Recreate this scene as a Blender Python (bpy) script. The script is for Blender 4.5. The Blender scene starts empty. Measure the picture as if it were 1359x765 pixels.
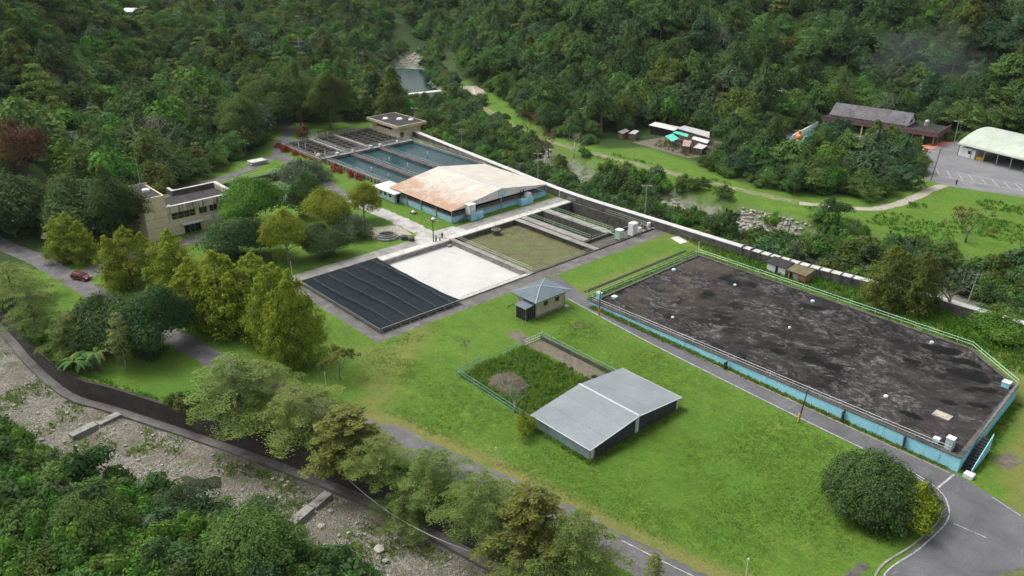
import bpy, bmesh, math, random
import numpy as np
from mathutils import Vector

# ------------------------------------------------------------------ camera, sky, sun, exposure
scene = bpy.context.scene
COL = scene.collection
R = math.radians
YAW = 47.9
cam_d = bpy.data.cameras.new('camera')
cam = bpy.data.objects.new('camera', cam_d); COL.objects.link(cam)
cam.location = (0, 0, 75)
cam.rotation_euler = (R(90 - 24.5), 0, R(YAW))
cam_d.sensor_width = 36; cam_d.sensor_fit = 'HORIZONTAL'
cam_d.lens = 36 * 1097 / 1359
cam_d.clip_start = 1; cam_d.clip_end = 5000
scene.camera = cam

world = bpy.data.worlds.new('World'); scene.world = world
world.use_nodes = True
wn, wl = world.node_tree.nodes, world.node_tree.links
wn.clear()
SUN_EL, SUN_AZ = 58, 200          # azimuth in the scene's own axes, degrees anticlockwise from +x
sky = wn.new('ShaderNodeTexSky'); sky.sky_type = 'NISHITA'; sky.sun_disc = False
sky.sun_elevation = R(SUN_EL); sky.sun_rotation = R(90 - SUN_AZ)
sky.air_density = 1.0; sky.dust_density = 6.0; sky.ozone_density = 1.0
hs = wn.new('ShaderNodeHueSaturation'); hs.inputs['Saturation'].default_value = 0.25
bg = wn.new('ShaderNodeBackground'); bg.inputs['Strength'].default_value = 0.15
wo = wn.new('ShaderNodeOutputWorld')
wl.new(sky.outputs[0], hs.inputs['Color']); wl.new(hs.outputs[0], bg.inputs['Color']); wl.new(bg.outputs[0], wo.inputs[0])

sun_d = bpy.data.lights.new('sun', 'SUN'); sun_d.energy = 0.7; sun_d.angle = R(20); sun_d.color = (1.0, 0.97, 0.92)
sun = bpy.data.objects.new('sun', sun_d); COL.objects.link(sun)
sun_dir = Vector((math.cos(R(SUN_EL)) * math.cos(R(SUN_AZ)), math.cos(R(SUN_EL)) * math.sin(R(SUN_AZ)), math.sin(R(SUN_EL))))
sun.rotation_euler = sun_dir.to_track_quat('Z', 'Y').to_euler()
sun.location = (-150, 120, 200)

vs = scene.view_settings
vs.view_transform = 'Standard'; vs.look = 'None'; vs.exposure = 0.72; vs.gamma = 1
vs.use_curve_mapping = False
scene.cycles.max_bounces = 5; scene.cycles.diffuse_bounces = 3; scene.cycles.glossy_bounces = 2
scene.cycles.transmission_bounces = 3; scene.cycles.transparent_max_bounces = 4
scene.cycles.caustics_reflective = False; scene.cycles.caustics_refractive = False

RNG = np.random.default_rng(11)
random.seed(5)

# ------------------------------------------------------------------ materials
def nodes(name):
    m = bpy.data.materials.new(name); m.use_nodes = True
    nt = m.node_tree; nt.nodes.clear()
    o = nt.nodes.new('ShaderNodeOutputMaterial'); p = nt.nodes.new('ShaderNodeBsdfPrincipled')
    nt.links.new(p.outputs[0], o.inputs['Surface'])
    return m, nt, p, o
def tex_noise(nt, scale, detail=5, rough=.6, dist=0, mapscale=None, rot=0, loc=(0,0,0), geo=False):
    tc = nt.nodes.new('ShaderNodeTexCoord')
    mp = nt.nodes.new('ShaderNodeMapping'); mp.inputs['Scale'].default_value = mapscale or (1,1,1)
    mp.inputs['Rotation'].default_value = (0,0,rot); mp.inputs['Location'].default_value = loc
    n = nt.nodes.new('ShaderNodeTexNoise'); n.inputs['Scale'].default_value = scale
    n.inputs['Detail'].default_value = detail; n.inputs['Roughness'].default_value = rough; n.inputs['Distortion'].default_value = dist
    nt.links.new(tc.outputs['Object'], mp.inputs[0]); nt.links.new(mp.outputs[0], n.inputs['Vector'])
    return n.outputs['Fac']
def ramp(nt, fac, stops):
    r = nt.nodes.new('ShaderNodeValToRGB'); e = r.color_ramp.elements
    e[0].position, e[0].color = stops[0][0], (*stops[0][1], 1)
    e[1].position, e[1].color = stops[-1][0], (*stops[-1][1], 1)
    for p, c in stops[1:-1]:
        x = e.new(p); x.color = (*c, 1)
    nt.links.new(fac, r.inputs[0]); return r.outputs[0]
def mix(nt, fac, a, b, mode='MIX'):
    m = nt.nodes.new('ShaderNodeMix'); m.data_type = 'RGBA'; m.blend_type = mode
    if isinstance(fac, (int, float)): m.inputs[0].default_value = fac
    else: nt.links.new(fac, m.inputs[0])
    for k, x in ((6, a), (7, b)):
        if isinstance(x, tuple): m.inputs[k].default_value = (*x, 1)
        else: nt.links.new(x, m.inputs[k])
    return m.outputs[2]
def attr(nt, name):
    a = nt.nodes.new('ShaderNodeAttribute'); a.attribute_name = name; return a.outputs['Fac']
def mathn(nt, op, a, b):
    m = nt.nodes.new('ShaderNodeMath'); m.operation = op; m.use_clamp = op in ('MULTIPLY_ADD',)
    for k, x in ((0, a), (1, b)):
        if isinstance(x, (int, float)): m.inputs[k].default_value = x
        else: nt.links.new(x, m.inputs[k])
    return m.outputs[0]
def ramp_val(nt, fac, a, b):
    f = nt.nodes.new('ShaderNodeMapRange'); f.inputs[1].default_value = a; f.inputs[2].default_value = b; nt.links.new(fac, f.inputs[0]); return f.outputs[0]
def bump(nt, p, h, strength=.4, dist=.1):
    b = nt.nodes.new('ShaderNodeBump'); b.inputs['Strength'].default_value = strength; b.inputs['Distance'].default_value = dist
    nt.links.new(h, b.inputs['Height']); nt.links.new(b.outputs[0], p.inputs['Normal'])

def weathered(name, c1, c2, scale=.6, rough=.85, stain=None, stain_scale=1.5, stain_map=(1,1,.12), stain_at=.58, metallic=0, bstr=.3, fine=6, corr=None, spec=.3, grain=.5):
    """two-tone surface with grain, optional run-down stains and corrugation along x or y"""
    m, nt, p, o = nodes(name)
    n = tex_noise(nt, scale, 6, .65, .3)
    c = ramp(nt, n, [(.33, c1), (.67, c2)])
    g = tex_noise(nt, fine, 3, .7)
    c = mix(nt, grain, c, ramp(nt, g, [(.3, (.32,)*3), (.72, (.68,)*3)]), 'OVERLAY')
    if stain:
        s = tex_noise(nt, stain_scale, 5, .7, .2, stain_map)
        f = nt.nodes.new('ShaderNodeMapRange'); f.inputs[1].default_value = stain_at; f.inputs[2].default_value = stain_at + .14
        nt.links.new(s, f.inputs[0]); c = mix(nt, f.outputs[0], c, stain)
    nt.links.new(c, p.inputs['Base Color'])
    p.inputs['Roughness'].default_value = rough; p.inputs['Metallic'].default_value = metallic
    p.inputs['Specular IOR Level'].default_value = spec
    if corr:
        tc = nt.nodes.new('ShaderNodeTexCoord'); w = nt.nodes.new('ShaderNodeTexWave')
        w.bands_direction = corr[0]; w.inputs['Scale'].default_value = corr[1]
        nt.links.new(tc.outputs['Object'], w.inputs['Vector']); bump(nt, p, w.outputs['Fac'], .5, .05)
    elif bstr: bump(nt, p, g, bstr, .06)
    return m
def plain(name, c, rough=.5, metallic=0, spec=.4):
    m, nt, p, o = nodes(name)
    n = tex_noise(nt, 3, 4)
    nt.links.new(mix(nt, n, tuple(x*.8 for x in c), tuple(min(1, x*1.15) for x in c)), p.inputs['Base Color'])
    p.inputs['Roughness'].default_value = rough; p.inputs['Metallic'].default_value = metallic; p.inputs['Specular IOR Level'].default_value = spec
    return m

M = {}
M['concrete'] = weathered('concrete', (.17,.165,.15), (.3,.29,.265), .35, stain=(.07,.068,.055), stain_map=(1,1,1), stain_scale=.5)
M['concrete_pale'] = weathered('concrete_pale', (.4,.39,.36), (.58,.57,.53), .3, stain=(.2,.19,.16), stain_map=(1,1,1), stain_scale=.4, stain_at=.56)
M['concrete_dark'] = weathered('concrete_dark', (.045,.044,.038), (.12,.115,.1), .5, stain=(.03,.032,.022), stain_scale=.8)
M['wall_moss'] = weathered('wall_moss', (.028,.024,.02), (.062,.054,.046), .4, stain=(.1,.095,.085), stain_scale=.7, stain_at=.6)
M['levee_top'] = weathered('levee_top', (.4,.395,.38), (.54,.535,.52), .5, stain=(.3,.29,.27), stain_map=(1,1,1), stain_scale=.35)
M['yard'] = weathered('yard', (.075,.07,.066), (.16,.152,.142), .25, stain=(.22,.2,.17), stain_map=(1,1,1), stain_scale=.3, stain_at=.57, bstr=.2)
M['asphalt'] = weathered('asphalt', (.08,.08,.085), (.13,.13,.136), .15, stain=(.17,.17,.172), stain_map=(1,.25,1), stain_scale=.35, stain_at=.58, bstr=.25, fine=4)
M['asphalt_pale'] = weathered('asphalt_pale', (.14,.14,.143), (.2,.2,.205), .12, stain=(.1,.1,.103), stain_map=(.4,1,1), stain_scale=.2, bstr=.2, fine=4)
M['old_road'] = weathered('old_road', (.075,.072,.074), (.15,.145,.145), .25, stain=(.3,.28,.24), stain_map=(1,1,1), stain_scale=.55, stain_at=.6, bstr=.3)
M['drive'] = weathered('drive', (.27,.26,.245), (.46,.45,.42), .2, stain=(.16,.155,.14), stain_map=(1,1,1), stain_scale=.3, stain_at=.55)
M['track'] = weathered('track', (.13,.13,.06), (.25,.22,.15), .2, stain=(.085,.15,.025), stain_map=(1,1,1), stain_scale=.3, stain_at=.46)
M['track_pale'] = weathered('track_pale', (.26,.235,.19), (.4,.37,.31), .3, stain=(.15,.16,.07), stain_map=(1,1,1), stain_scale=.3, stain_at=.55)
M['sand'] = weathered('sand', (.42,.408,.39), (.51,.5,.482), .12, stain=(.37,.335,.29), stain_map=(.35,1,1), stain_scale=.22, stain_at=.58, bstr=.05, fine=2, grain=.12)
M['white'] = weathered('white', (.6,.61,.6), (.78,.79,.78), .6, stain=(.4,.39,.35), bstr=.1, rough=.6)
M['marking'] = weathered('marking', (.25,.25,.245), (.48,.48,.47), 1.2, stain=(.12,.12,.12), stain_map=(1,1,1), stain_scale=1.3, stain_at=.52, bstr=0)
M['marking_yellow'] = weathered('marking_yellow', (.3,.24,.1), (.45,.36,.16), 1.2, stain=(.1,.1,.1), stain_map=(1,1,1), stain_scale=1.5, stain_at=.55, bstr=0)
M['blue'] = weathered('blue', (.24,.56,.69), (.33,.66,.78), .7, stain=(.12,.3,.38), stain_scale=1.1, stain_at=.58, rough=.7, bstr=.15)
M['blue_pale'] = weathered('blue_pale', (.34,.5,.56), (.5,.62,.66), .8, stain=(.2,.17,.14), stain_scale=1.2, stain_at=.57, rough=.7, bstr=.15)
M['rail'] = plain('rail', (.34,.35,.35), .5, .3)
M['rail_white'] = plain('rail_white', (.55,.57,.54), .5)
M['rail_green'] = plain('rail_green', (.33,.52,.36), .5)
M['fence_green'] = plain('fence_green', (.17,.36,.3), .5)
M['shed_roof'] = weathered('shed_roof', (.175,.2,.212), (.225,.25,.262), .25, .6, stain=(.165,.195,.22), stain_map=(.15,1,1), stain_scale=.7, stain_at=.6, corr=('Y', 1.3), spec=.25)
M['charcoal'] = weathered('charcoal', (.035,.037,.043), (.058,.06,.068), .5, .6, corr=('Y', 1.6))
M['teal_sheet'] = weathered('teal_sheet', (.19,.26,.27), (.3,.37,.375), .7, .6, stain=(.07,.09,.09), stain_scale=1.2, corr=('X', 1.6))
M['trim'] = plain('trim', (.5,.53,.55), .5)
M['pump_roof'] = weathered('pump_roof', (.095,.125,.145), (.135,.168,.19), .5, .7, stain=(.19,.215,.23), stain_map=(1,1,1), stain_scale=.6, stain_at=.62, spec=.2)
M['ochre'] = weathered('ochre', (.37,.31,.21), (.52,.46,.34), .8, stain=(.2,.16,.1), stain_scale=1.0, stain_at=.57)
M['cream'] = weathered('cream', (.55,.46,.31), (.68,.59,.43), .35, stain=(.36,.3,.21), stain_scale=.9, stain_at=.6)
M['cream_run'] = weathered('cream_run', (.47,.41,.3), (.6,.54,.42), .4, stain=(.1,.085,.065), stain_scale=1.6, stain_map=(1,1,.05), stain_at=.47)
M['flat_roof'] = weathered('flat_roof', (.02,.018,.0185), (.045,.04,.04), .5, stain=(.15,.14,.125), stain_map=(1,1,1), stain_scale=.7, stain_at=.62)
M['rust_roof'] = None
M['glass'] = plain('glass', (.012,.014,.016), .12, 0, .6)
M['dark'] = plain('dark', (.015,.015,.016), .8)
M['mesh_black'] = plain('mesh_black', (.012,.013,.016), .7)
M['brick'] = weathered('brick', (.27,.12,.085), (.38,.19,.13), 1.5, stain=(.16,.13,.1))
M['mossy'] = weathered('mossy', (.09,.07,.05), (.16,.14,.06), 1.2, stain=(.1,.13,.03), stain_map=(1,1,1))
M['redtile'] = weathered('redtile', (.115,.068,.06), (.18,.11,.098), 1.0, stain=(.27,.2,.19), stain_map=(1,1,1), stain_at=.6)
M['terracotta'] = weathered('terracotta', (.42,.15,.1), (.55,.22,.15), .6, stain=(.3,.2,.15), stain_map=(1,1,1))
M['slate'] = weathered('slate', (.075,.072,.078), (.145,.14,.145), .4, .7, stain=(.045,.04,.045), stain_map=(1,.3,.3), stain_scale=.7, stain_at=.55, corr=('Y', 1.5))
M['arch_roof'] = weathered('arch_roof', (.34,.39,.32), (.45,.49,.42), .25, .55, stain=(.3,.35,.27), stain_map=(1,.08,.08), stain_scale=.6, stain_at=.58, corr=('X', 1.0))
M['tin'] = weathered('tin', (.36,.35,.36), (.52,.51,.51), .8, .6, stain=(.3,.2,.17), stain_map=(1,.3,1), corr=('X', 1.5))
M['tin_white'] = weathered('tin_white', (.6,.59,.57), (.75,.74,.72), .6, .6, stain=(.45,.42,.38), stain_map=(1,.3,1), corr=('X', 1.5))
M['tin_rust'] = weathered('tin_rust', (.23,.15,.14), (.38,.29,.28), 1.0, .7, stain=(.55,.52,.52), stain_map=(1,.3,1))
M['green_tarp'] = plain('green_tarp', (.09,.5,.38), .6)
M['timber'] = weathered('timber', (.13,.09,.06), (.22,.16,.11), 1.5)
M['pole_grey'] = plain('pole_grey', (.3,.3,.29), .7)
M['pole_dark'] = plain('pole_dark', (.06,.05,.045), .8)
M['hazard'] = plain('hazard', (.55,.3,.03), .6)
M['soil'] = weathered('soil', (.085,.07,.052), (.165,.142,.11), .8, stain=(.09,.12,.03), stain_map=(1,1,1), stain_scale=.9)
M['dark_soil'] = weathered('dark_soil', (.05,.038,.026), (.105,.082,.06), 1.2, stain=(.075,.11,.025), stain_map=(1,1,1), stain_scale=.8, stain_at=.54)
M['rock'] = weathered('rock', (.16,.155,.145), (.36,.35,.33), 1.2, stain=(.09,.085,.075), stain_map=(1,1,1))
M['rock_pale'] = weathered('rock_pale', (.24,.22,.185), (.42,.4,.35), 1.5, stain=(.24,.2,.15), stain_map=(1,1,1))
M['bark'] = weathered('bark', (.1,.08,.06), (.2,.17,.135), 2)
M['bark_pale'] = weathered('bark_pale', (.26,.24,.2), (.42,.4,.35), 2)
M['tyre'] = plain('tyre', (.02,.02,.021), .85)
M['skin'] = plain('skin', (.45,.27,.19), .6)
M['hair'] = plain('hair', (.015,.012,.01), .6)
for n_, c_ in {'cloth_blue':(.2,.4,.58), 'cloth_white':(.7,.7,.72), 'cloth_black':(.02,.02,.024), 'cloth_navy':(.03,.045,.09)}.items():
    M[n_] = plain(n_, c_, .85)
M['car_red'] = plain('car_red', (.15,.008,.012), .3, .1, .5)
M['car_white'] = plain('car_white', (.75,.76,.77), .25, 0, .6)
M['lamp_red'] = plain('lamp_red', (.5,.02,.02), .3)
M['lamp_clear'] = plain('lamp_clear', (.7,.7,.68), .2)
M['orange'] = plain('orange', (.75,.25,.03), .5)
M['turquoise'] = plain('turquoise', (.1,.33,.33), .5)
M['plant_red'] = None

def rust_roof():
    m, nt, p, o = nodes('rust_roof')
    w = tex_noise(nt, .25, 5, .6)
    base = ramp(nt, w, [(.3, (.4,.37,.31)), (.7, (.54,.51,.45))])
    r1 = tex_noise(nt, .35, 6, .7, .4, (1, .8, 1))
    r2 = tex_noise(nt, 1.1, 6, .8, 0, (2.4, .5, 1))
    a = attr(nt, 'rust')
    s = mathn(nt, 'ADD', mathn(nt, 'MULTIPLY', r1, .8), mathn(nt, 'MULTIPLY', r2, .55))
    s = mathn(nt, 'ADD', s, mathn(nt, 'MULTIPLY', a, .62))
    f = nt.nodes.new('ShaderNodeMapRange'); f.inputs[1].default_value = .93; f.inputs[2].default_value = 1.14; nt.links.new(s, f.inputs[0])
    rc = ramp(nt, r2, [(.35, (.24,.125,.065)), (.65, (.42,.26,.15))])
    c = mix(nt, f.outputs[0], base, rc)
    tc = nt.nodes.new('ShaderNodeTexCoord')
    wv = nt.nodes.new('ShaderNodeTexWave'); wv.bands_direction = 'X'; wv.inputs['Scale'].default_value = .42
    nt.links.new(tc.outputs['Object'], wv.inputs['Vector'])
    c = mix(nt, mathn(nt, 'MULTIPLY', mathn(nt, 'GREATER_THAN', wv.outputs['Fac'], .93), .3), c, (.62,.58,.52))
    nt.links.new(c, p.inputs['Base Color']); p.inputs['Roughness'].default_value = .6
    w2 = nt.nodes.new('ShaderNodeTexWave'); w2.bands_direction = 'X'; w2.inputs['Scale'].default_value = 1.5
    nt.links.new(tc.outputs['Object'], w2.inputs['Vector']); bump(nt, p, w2.outputs['Fac'], .4, .05)
    return m
M['rust_roof'] = rust_roof()

def water(name, deep, shallow, wave=1.2, strength=.08, rough=.08):
    m, nt, p, o = nodes(name)
    n = tex_noise(nt, .12, 4, .6, .5)
    nt.links.new(ramp(nt, n, [(.35, deep), (.7, shallow)]), p.inputs['Base Color'])
    p.inputs['Roughness'].default_value = rough; p.inputs['IOR'].default_value = 1.33; p.inputs['Specular IOR Level'].default_value = .09
    bump(nt, p, tex_noise(nt, wave, 3, .5), strength, .1)
    return m
M['pool'] = water('pool', (.012,.04,.046), (.022,.058,.064), 2.5, .12, .15)
M['pool_dark'] = water('pool_dark', (.012,.014,.016), (.03,.03,.03), 2.5, .1, .12)
M['pond_green'] = water('pond_green', (.12,.17,.1), (.17,.21,.14), 1, .05, .25)
M['reservoir'] = water('reservoir', (.006,.03,.022), (.012,.042,.03), .6, .1, .15)
M['murk'] = water('murk', (.02,.03,.015), (.06,.06,.04), 1.5, .1, .2)

def tarp_mat():
    m, nt, p, o = nodes('tarp_cloth')
    n = tex_noise(nt, .5, 5, .6)
    c = ramp(nt, n, [(.3, (.009,.014,.018)), (.7, (.016,.0225,.028))])
    c = mix(nt, attr(nt, 'seam'), c, (.045,.06,.068))
    nt.links.new(c, p.inputs['Base Color']); p.inputs['Roughness'].default_value = .85; p.inputs['Specular IOR Level'].default_value = .12
    bump(nt, p, tex_noise(nt, 6, 3), .15, .05)
    return m
M['tarp'] = tarp_mat()

def sludge_mat():
    m, nt, p, o = nodes('black_sludge')
    n1 = tex_noise(nt, .09, 7, .62, 1.2)
    c = ramp(nt, n1, [(.3, (.008,.0078,.008)), (.44, (.0175,.0165,.0165)), (.54, (.03,.0275,.0268)), (.7, (.056,.05,.047))])
    n2 = tex_noise(nt, .2, 10, .72, 2.6, (1,1.5,1), .5, (13,7,0))
    f = nt.nodes.new('ShaderNodeMapRange'); f.inputs[1].default_value = .46; f.inputs[2].default_value = .58; nt.links.new(n2, f.inputs[0])
    n3 = tex_noise(nt, .75, 8, .78, 1.2)
    g = nt.nodes.new('ShaderNodeMapRange'); g.inputs[1].default_value = .42; g.inputs[2].default_value = .62; nt.links.new(n3, g.inputs[0])
    pk = ramp_val(nt, tex_noise(nt, .075, 5, .65, .8, (1,1,1), 0, (3,50,0)), .38, .56)
    c = mix(nt, mathn(nt, 'MULTIPLY', mathn(nt, 'MULTIPLY', mathn(nt, 'MULTIPLY', f.outputs[0], g.outputs[0]), pk), .95), c, (.21,.2,.195))
    n5 = tex_noise(nt, .07, 4, .6, .6, (1,1,1), 0, (40,3,0))
    h = nt.nodes.new('ShaderNodeMapRange'); h.inputs[1].default_value = .6; h.inputs[2].default_value = .66; nt.links.new(n5, h.inputs[0])
    wet = mathn(nt, 'MAXIMUM', mathn(nt, 'MULTIPLY', h.outputs[0], .5), ramp_val(nt, mathn(nt, 'ADD', attr(nt, 'wet'), mathn(nt, 'MULTIPLY', n3, 2.2)), 1.55, 2.0))
    c = mix(nt, wet, c, (.005,.005,.0055))
    c = mix(nt, attr(nt, 'bare'), c, (.085,.07,.055))
    nt.links.new(c, p.inputs['Base Color'])
    rr = nt.nodes.new('ShaderNodeMapRange'); rr.inputs[3].default_value = .85; rr.inputs[4].default_value = .5
    nt.links.new(wet, rr.inputs[0]); nt.links.new(rr.outputs[0], p.inputs['Roughness'])
    p.inputs['Specular IOR Level'].default_value = .12
    bump(nt, p, mathn(nt, 'ADD', n3, n2), 1.0, .35)
    return m
M['sludge'] = sludge_mat()

def ground_mat():
    m, nt, p, o = nodes('grassland')
    big = tex_noise(nt, .035, 4, .6, .4)
    mid = tex_noise(nt, .22, 6, .7, .6, (1, 1.3, 1), .6)
    fin = tex_noise(nt, 1.6, 5, .75, .4, (1, 1, 1))
    c = ramp(nt, mid, [(.25, (.055,.118,.02)), (.45, (.086,.165,.024)), (.6, (.12,.195,.028)), (.78, (.185,.225,.05))])
    c = mix(nt, mathn(nt, 'MULTIPLY', big, .7), c, (.1,.2,.024))
    c = mix(nt, .75, c, ramp(nt, fin, [(.25, (.3,.3,.28)), (.5, (.5,.5,.5)), (.75, (.72,.7,.62))]), 'OVERLAY')
    wear = attr(nt, 'wear')
    wf = mathn(nt, 'MULTIPLY', wear, ramp_val(nt, mid, .1, .5))
    c = mix(nt, wf, c, (.2,.188,.062))
    lush = mathn(nt, 'MULTIPLY', attr(nt, 'lush'), .75)
    c = mix(nt, lush, c, mix(nt, fin, (.045,.125,.014), (.085,.2,.02)))
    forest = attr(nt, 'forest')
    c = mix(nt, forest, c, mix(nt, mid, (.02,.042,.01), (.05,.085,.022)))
    bed = attr(nt, 'bed')
    bc = mix(nt, fin, (.1,.1,.075), (.34,.32,.28))
    bc = mix(nt, ramp_val(nt, mid, .45, .6), bc, (.05,.09,.025))
    c = mix(nt, bed, c, bc)
    nt.links.new(c, p.inputs['Base Color']); p.inputs['Roughness'].default_value = .9; p.inputs['Specular IOR Level'].default_value = .15
    bump(nt, p, mathn(nt, 'ADD', fin, mathn(nt, 'MULTIPLY', tex_noise(nt, 5, 3, .7), .7)), .9, .35)
    return m
M['ground'] = ground_mat()

def gravel_mat():
    m, nt, p, o = nodes('gravel_bed')
    tc = nt.nodes.new('ShaderNodeTexCoord')
    v = nt.nodes.new('ShaderNodeTexVoronoi'); v.inputs['Scale'].default_value = 5.5; v.inputs['Randomness'].default_value = 1
    nt.links.new(tc.outputs['Object'], v.inputs['Vector'])
    bwn = nt.nodes.new('ShaderNodeRGBToBW'); nt.links.new(v.outputs['Color'], bwn.inputs[0])
    st = ramp(nt, bwn.outputs[0], [(.2, (.105,.095,.078)), (.5, (.2,.183,.152)), (.8, (.37,.345,.3))])
    mid = tex_noise(nt, .2, 5, .65, .8)
    c = mix(nt, ramp_val(nt, mid, .4, .62), st, mix(nt, bwn.outputs[0], (.095,.085,.068), (.23,.21,.175)))
    c = mix(nt, mathn(nt, 'MULTIPLY', ramp_val(nt, tex_noise(nt, .11, 6, .7, 1.5, loc=(2,31,0)), .5, .62), .7), c, (.12,.095,.066))
    veg = tex_noise(nt, .33, 6, .7, .6, loc=(5,9,0))
    c = mix(nt, mathn(nt, 'MULTIPLY', ramp_val(nt, veg, .53, .64), .8), c, (.085,.125,.03))
    c = mix(nt, attr(nt, 'bank'), c, mix(nt, veg, (.02,.035,.01), (.06,.1,.02)))
    nt.links.new(c, p.inputs['Base Color']); p.inputs['Roughness'].default_value = .9
    bump(nt, p, mathn(nt, 'SUBTRACT', tex_noise(nt, 1.5, 6, .7), v.outputs['Distance']), .9, .25)
    return m
M['gravel'] = gravel_mat()

def basin_grass_mat(name, a, b, cc):
    m, nt, p, o = nodes(name)
    mid = tex_noise(nt, .35, 6, .72, .5); fin = tex_noise(nt, 2.2, 5, .75)
    c = ramp(nt, mid, [(.3, a), (.52, b), (.75, cc)])
    c = mix(nt, .8, c, ramp(nt, fin, [(.25, (.25,)*3), (.75, (.75,)*3)]), 'OVERLAY')
    nt.links.new(c, p.inputs['Base Color']); p.inputs['Roughness'].default_value = .9; p.inputs['Specular IOR Level'].default_value = .15
    bump(nt, p, fin, .9, .3); return m
M['basin_grass'] = basin_grass_mat('basin_grass', (.095,.078,.05), (.128,.135,.062), (.105,.16,.045))
M['moss_bed'] = basin_grass_mat('moss_bed', (.03,.035,.018), (.06,.07,.03), (.1,.085,.055))

def leaf(name, stops, trans=.36, vary=.22, hue=.02):
    m, nt, p, o = nodes(name)
    t = attr(nt, 'tint')
    c = ramp(nt, t, [(i/(len(stops)-1), s) for i, s in enumerate(stops)])
    oi = nt.nodes.new('ShaderNodeObjectInfo')
    h = nt.nodes.new('ShaderNodeHueSaturation')
    nt.links.new(c, h.inputs['Color'])
    a = nt.nodes.new('ShaderNodeMapRange'); a.inputs[3].default_value = .5 - hue; a.inputs[4].default_value = .5 + hue
    nt.links.new(oi.outputs['Random'], a.inputs[0]); nt.links.new(a.outputs[0], h.inputs['Hue'])
    b = nt.nodes.new('ShaderNodeMath'); b.operation = 'FRACT'
    nt.links.new(mathn(nt, 'MULTIPLY', oi.outputs['Random'], 7.31), b.inputs[0])
    b2 = nt.nodes.new('ShaderNodeMapRange'); b2.inputs[3].default_value = 1 - vary; b2.inputs[4].default_value = 1 + vary
    nt.links.new(b.outputs[0], b2.inputs[0]); nt.links.new(b2.outputs[0], h.inputs['Value'])
    nt.links.new(h.outputs[0], p.inputs['Base Color']); p.inputs['Roughness'].default_value = .7; p.inputs['Specular IOR Level'].default_value = .08
    tr = nt.nodes.new('ShaderNodeBsdfTranslucent'); nt.links.new(h.outputs[0], tr.inputs['Color'])
    ms = nt.nodes.new('ShaderNodeMixShader'); ms.inputs[0].default_value = trans
    nt.links.new(p.outputs[0], ms.inputs[1]); nt.links.new(tr.outputs[0], ms.inputs[2]); nt.links.new(ms.outputs[0], o.inputs['Surface'])
    return m
M['leaf_forest'] = leaf('leaf_forest', [(.042,.094,.022), (.072,.145,.033), (.106,.195,.048), (.16,.26,.07)])
M['leaf_olive'] = leaf('leaf_olive', [(.05,.085,.02), (.085,.13,.028), (.12,.17,.036), (.17,.215,.055)])
M['leaf_bluish'] = leaf('leaf_bluish', [(.033,.068,.03), (.056,.106,.046), (.082,.145,.064), (.125,.195,.095)])
M['leaf_bright'] = leaf('leaf_bright', [(.04,.11,.016), (.07,.17,.024), (.105,.22,.032), (.155,.28,.045)])
M['leaf_dark'] = leaf('leaf_dark', [(.034,.072,.02), (.056,.108,.032), (.082,.145,.045), (.128,.2,.07)])
M['leaf_cyp'] = leaf('leaf_cyp', [(.12,.16,.016), (.18,.232,.021), (.245,.3,.03), (.32,.375,.055)], .4, .1, .008)
M['leaf_cypdark'] = leaf('leaf_cypdark', [(.06,.08,.014), (.092,.118,.02), (.13,.155,.027), (.185,.205,.045)], .35, .1, .008)
M['leaf_layer'] = leaf('leaf_layer', [(.1,.15,.036), (.15,.205,.05), (.2,.26,.066), (.26,.32,.095)], .35, .12)
M['leaf_brownish'] = leaf('leaf_brownish', [(.1,.135,.03), (.145,.185,.042), (.19,.23,.054), (.245,.285,.08)], .35, .1)
M['leaf_grey'] = leaf('leaf_grey', [(.05,.08,.035), (.085,.125,.058), (.12,.165,.085), (.18,.22,.13)], .25, .12)
M['leaf_red'] = leaf('leaf_red', [(.05,.035,.018), (.1,.05,.026), (.14,.07,.035), (.17,.11,.05)], .25, .1)
M['leaf_crimson'] = leaf('leaf_crimson', [(.1,.02,.012), (.22,.03,.016), (.34,.05,.02), (.12,.11,.03)], .25, .1)
M['leaf_orange'] = leaf('leaf_orange', [(.06,.11,.02), (.1,.14,.03), (.17,.16,.04), (.24,.19,.06)], .25, .1)
M['leaf_bush'] = leaf('leaf_bush', [(.03,.058,.016), (.05,.09,.025), (.076,.124,.038), (.12,.175,.06)], .2, .05)
M['leaf_banana'] = leaf('leaf_banana', [(.04,.11,.025), (.065,.16,.04), (.1,.2,.06), (.22,.2,.05)], .3, .1)
M['weed'] = leaf('weed', [(.045,.115,.014), (.075,.175,.018), (.11,.225,.024), (.155,.24,.04)], .35, .1)
M['lawn_blade'] = leaf('lawn_blade', [(.09,.172,.026), (.122,.215,.03), (.16,.25,.038), (.22,.28,.06)], .45, 0, 0)
M['drygrass'] = leaf('drygrass', [(.1,.1,.03), (.16,.14,.05), (.2,.17,.07), (.12,.16,.03)], .3, .1)

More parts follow.
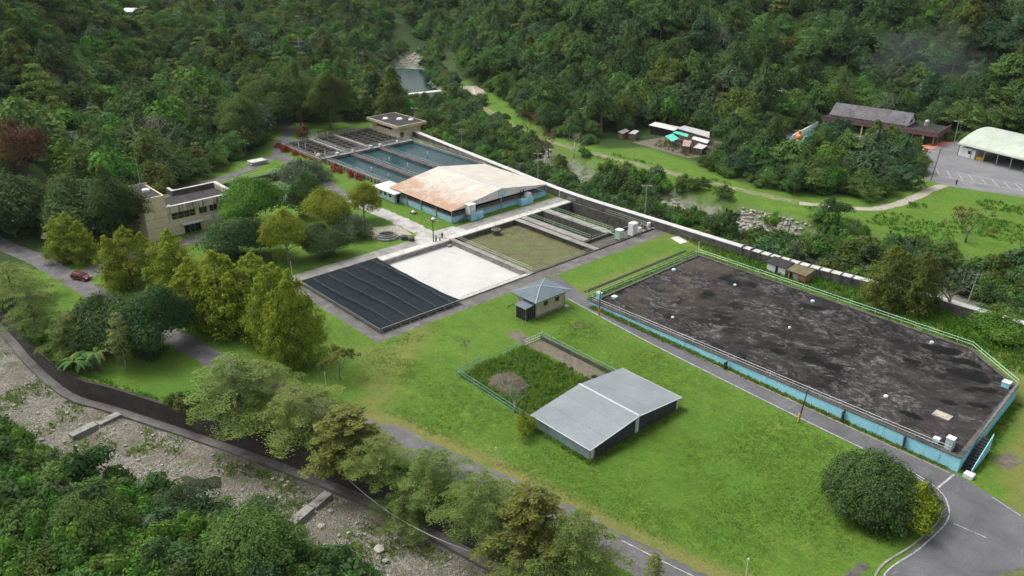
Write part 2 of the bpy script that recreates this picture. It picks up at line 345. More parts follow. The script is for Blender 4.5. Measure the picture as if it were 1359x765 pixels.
# ------------------------------------------------------------------ mesh helpers
class MB:
    def __init__(s): s.v, s.f, s.m = [], [], []
    def add(s, vs, fs, mi=0):
        n = len(s.v); s.v += [tuple(x) for x in vs]
        s.f += [tuple(i + n for i in f) for f in fs]; s.m += [mi]*len(fs); return s
    def box(s, x0, y0, z0, x1, y1, z1, mi=0):
        x0, x1 = min(x0,x1), max(x0,x1); y0, y1 = min(y0,y1), max(y0,y1)
        v = [(x,y,z) for z in (z0,z1) for x, y in ((x0,y0),(x1,y0),(x1,y1),(x0,y1))]
        return s.add(v, [(3,2,1,0),(4,5,6,7),(0,1,5,4),(1,2,6,5),(2,3,7,6),(3,0,4,7)], mi)
    def prism(s, pts, z0, z1, mi=0):
        n = len(pts); a = sum(pts[i][0]*pts[(i+1)%n][1]-pts[(i+1)%n][0]*pts[i][1] for i in range(n))
        if a < 0: pts = pts[::-1]
        zz0 = z0 if hasattr(z0, '__len__') else [z0]*n; zz1 = z1 if hasattr(z1, '__len__') else [z1]*n
        if a < 0 and hasattr(z1, '__len__'): zz1 = zz1[::-1]
        v = [(p[0],p[1],z) for p, z in zip(pts, zz0)] + [(p[0],p[1],z) for p, z in zip(pts, zz1)]
        return s.add(v, [tuple(range(n-1,-1,-1)), tuple(range(n,2*n))] + [(i,(i+1)%n,n+(i+1)%n,n+i) for i in range(n)], mi)
    def slab(s, q, t, mi=0):
        """four-sided sheet of thickness t below the given corners"""
        v = [Vector(p) for p in q] + [Vector(p) - Vector((0,0,t)) for p in q]
        return s.add(v, [(0,1,2,3),(7,6,5,4),(0,4,5,1),(1,5,6,2),(2,6,7,3),(3,7,4,0)], mi)
    def tube(s, path, r, n=6, mi=0, cap=True):
        path = [Vector(p) for p in path]; rs = r if hasattr(r, '__len__') else [r]*len(path)
        base = len(s.v); k = len(path)
        for i, p in enumerate(path):
            d = (path[min(i+1,k-1)] - path[max(i-1,0)])
            d = d.normalized() if d.length > 1e-9 else Vector((0,0,1))
            a = d.cross(Vector((0,0,1)) if abs(d.z) < .9 else Vector((1,0,0))).normalized(); b = d.cross(a)
            for j in range(n):
                t = 2*math.pi*j/n; s.v.append(tuple(p + (a*math.cos(t) + b*math.sin(t))*rs[i]))
        for i in range(k-1):
            for j in range(n):
                s.f.append((base+i*n+j, base+i*n+(j+1)%n, base+(i+1)*n+(j+1)%n, base+(i+1)*n+j)); s.m.append(mi)
        if cap:
            s.f.append(tuple(base+j for j in range(n-1,-1,-1))); s.f.append(tuple(base+(k-1)*n+j for j in range(n))); s.m += [mi, mi]
        return s
    def lathe(s, prof, c=(0,0,0), n=16, mi=0):
        base = len(s.v)
        for r, z in prof:
            for j in range(n):
                t = 2*math.pi*j/n; s.v.append((c[0]+r*math.cos(t), c[1]+r*math.sin(t), c[2]+z))
        for i in range(len(prof)-1):
            for j in range(n):
                s.f.append((base+i*n+j, base+i*n+(j+1)%n, base+(i+1)*n+(j+1)%n, base+(i+1)*n+j)); s.m.append(mi)
        s.f.append(tuple(base+(len(prof)-1)*n+j for j in range(n))); s.m.append(mi)
        return s
    def build(s, name, mats, parent=None, local=False, smooth=False):
        org = Vector((0,0,0)) if (parent is None or local) else BASE.get(parent.name, Vector((0,0,0)))
        me = bpy.data.meshes.new(name)
        me.from_pydata([tuple(Vector(v) - org) for v in s.v], [], s.f)
        mats = mats if isinstance(mats, (list, tuple)) else [mats]
        for m in mats: me.materials.append(M[m] if isinstance(m, str) else m)
        if len(mats) > 1: me.polygons.foreach_set('material_index', s.m)
        if smooth: me.polygons.foreach_set('use_smooth', [True]*len(me.polygons))
        me.update()
        o = bpy.data.objects.new(name, me); COL.objects.link(o)
        if parent: o.parent = parent; BASE[o.name] = org
        return o
BASE = {}
def tag(o, label=None, cat=None, group=None, kind=None):
    if label: o['label'] = label
    if cat: o['category'] = cat
    if group: o['group'] = group
    if kind: o['kind'] = kind
    return o
def thing(name, label, cat, loc=(0,0,0), rz=0, group=None):
    o = bpy.data.objects.new(name, None); COL.objects.link(o)
    o.empty_display_size = .5
    o.location = loc; o.rotation_euler = (0,0,rz); BASE[o.name] = Vector(loc)
    return tag(o, label, cat, group)
def dup(root, loc, rz=0, label=None, group=None, scale=None):
    r = root.copy(); COL.objects.link(r); r.location = loc; r.rotation_euler = (0,0,rz)
    if scale: r.scale = scale
    if label: r['label'] = label
    if group: r['group'] = group
    for ch in list(root.children):
        c = ch.copy(); COL.objects.link(c); c.parent = r
        for g in list(ch.children):
            d = g.copy(); COL.objects.link(d); d.parent = c
    return r
def polysheet(name, pts, z, mat, label=None, cat=None, kind='structure', group=None):
    bm = bmesh.new(); vs_ = [bm.verts.new((p[0],p[1],z)) for p in pts]; f = bm.faces.new(vs_)
    bmesh.ops.triangulate(bm, faces=[f]); bmesh.ops.recalc_face_normals(bm, faces=bm.faces)
    if sum(f.normal.z for f in bm.faces) < 0: bmesh.ops.reverse_faces(bm, faces=bm.faces)
    me = bpy.data.meshes.new(name); bm.to_mesh(me); bm.free(); me.materials.append(M[mat])
    o = bpy.data.objects.new(name, me); COL.objects.link(o)
    return tag(o, label, cat, group, kind)
def smooth_line(pts, n=6):
    P = [np.array(p, float) for p in pts]; out = []
    for i in range(len(P)-1):
        p0, p1, p2, p3 = P[max(i-1,0)], P[i], P[i+1], P[min(i+2,len(P)-1)]
        for t in np.linspace(0, 1, n, endpoint=False):
            out.append(.5*((2*p1)+(-p0+p2)*t+(2*p0-5*p1+4*p2-p3)*t*t+(-p0+3*p1-3*p2+p3)*t**3))
    out.append(P[-1]); return np.array(out)
def offset_line(line, d):
    t = np.gradient(line, axis=0); t /= np.linalg.norm(t, axis=1)[:,None]
    return line + np.stack([-t[:,1], t[:,0]], 1)*d
def ribbon(mb, line, w0, w1, z, mi=0, jitter=0, seed=0):
    rg = np.random.default_rng(seed)
    L = offset_line(line, 1)-line
    n = len(line)
    a = line + L*(w1 + jitter*rg.normal(size=n))[:,None] if jitter else line + L*w1
    b = line + L*(w0 + jitter*rg.normal(size=n))[:,None] if jitter else line + L*w0
    v = [(p[0],p[1],z) for p in b] + [(p[0],p[1],z) for p in a]
    mb.add(v, [(i,i+1,n+i+1,n+i) for i in range(n-1)], mi); return mb
def railing(mb, path, h=1.1, rails=2, step=2.4, r=.045, mi=0, z0=0):
    """posts and horizontal rails along a 3D path"""
    P = [Vector(p) for p in path]
    for a, b in zip(P[:-1], P[1:]):
        L = (b-a).length; k = max(1, round(L/step))
        for i in range(k+1):
            q = a.lerp(b, i/k); mb.tube([q, q+Vector((0,0,h))], r, 4, mi)
        for j in range(rails):
            zz = h*(j+1)/rails; mb.tube([a+Vector((0,0,zz)), b+Vector((0,0,zz))], r, 4, mi)
    return mb
def poly_dist(X, Y, pts, closed=False):
    d = np.full(X.shape, 1e9); n = len(pts)
    for i in range(n if closed else n-1):
        ax, ay = pts[i]; bx, by = pts[(i+1)%n]
        dx, dy = bx-ax, by-ay; t = np.clip(((X-ax)*dx+(Y-ay)*dy)/(dx*dx+dy*dy+1e-9), 0, 1)
        d = np.minimum(d, np.hypot(X-ax-t*dx, Y-ay-t*dy))
    return d
def inside(X, Y, pts):
    r = np.zeros(X.shape, bool); n = len(pts)
    for i in range(n):
        ax, ay = pts[i]; bx, by = pts[(i+1)%n]
        c = ((ay > Y) != (by > Y)) & (X < (bx-ax)*(Y-ay)/((by-ay) + 1e-12) + ax); r ^= c
    return r
def sstep(a, b, x):
    t = np.clip((x-a)/(b-a), 0, 1); return t*t*(3-2*t)
def vnoise(X, Y, s, seed=0):
    """smooth value noise"""
    X = np.asarray(X, float)/s; Y = np.asarray(Y, float)/s
    xi, yi = np.floor(X).astype(int), np.floor(Y).astype(int); fx, fy = X-xi, Y-yi
    fx, fy = fx*fx*(3-2*fx), fy*fy*(3-2*fy)
    def h(a, b):
        n = np.sin(a*127.1 + b*311.7 + seed*74.7)*43758.5453; return n-np.floor(n)
    return (h(xi,yi)*(1-fx)+h(xi+1,yi)*fx)*(1-fy)+(h(xi,yi+1)*(1-fx)+h(xi+1,yi+1)*fx)*fy
YR = R(YAW)
FW = np.array([-math.sin(YR), math.cos(YR)]); RT = np.array([math.cos(YR), math.sin(YR)])

# ------------------------------------------------------------------ terrain
WALL = [(-420,6),(-300,12),(-240,20),(-187.8,24.2),(-165,25),(-147.1,26.9),(-136.3,31.5),(-114.3,40.5),(-94.4,47.9),(-84.7,50.9),(-73.6,53.5),(-64.1,55.3),(-40,59.5),(0,66),(60,72),(160,73)]
BANK = [(-420,-16),(-300,-10),(-188,4),(-150,10),(-128,16),(-108,25),(-85,35),(-70,39),(-40,45),(0,52),(60,60),(160,62)]
LEVEE = [(-275,176),(-241,172),(-199,167),(-158,162.5),(-129,162.6),(-104,163.1),(-87,163.8),(-71,166),(-56,168.4),(-42,169),(-20,170),(60,173)]
RIVER = [(160,196),(60,192),(-70,188),(-110,182),(-150,180),(-200,184),(-228,191),(-280,214),(-330,231),(-378,259),(-402,283),(-440,322),(-520,380)]
RHW = [(-520,4),(-440,5),(-402,8),(-378,13),(-330,13),(-280,13),(-228,13),(-200,15),(-70,15),(160,16)]
FLAT = [(-420,-60),(-300,0),(-236,24),(-238,60),(-248,78),(-268,100),(-300,136),(-306,160),(-302,184),(-350,218),(-396,256),(-440,304),(-428,318),(-345,272),(-266,244),(-236,250),(-205,262),(-175,270),(-172,296),(-176,330),(-150,342),(-110,338),(-80,352),(-20,380),(160,330),(300,200),(300,-300),(-420,-300)]
def itp(tbl, x):
    t = np.array(sorted(tbl)); return np.interp(x, t[:,0], t[:,1])
def river_d(X, Y): return poly_dist(X, Y, RIVER) - itp(RHW, X)
def height(X, Y):
    X = np.asarray(X, float); Y = np.asarray(Y, float)
    d = np.where(inside(X, Y, FLAT), 0, poly_dist(X, Y, FLAT, True))
    az = np.arctan2(X*RT[0]+Y*RT[1], X*FW[0]+Y*FW[1])
    s = .19 + .33*sstep(-.13, -.02, az) + .2*sstep(-.42, -.56, az)
    n = (vnoise(X, Y, 70, 1)-.5)*26 + (vnoise(X, Y, 26, 2)-.5)*9
    z = s*np.minimum(d, 260) + n*sstep(5, 60, d)
    z = np.maximum(z, 0)
    rd = river_d(X, Y)
    lev = np.where(X < -275, 1e3, itp(LEVEE, X))
    behind = np.where(X < -275, 1, sstep(.6, 2.0, Y-lev))
    dip = sstep(3.5, -3.5, rd)*behind
    return z*(1-dip) - dip*(4 + (vnoise(X, Y, 5, 3)-.5)*1.2)
def bed_height(X, Y):
    """left river: bed below the retaining wall, then the near bank"""
    dv = itp(BANK, X) - Y
    z = -4 + (vnoise(X, Y, 3.5, 4)-.5)*.5 + 3.2*sstep(-1, 6, dv) + .1*np.maximum(dv-4, 0) + (vnoise(X, Y, 12, 5)-.5)*2*sstep(2, 12, dv)
    return z
BELT = [(-600,372),(-430,322),(-395,306),(-356,282),(-326,264),(-303,256),(-284,247),(-243,226),(-213,211.5),(-186,211.5),(-178,224),(-157,221),(-137,213.5),(-126,213),(-117,216.5),(-109,222),(-98.5,229),(-95.5,246),(-100,257),(-103,270),(-110,288),(-132,292),(-152,290),(-158,300),(-160,318),(-120,326),(-108,322),(-60,342),(60,342),(60,600),(-600,600)]
LEFTF = [(-600,10),(-245,15),(-233,26),(-230,36),(-222,48),(-210,52),(-207,59),(-218,61),(-219,66),(-226,72),(-238,79),(-247,92),(-251,101),(-261,118),(-272,130),(-292,140),(-300,146),(-294,150),(-286,163),(-279,174),(-300,191),(-340,222),(-400,255),(-470,320),(-600,372),(-900,372),(-900,10)]
HOLES = [(-154,77.5,-124.5,162), (-237,93.5,-210,114.5)]
WEAR = [([(-120,47),(-96,61.5),(-72,66.6),(-53,69.4),(-42,71.4),(-36,74)], 1.8, .9), ([(-103,62),(-113,74),(-119,84)], 2.6, .6), ([(-108,66),(-118,72)], 3, .5),
        ([(-18,110),(-24,120),(-27,138),(-36,157),(-60,161),(-90,160.5),(-108,160.5),(-118,162)], 1.8, .75), ([(-20,124),(-26,150),(-34,164)], 5, .8), ([(-110,120),(-111,150)], 2, .4),
        ([(-124,141),(-118,163)], 1.5, .5), ([(-78,60),(-62,64)], 2, .7)]
def uniq(a): return np.array(sorted(set(np.round(a, 3))))
def make_ground():
    us = uniq(np.concatenate([np.arange(-820,-330,7), np.arange(-330,12,2.25), np.arange(12,300,8), [h[i] for h in HOLES for i in (0,2)]]))
    rows_fix = uniq(np.concatenate([np.arange(77.5,300,2.25), np.arange(300,820,7), [h[i] for h in HOLES for i in (1,3)]]))
    nw = 16
    wv = itp(WALL, us)
    V = np.concatenate([wv[None,:] + (77.5-wv)[None,:]*np.linspace(0,1,nw+1)[:-1,None], np.repeat(rows_fix[:,None], len(us), 1)], 0)
    U = np.repeat(us[None,:], V.shape[0], 0)
    Z = height(U, V)
    nr, nc = U.shape
    vid = np.arange(nr*nc).reshape(nr, nc)
    q = np.stack([vid[:-1,:-1], vid[:-1,1:], vid[1:,1:], vid[1:,:-1]], -1).reshape(-1,4)
    cu = U.reshape(-1)[q].mean(1); cv = V.reshape(-1)[q].mean(1)
    keep = np.ones(len(q), bool)
    for a, b, c, d in HOLES: keep &= ~((cu > a) & (cu < c) & (cv > b) & (cv < d))
    q = q[keep]
    me = bpy.data.meshes.new('ground')
    me.from_pydata(np.stack([U,V,Z],-1).reshape(-1,3).tolist(), [], q.tolist())
    X, Y = U.reshape(-1), V.reshape(-1)
    wear = np.zeros(X.shape)
    for ln, w, k in WEAR: wear = np.maximum(wear, k*sstep(w*1.5, w*.4, poly_dist(X, Y, ln)))
    d = np.where(inside(X, Y, FLAT), 0, poly_dist(X, Y, FLAT, True))
    fx = np.where(inside(X, Y, FLAT), poly_dist(X, Y, FLAT, True), 0)
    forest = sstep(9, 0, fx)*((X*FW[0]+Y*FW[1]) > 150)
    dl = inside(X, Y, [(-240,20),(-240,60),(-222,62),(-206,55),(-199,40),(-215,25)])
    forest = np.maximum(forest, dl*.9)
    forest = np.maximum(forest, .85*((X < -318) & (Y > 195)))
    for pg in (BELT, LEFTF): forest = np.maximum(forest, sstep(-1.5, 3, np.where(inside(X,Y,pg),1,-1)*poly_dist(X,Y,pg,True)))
    rd = river_d(X, Y); lev = np.where(X < -275, 0, itp(LEVEE, X))
    bed = sstep(3, -3, rd)*((Y-lev) > 1.5)*(X > -425)
    lush = np.zeros(X.shape)
    for poly, k in (([(-101,77),(-81,77),(-66,70),(-42,74),(-40,90),(-62,104),(-81,98.8),(-101,98.8)], .45), ([(-132,33),(-100,45),(-92,54),(-112,52),(-135,45)], .9), ([(-118,142),(-113,150),(-113,158),(-122,158)], .5), ([(-100,158),(-40,158),(-38,166),(-100,163)], .6)):
        lush = np.maximum(lush, k*sstep(-5, 5, np.where(inside(X,Y,poly), 1, -1)*poly_dist(X,Y,poly,True)))
    for n_, a in (('wear',wear),('forest',np.clip(forest,0,1)),('bed',bed*(1-0)),('lush',lush)):
        at = me.attributes.new(n_, 'FLOAT', 'POINT'); at.data.foreach_set('value', a.astype(np.float32))
    me.polygons.foreach_set('use_smooth', [True]*len(me.polygons)); me.materials.append(M['ground']); me.update()
    o = bpy.data.objects.new('ground', me); COL.objects.link(o); return tag(o, kind='structure')
make_ground()
def make_bed():
    us = np.arange(-420, 160, 2.0); k = 60
    t = np.linspace(0,1,k)**1.6
    wv = itp(WALL, us) + .2
    V = wv[None,:] - t[:,None]*(wv+140)[None,:]; U = np.repeat(us[None,:], k, 0)
    Z = bed_height(U, V); vid = np.arange(U.size).reshape(U.shape)
    q = np.stack([vid[1:,:-1], vid[1:,1:], vid[:-1,1:], vid[:-1,:-1]], -1).reshape(-1,4)
    me = bpy.data.meshes.new('river_bed'); me.from_pydata(np.stack([U,V,Z],-1).reshape(-1,3).tolist(), [], q.tolist())
    bank = sstep(0, 4, itp(BANK, U)-V).reshape(-1)
    at = me.attributes.new('bank', 'FLOAT', 'POINT'); at.data.foreach_set('value', bank.astype(np.float32))
    me.polygons.foreach_set('use_smooth', [True]*len(me.polygons)); me.materials.append(M['gravel'])
    o = bpy.data.objects.new('river_bed', me); COL.objects.link(o); tag(o, kind='structure')
make_bed()

polysheet('puddle', [(-111,31.6),(-108.5,31.2),(-105.5,33),(-104.4,35),(-106.5,36),(-109.5,34.6)], -3.86, 'murk')
# reservoir upstream with its weir
polysheet('reservoir_water', [(-386,250),(-368,236),(-345,217),(-318,222),(-316,240),(-330,252),(-352,268),(-366,268),(-378,262)], -2.2, 'reservoir')
polysheet('stream_water', [(-316,214),(-310,244),(-290,232),(-284,204)], -3.5, 'reservoir')

# retaining wall along the left river, with the concrete apron at its foot
def wall_poly(name, line, t0, t1, zb, zt, mats, mi=0):
    mb = MB(); L = smooth_line(line, 5)
    a = offset_line(L, t0); b = offset_line(L, t1); n = len(L)
    v = [(p[0],p[1],zb) for p in a]+[(p[0],p[1],zt) for p in a]+[(p[0],p[1],zt) for p in b]+[(p[0],p[1],zb) for p in b]
    f = []
    fm = []
    for i in range(n-1):
        for k in range(3): f.append((k*n+i, k*n+i+1, (k+1)*n+i+1, (k+1)*n+i)); fm.append(k)
    f += [(0,n,2*n,3*n),(4*n-1,3*n-1,2*n-1,n-1)]; fm += [0,0]
    mb.v = v; mb.f = f; mb.m = [1 if (k == 1 and len(mats) > 1) else 0 for k in fm]
    return mb, L
mb, WL = wall_poly('retaining_wall', [p for p in WALL if -310 < p[0] < 70], -.15, .45, -5, .12, ['wall_moss'])
rw = mb.build('retaining_wall', ['wall_moss'])
tag(rw, 'tall dark stained retaining wall along the gravel river', 'wall')
mb, _ = wall_poly('apron', [p for p in WALL if -310 < p[0] < 70], -1.75, -.16, -5, -3.55, ['concrete'])
tag(mb.build('concrete_apron', ['yard']), 'weathered concrete ledge along the foot of the dark retaining wall', 'ledge')
def check_dam(p, q, w, gap, label):
    p, q = Vector((*p,0)), Vector((*q,0)); d = (q-p).normalized(); n = Vector((-d.y,d.x,0))*w/2
    t = thing('check_dam', label, 'weir', (p.x,p.y,-4.3), 0, 'low concrete weirs across the gravel river')
    L = (q-p).length
    for a, b, z in ((0, L*gap, -3.2), (L*gap+.35, L, -3.45)):
        A_, B_ = p+d*a, p+d*b
        MB().prism([tuple((A_+n)[:2]),tuple((B_+n)[:2]),tuple((B_-n)[:2]),tuple((A_-n)[:2])], -4.8, z).build('slab', 'concrete', t)
check_dam((-132.8,22.3),(-134.6,30.6), 1.5, .5, 'broken concrete weir in the gravel river below the banana plant')
check_dam((-89.2,38.8),(-91.8,46.2), 1.5, .5, 'broken concrete weir in the gravel river beside the round dark crown')

# long river wall (levee) with pale top
def levee():
    t = thing('river_wall', 'long river wall with a pale top and a dark stained side, between the site and the far river', 'wall', (-150,164,0))
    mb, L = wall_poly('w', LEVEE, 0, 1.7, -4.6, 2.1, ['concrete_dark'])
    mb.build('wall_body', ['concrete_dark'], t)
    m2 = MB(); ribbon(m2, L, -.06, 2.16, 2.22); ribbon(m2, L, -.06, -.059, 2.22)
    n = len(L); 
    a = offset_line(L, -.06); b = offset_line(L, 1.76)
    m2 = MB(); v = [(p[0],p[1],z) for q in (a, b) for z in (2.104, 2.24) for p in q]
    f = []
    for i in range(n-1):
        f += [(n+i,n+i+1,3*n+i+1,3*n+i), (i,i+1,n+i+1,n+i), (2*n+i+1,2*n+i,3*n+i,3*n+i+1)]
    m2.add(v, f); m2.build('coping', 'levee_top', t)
    # gaps with dark fins along the right hand stretch
    cum = np.concatenate([[0], np.cumsum(np.linalg.norm(np.diff(L,axis=0),axis=1))])
    tg = np.gradient(L, axis=0); tg /= np.linalg.norm(tg,axis=1)[:,None]
    s0 = np.interp(-99, L[:,0], cum); m3 = MB()
    for k in range(12):
        s = s0 + k*2.4*(1 if k < 20 else 1); x, y = np.interp(s,cum,L[:,0]), np.interp(s,cum,L[:,1]); d = (np.interp(s,cum,tg[:,0]), np.interp(s,cum,tg[:,1]))
        nx, ny = -d[1], d[0]
        pts = [(x-nx*.16-d[0]*.13, y-ny*.16-d[1]*.13),(x-nx*.16+d[0]*.13, y-ny*.16+d[1]*.13),(x+nx*1.85+d[0]*.13, y+ny*1.85+d[1]*.13),(x+nx*1.85-d[0]*.13, y+ny*1.85-d[1]*.13)]
        MB().prism(pts, 0, 2.62 if k in (0,1) else 2.4).build('joint_fin', 'concrete_dark', t)
levee()

# ------------------------------------------------------------------ roads and yards
def road(name, pts, w0, w1, z, mat, jit=0, seed=0, n=8):
    mb = MB(); ribbon(mb, smooth_line(pts, n), w0, w1, z, 0, jit, seed); return tag(mb.build(name, mat), kind='structure')
LOWER = [(-290,28),(-240,32.5),(-226,34),(-209,38),(-191,40.3),(-170,43.5),(-148,46.6),(-132,49),(-115,53),(-96,57.3),(-72,62.4),(-53,65.5),(-42,67.4),(-30,70),(-14,76)]
road('lower_road', LOWER, -2.3, 2.3, .012, 'old_road', .12, 1)
road('office_road', [(-190,39),(-194,46),(-196.5,54),(-197.5,66),(-198,84)], -3, 2.6, .016, 'old_road', .15, 2)
for nm_, off in (('road_line', 1.95),):
    mb = MB(); ribbon(mb, smooth_line([p for p in LOWER if p[0] > -66], 8), off, off+.16, .02); tag(mb.build(nm_, 'marking'), kind='structure')
mb = MB(); ribbon(mb, smooth_line([(p[0], p[1]) for p in LOWER if p[0] > -100], 10), 2.45, 3.3, .008, 0, .22, 4); tag(mb.build('road_shoulder', 'old_road'), kind='structure')
JUNC = [(-29.6,114.55),(-21.8,112.6),(-14,110.2),(-4,107),(14,100),(26,84),(20,64),(0,70),(-14,75.5),(-22,76.5),(-27.6,85.9),(-26.9,95),(-26.7,102.6),(-28.1,106.6),(-30.6,109),(-35,110.1),(-41.6,110.2),(-52.3,110.6),(-65,111.3),(-78.3,112.1),(-92,113.2),(-110.2,115.2),(-119.9,116.3),(-119.9,122.5),(-113,120.6),(-109.5,119.4),(-100,117.2),(-81.6,115.9),(-60.6,115.1),(-44.8,114.75)]
polysheet('tank_road', JUNC, .014, 'asphalt')
mb = MB()
for ln in ([(-21.8,76.9),(-27.5,86),(-26.8,95),(-26.6,102.6),(-28.0,106.5),(-30.5,108.9),(-35,110.0),(-40,110.15)],):
    ribbon(mb, smooth_line(ln, 6), -.42, -.24, .022)
ribbon(mb, np.array([(-29.9,114.2),(-30.2,109.3)]), -.15, .15, .022)
ribbon(mb, np.array([(-25.5,103.2),(-21.5,103.5)]), -.07, .07, .022)
ribbon(mb, smooth_line([(-20,111.6),(-24.2,112.9)], 3), -.05, .08, .022)
tag(mb.build('junction_line', 'marking'), kind='structure')
mb = MB(); ribbon(mb, smooth_line([(-100,117.0),(-81.6,115.7),(-60.6,114.9),(-44.8,114.55),(-30.5,114.3)], 6), -.25, -.1, .021); tag(mb.build('verge_line', 'marking_yellow'), kind='structure')
mb = MB(); ribbon(mb, smooth_line([(-110,115.5),(-92,113.5),(-78.3,112.4),(-52.3,110.9),(-42,110.5)], 6), -.1, .1, .021); tag(mb.build('road_edge_line', 'marking'), kind='structure')
kerb = MB()
L = smooth_line([(-22.2,76.6),(-27.9,86),(-27.2,95),(-27.0,102.5),(-28.4,106.4),(-30.8,108.8),(-35,109.8)], 6)
a, b = offset_line(L, 0), offset_line(L, .25); n = len(L)
kerb.add([(p[0],p[1],z) for q in (a,b) for z in (-.1,.13) for p in q], sum([[(n+i,n+i+1,3*n+i+1,3*n+i),(i,i+1,n+i+1,n+i),(2*n+i+1,2*n+i,3*n+i,3*n+i+1)] for i in range(n-1)], []))
tag(kerb.build('kerb', 'concrete'), kind='structure')
polysheet('gutter', [(-31.2,76.5),(-30.0,76.5),(-29.2,87),(-30.4,87)], .01, 'concrete_dark')
polysheet('roadside_grass', [(-19,91),(-18.6,95),(-17.6,98),(-16.3,101.2),(-13,101.6),(-11,96),(-14,89)], .03, 'basin_grass')

# yard round the basins: strips of slab, no lids over the basins
for nm_, r_, mat_ in (('yard_front', (-124.5,74.3,-120.6,163.6), 'yard'), ('yard_side', (-157,74.3,-124.5,77.5), 'yard'), ('yard_back', (-160.4,74.3,-154,163), 'concrete')):
    polysheet(nm_, [(r_[0],r_[1]),(r_[2],r_[1]),(r_[2],r_[3]),(r_[0],r_[3])], .01, mat_)
polysheet('walkway', [(-156.6,78),(-154,78),(-154,162.6),(-156.6,163.5)], .014, 'concrete_pale')
polysheet('yard_crossing', [(-162,112),(-156.6,110.5),(-156.6,126),(-161.5,125)], .016, 'drive')
road('driveway', [(-157,116),(-166,117),(-177,117.4),(-188,117.2),(-198,117.6)], -2.1, 2.6, .018, 'drive', .2, 5)
road('pool_road', [(-192,117.3),(-206.6,118),(-219.5,120.3),(-237,122.4),(-255,125),(-266,130),(-278,139.5),(-296,149),(-330,158)], -2, 2, .012, 'old_road', .15, 6)
road('forest_road', [(-256,126),(-252,118),(-246.5,109),(-242.5,99),(-242,88),(-245,76)], -2.1, 2.1, .016, 'old_road', .15, 7)
polysheet('well_patch', [(-176,106),(-168,104.5),(-163.5,113.5),(-172,114.8)], .008, 'track_pale')
TRACK = [(-300,241),(-262,222),(-227.4,209),(-204.5,205),(-171.4,205.4),(-136.8,206.8),(-110.7,209.5),(-96,218),(-91.5,230),(-91,250),(-90.2,257)]
road('riverside_track', TRACK[:7], -1.7, 1.7, .012, 'track', .25, 8)
road('field_track', TRACK[6:], -1.5, 1.5, .016, 'track_pale', .2, 9)
polysheet('clearing', [(-309,246),(-298,240),(-286,236),(-284,242),(-294,248),(-304,252)], .02, 'track_pale')
polysheet('parking_lot', [(-97,258.4),(-88,257.2),(-70,261.9),(-30,272),(40,290),(40,335),(-60,336),(-108,318),(-112.5,304),(-112,290),(-104,272)], .012, 'asphalt_pale')
mb = MB(); l0, l1 = np.array([-99.5,273.2]), np.array([-30,277.5]); m0, m1 = np.array([-97.8,264.9]), np.array([-30,274.0])
ribbon(mb, np.array([l0,l1]), -.12, .12, .022); ribbon(mb, np.array([m0,m1]), -.12, .12, .022)
for k in range(14):
    t = k*3.25/ (l1[0]-l0[0]); a = l0+(l1-l0)*t; b_ = m0+(m1-m0)*((a[0]+4.4-m0[0])/(m1[0]-m0[0]))
    ribbon(mb, np.array([a, b_]), -.13, .13, .026)
tag(mb.build('parking_lines', 'marking'), kind='structure')
polysheet('path_slab', [(-106.5,94.7),(-106.9,97.4),(-101.2,97.4),(-101.3,94.5)], .01, 'soil')
polysheet('lawn_slab', [(-117.9,160.4),(-113.7,159),(-113.4,161.6),(-117.4,162.9)], .02, 'concrete_pale')
polysheet('bare_patch', [(-101,106.8),(-99.6,106.6),(-98.7,108),(-99.5,109.2),(-101,108.8)], .01, 'soil')
polysheet('bare_soil', [(-27.5,122),(-25,121),(-24.2,125),(-26.6,126.5)], .01, 'soil')

# ------------------------------------------------------------------ thin valley haze
def haze():
    mb = MB(); mb.box(-1000,-420,-8,420,1000,190); 
    m = bpy.data.materials.new('haze'); m.use_nodes = True; nt = m.node_tree; nt.nodes.clear()
    o = nt.nodes.new('ShaderNodeOutputMaterial'); v = nt.nodes.new('ShaderNodeVolumePrincipled')
    v.inputs['Color'].default_value = (.82,.88,.93,1); v.inputs['Density'].default_value = HAZE; v.inputs['Anisotropy'].default_value = .2
    nt.links.new(v.outputs[0], o.inputs['Volume']); M['haze'] = m
    tag(mb.build('haze', 'haze'), 'thin pale haze filling the valley', 'haze', None, 'stuff')
HAZE = .00004
haze()

# ------------------------------------------------------------------ basins
def pit_walls(mb, x0, y0, x1, y1, zf, zt, w):
    """four butting wall strips inside the given outline"""
    mb.box(x0,y0,zf,x1,y0+w,zt); mb.box(x0,y1-w,zf,x1,y1,zt); mb.box(x0,y0+w,zf,x0+w,y1-w,zt); mb.box(x1-w,y0+w,zf,x1,y1-w,zt)
def sand_basin():
    t = thing('sand_basin', 'white sand drying basin half covered by the dark tarpaulin', 'basin', (-139,97,0))
    mb = MB(); pit_walls(mb, -154,77.5,-124.5,118.6,-1.6,.18,.55); mb.build('basin_wall', 'concrete', t)
    mb = MB(); mb.box(-153.45,78.05,-1.6,-125.05,118.05,-1.0); mb.build('sand_floor', 'sand', t)
    mb = MB(); mb.box(-125.6,97,-1,-125.06,117.6,.24); mb.box(-125.04,98,.185,-124.45,118.4,.3); mb.build('white_ledge', 'sand', t)
    mb = MB(); mb.box(-125.9,97,-.95,-125.62,117.8,.1); mb.build('dark_joint', 'concrete_dark', t)
    mb = MB(); mb.box(-153.4,116.4,-.99,-152.2,117.6,-.55); mb.build('inlet_box', 'concrete', t)
    mb = MB(); railing(mb, [(-124.35,98,.2),(-124.35,118.4,.2)], .75, 2, 1.7, .035); mb.build('handrail', 'rail', t)
    return t
sand_basin()
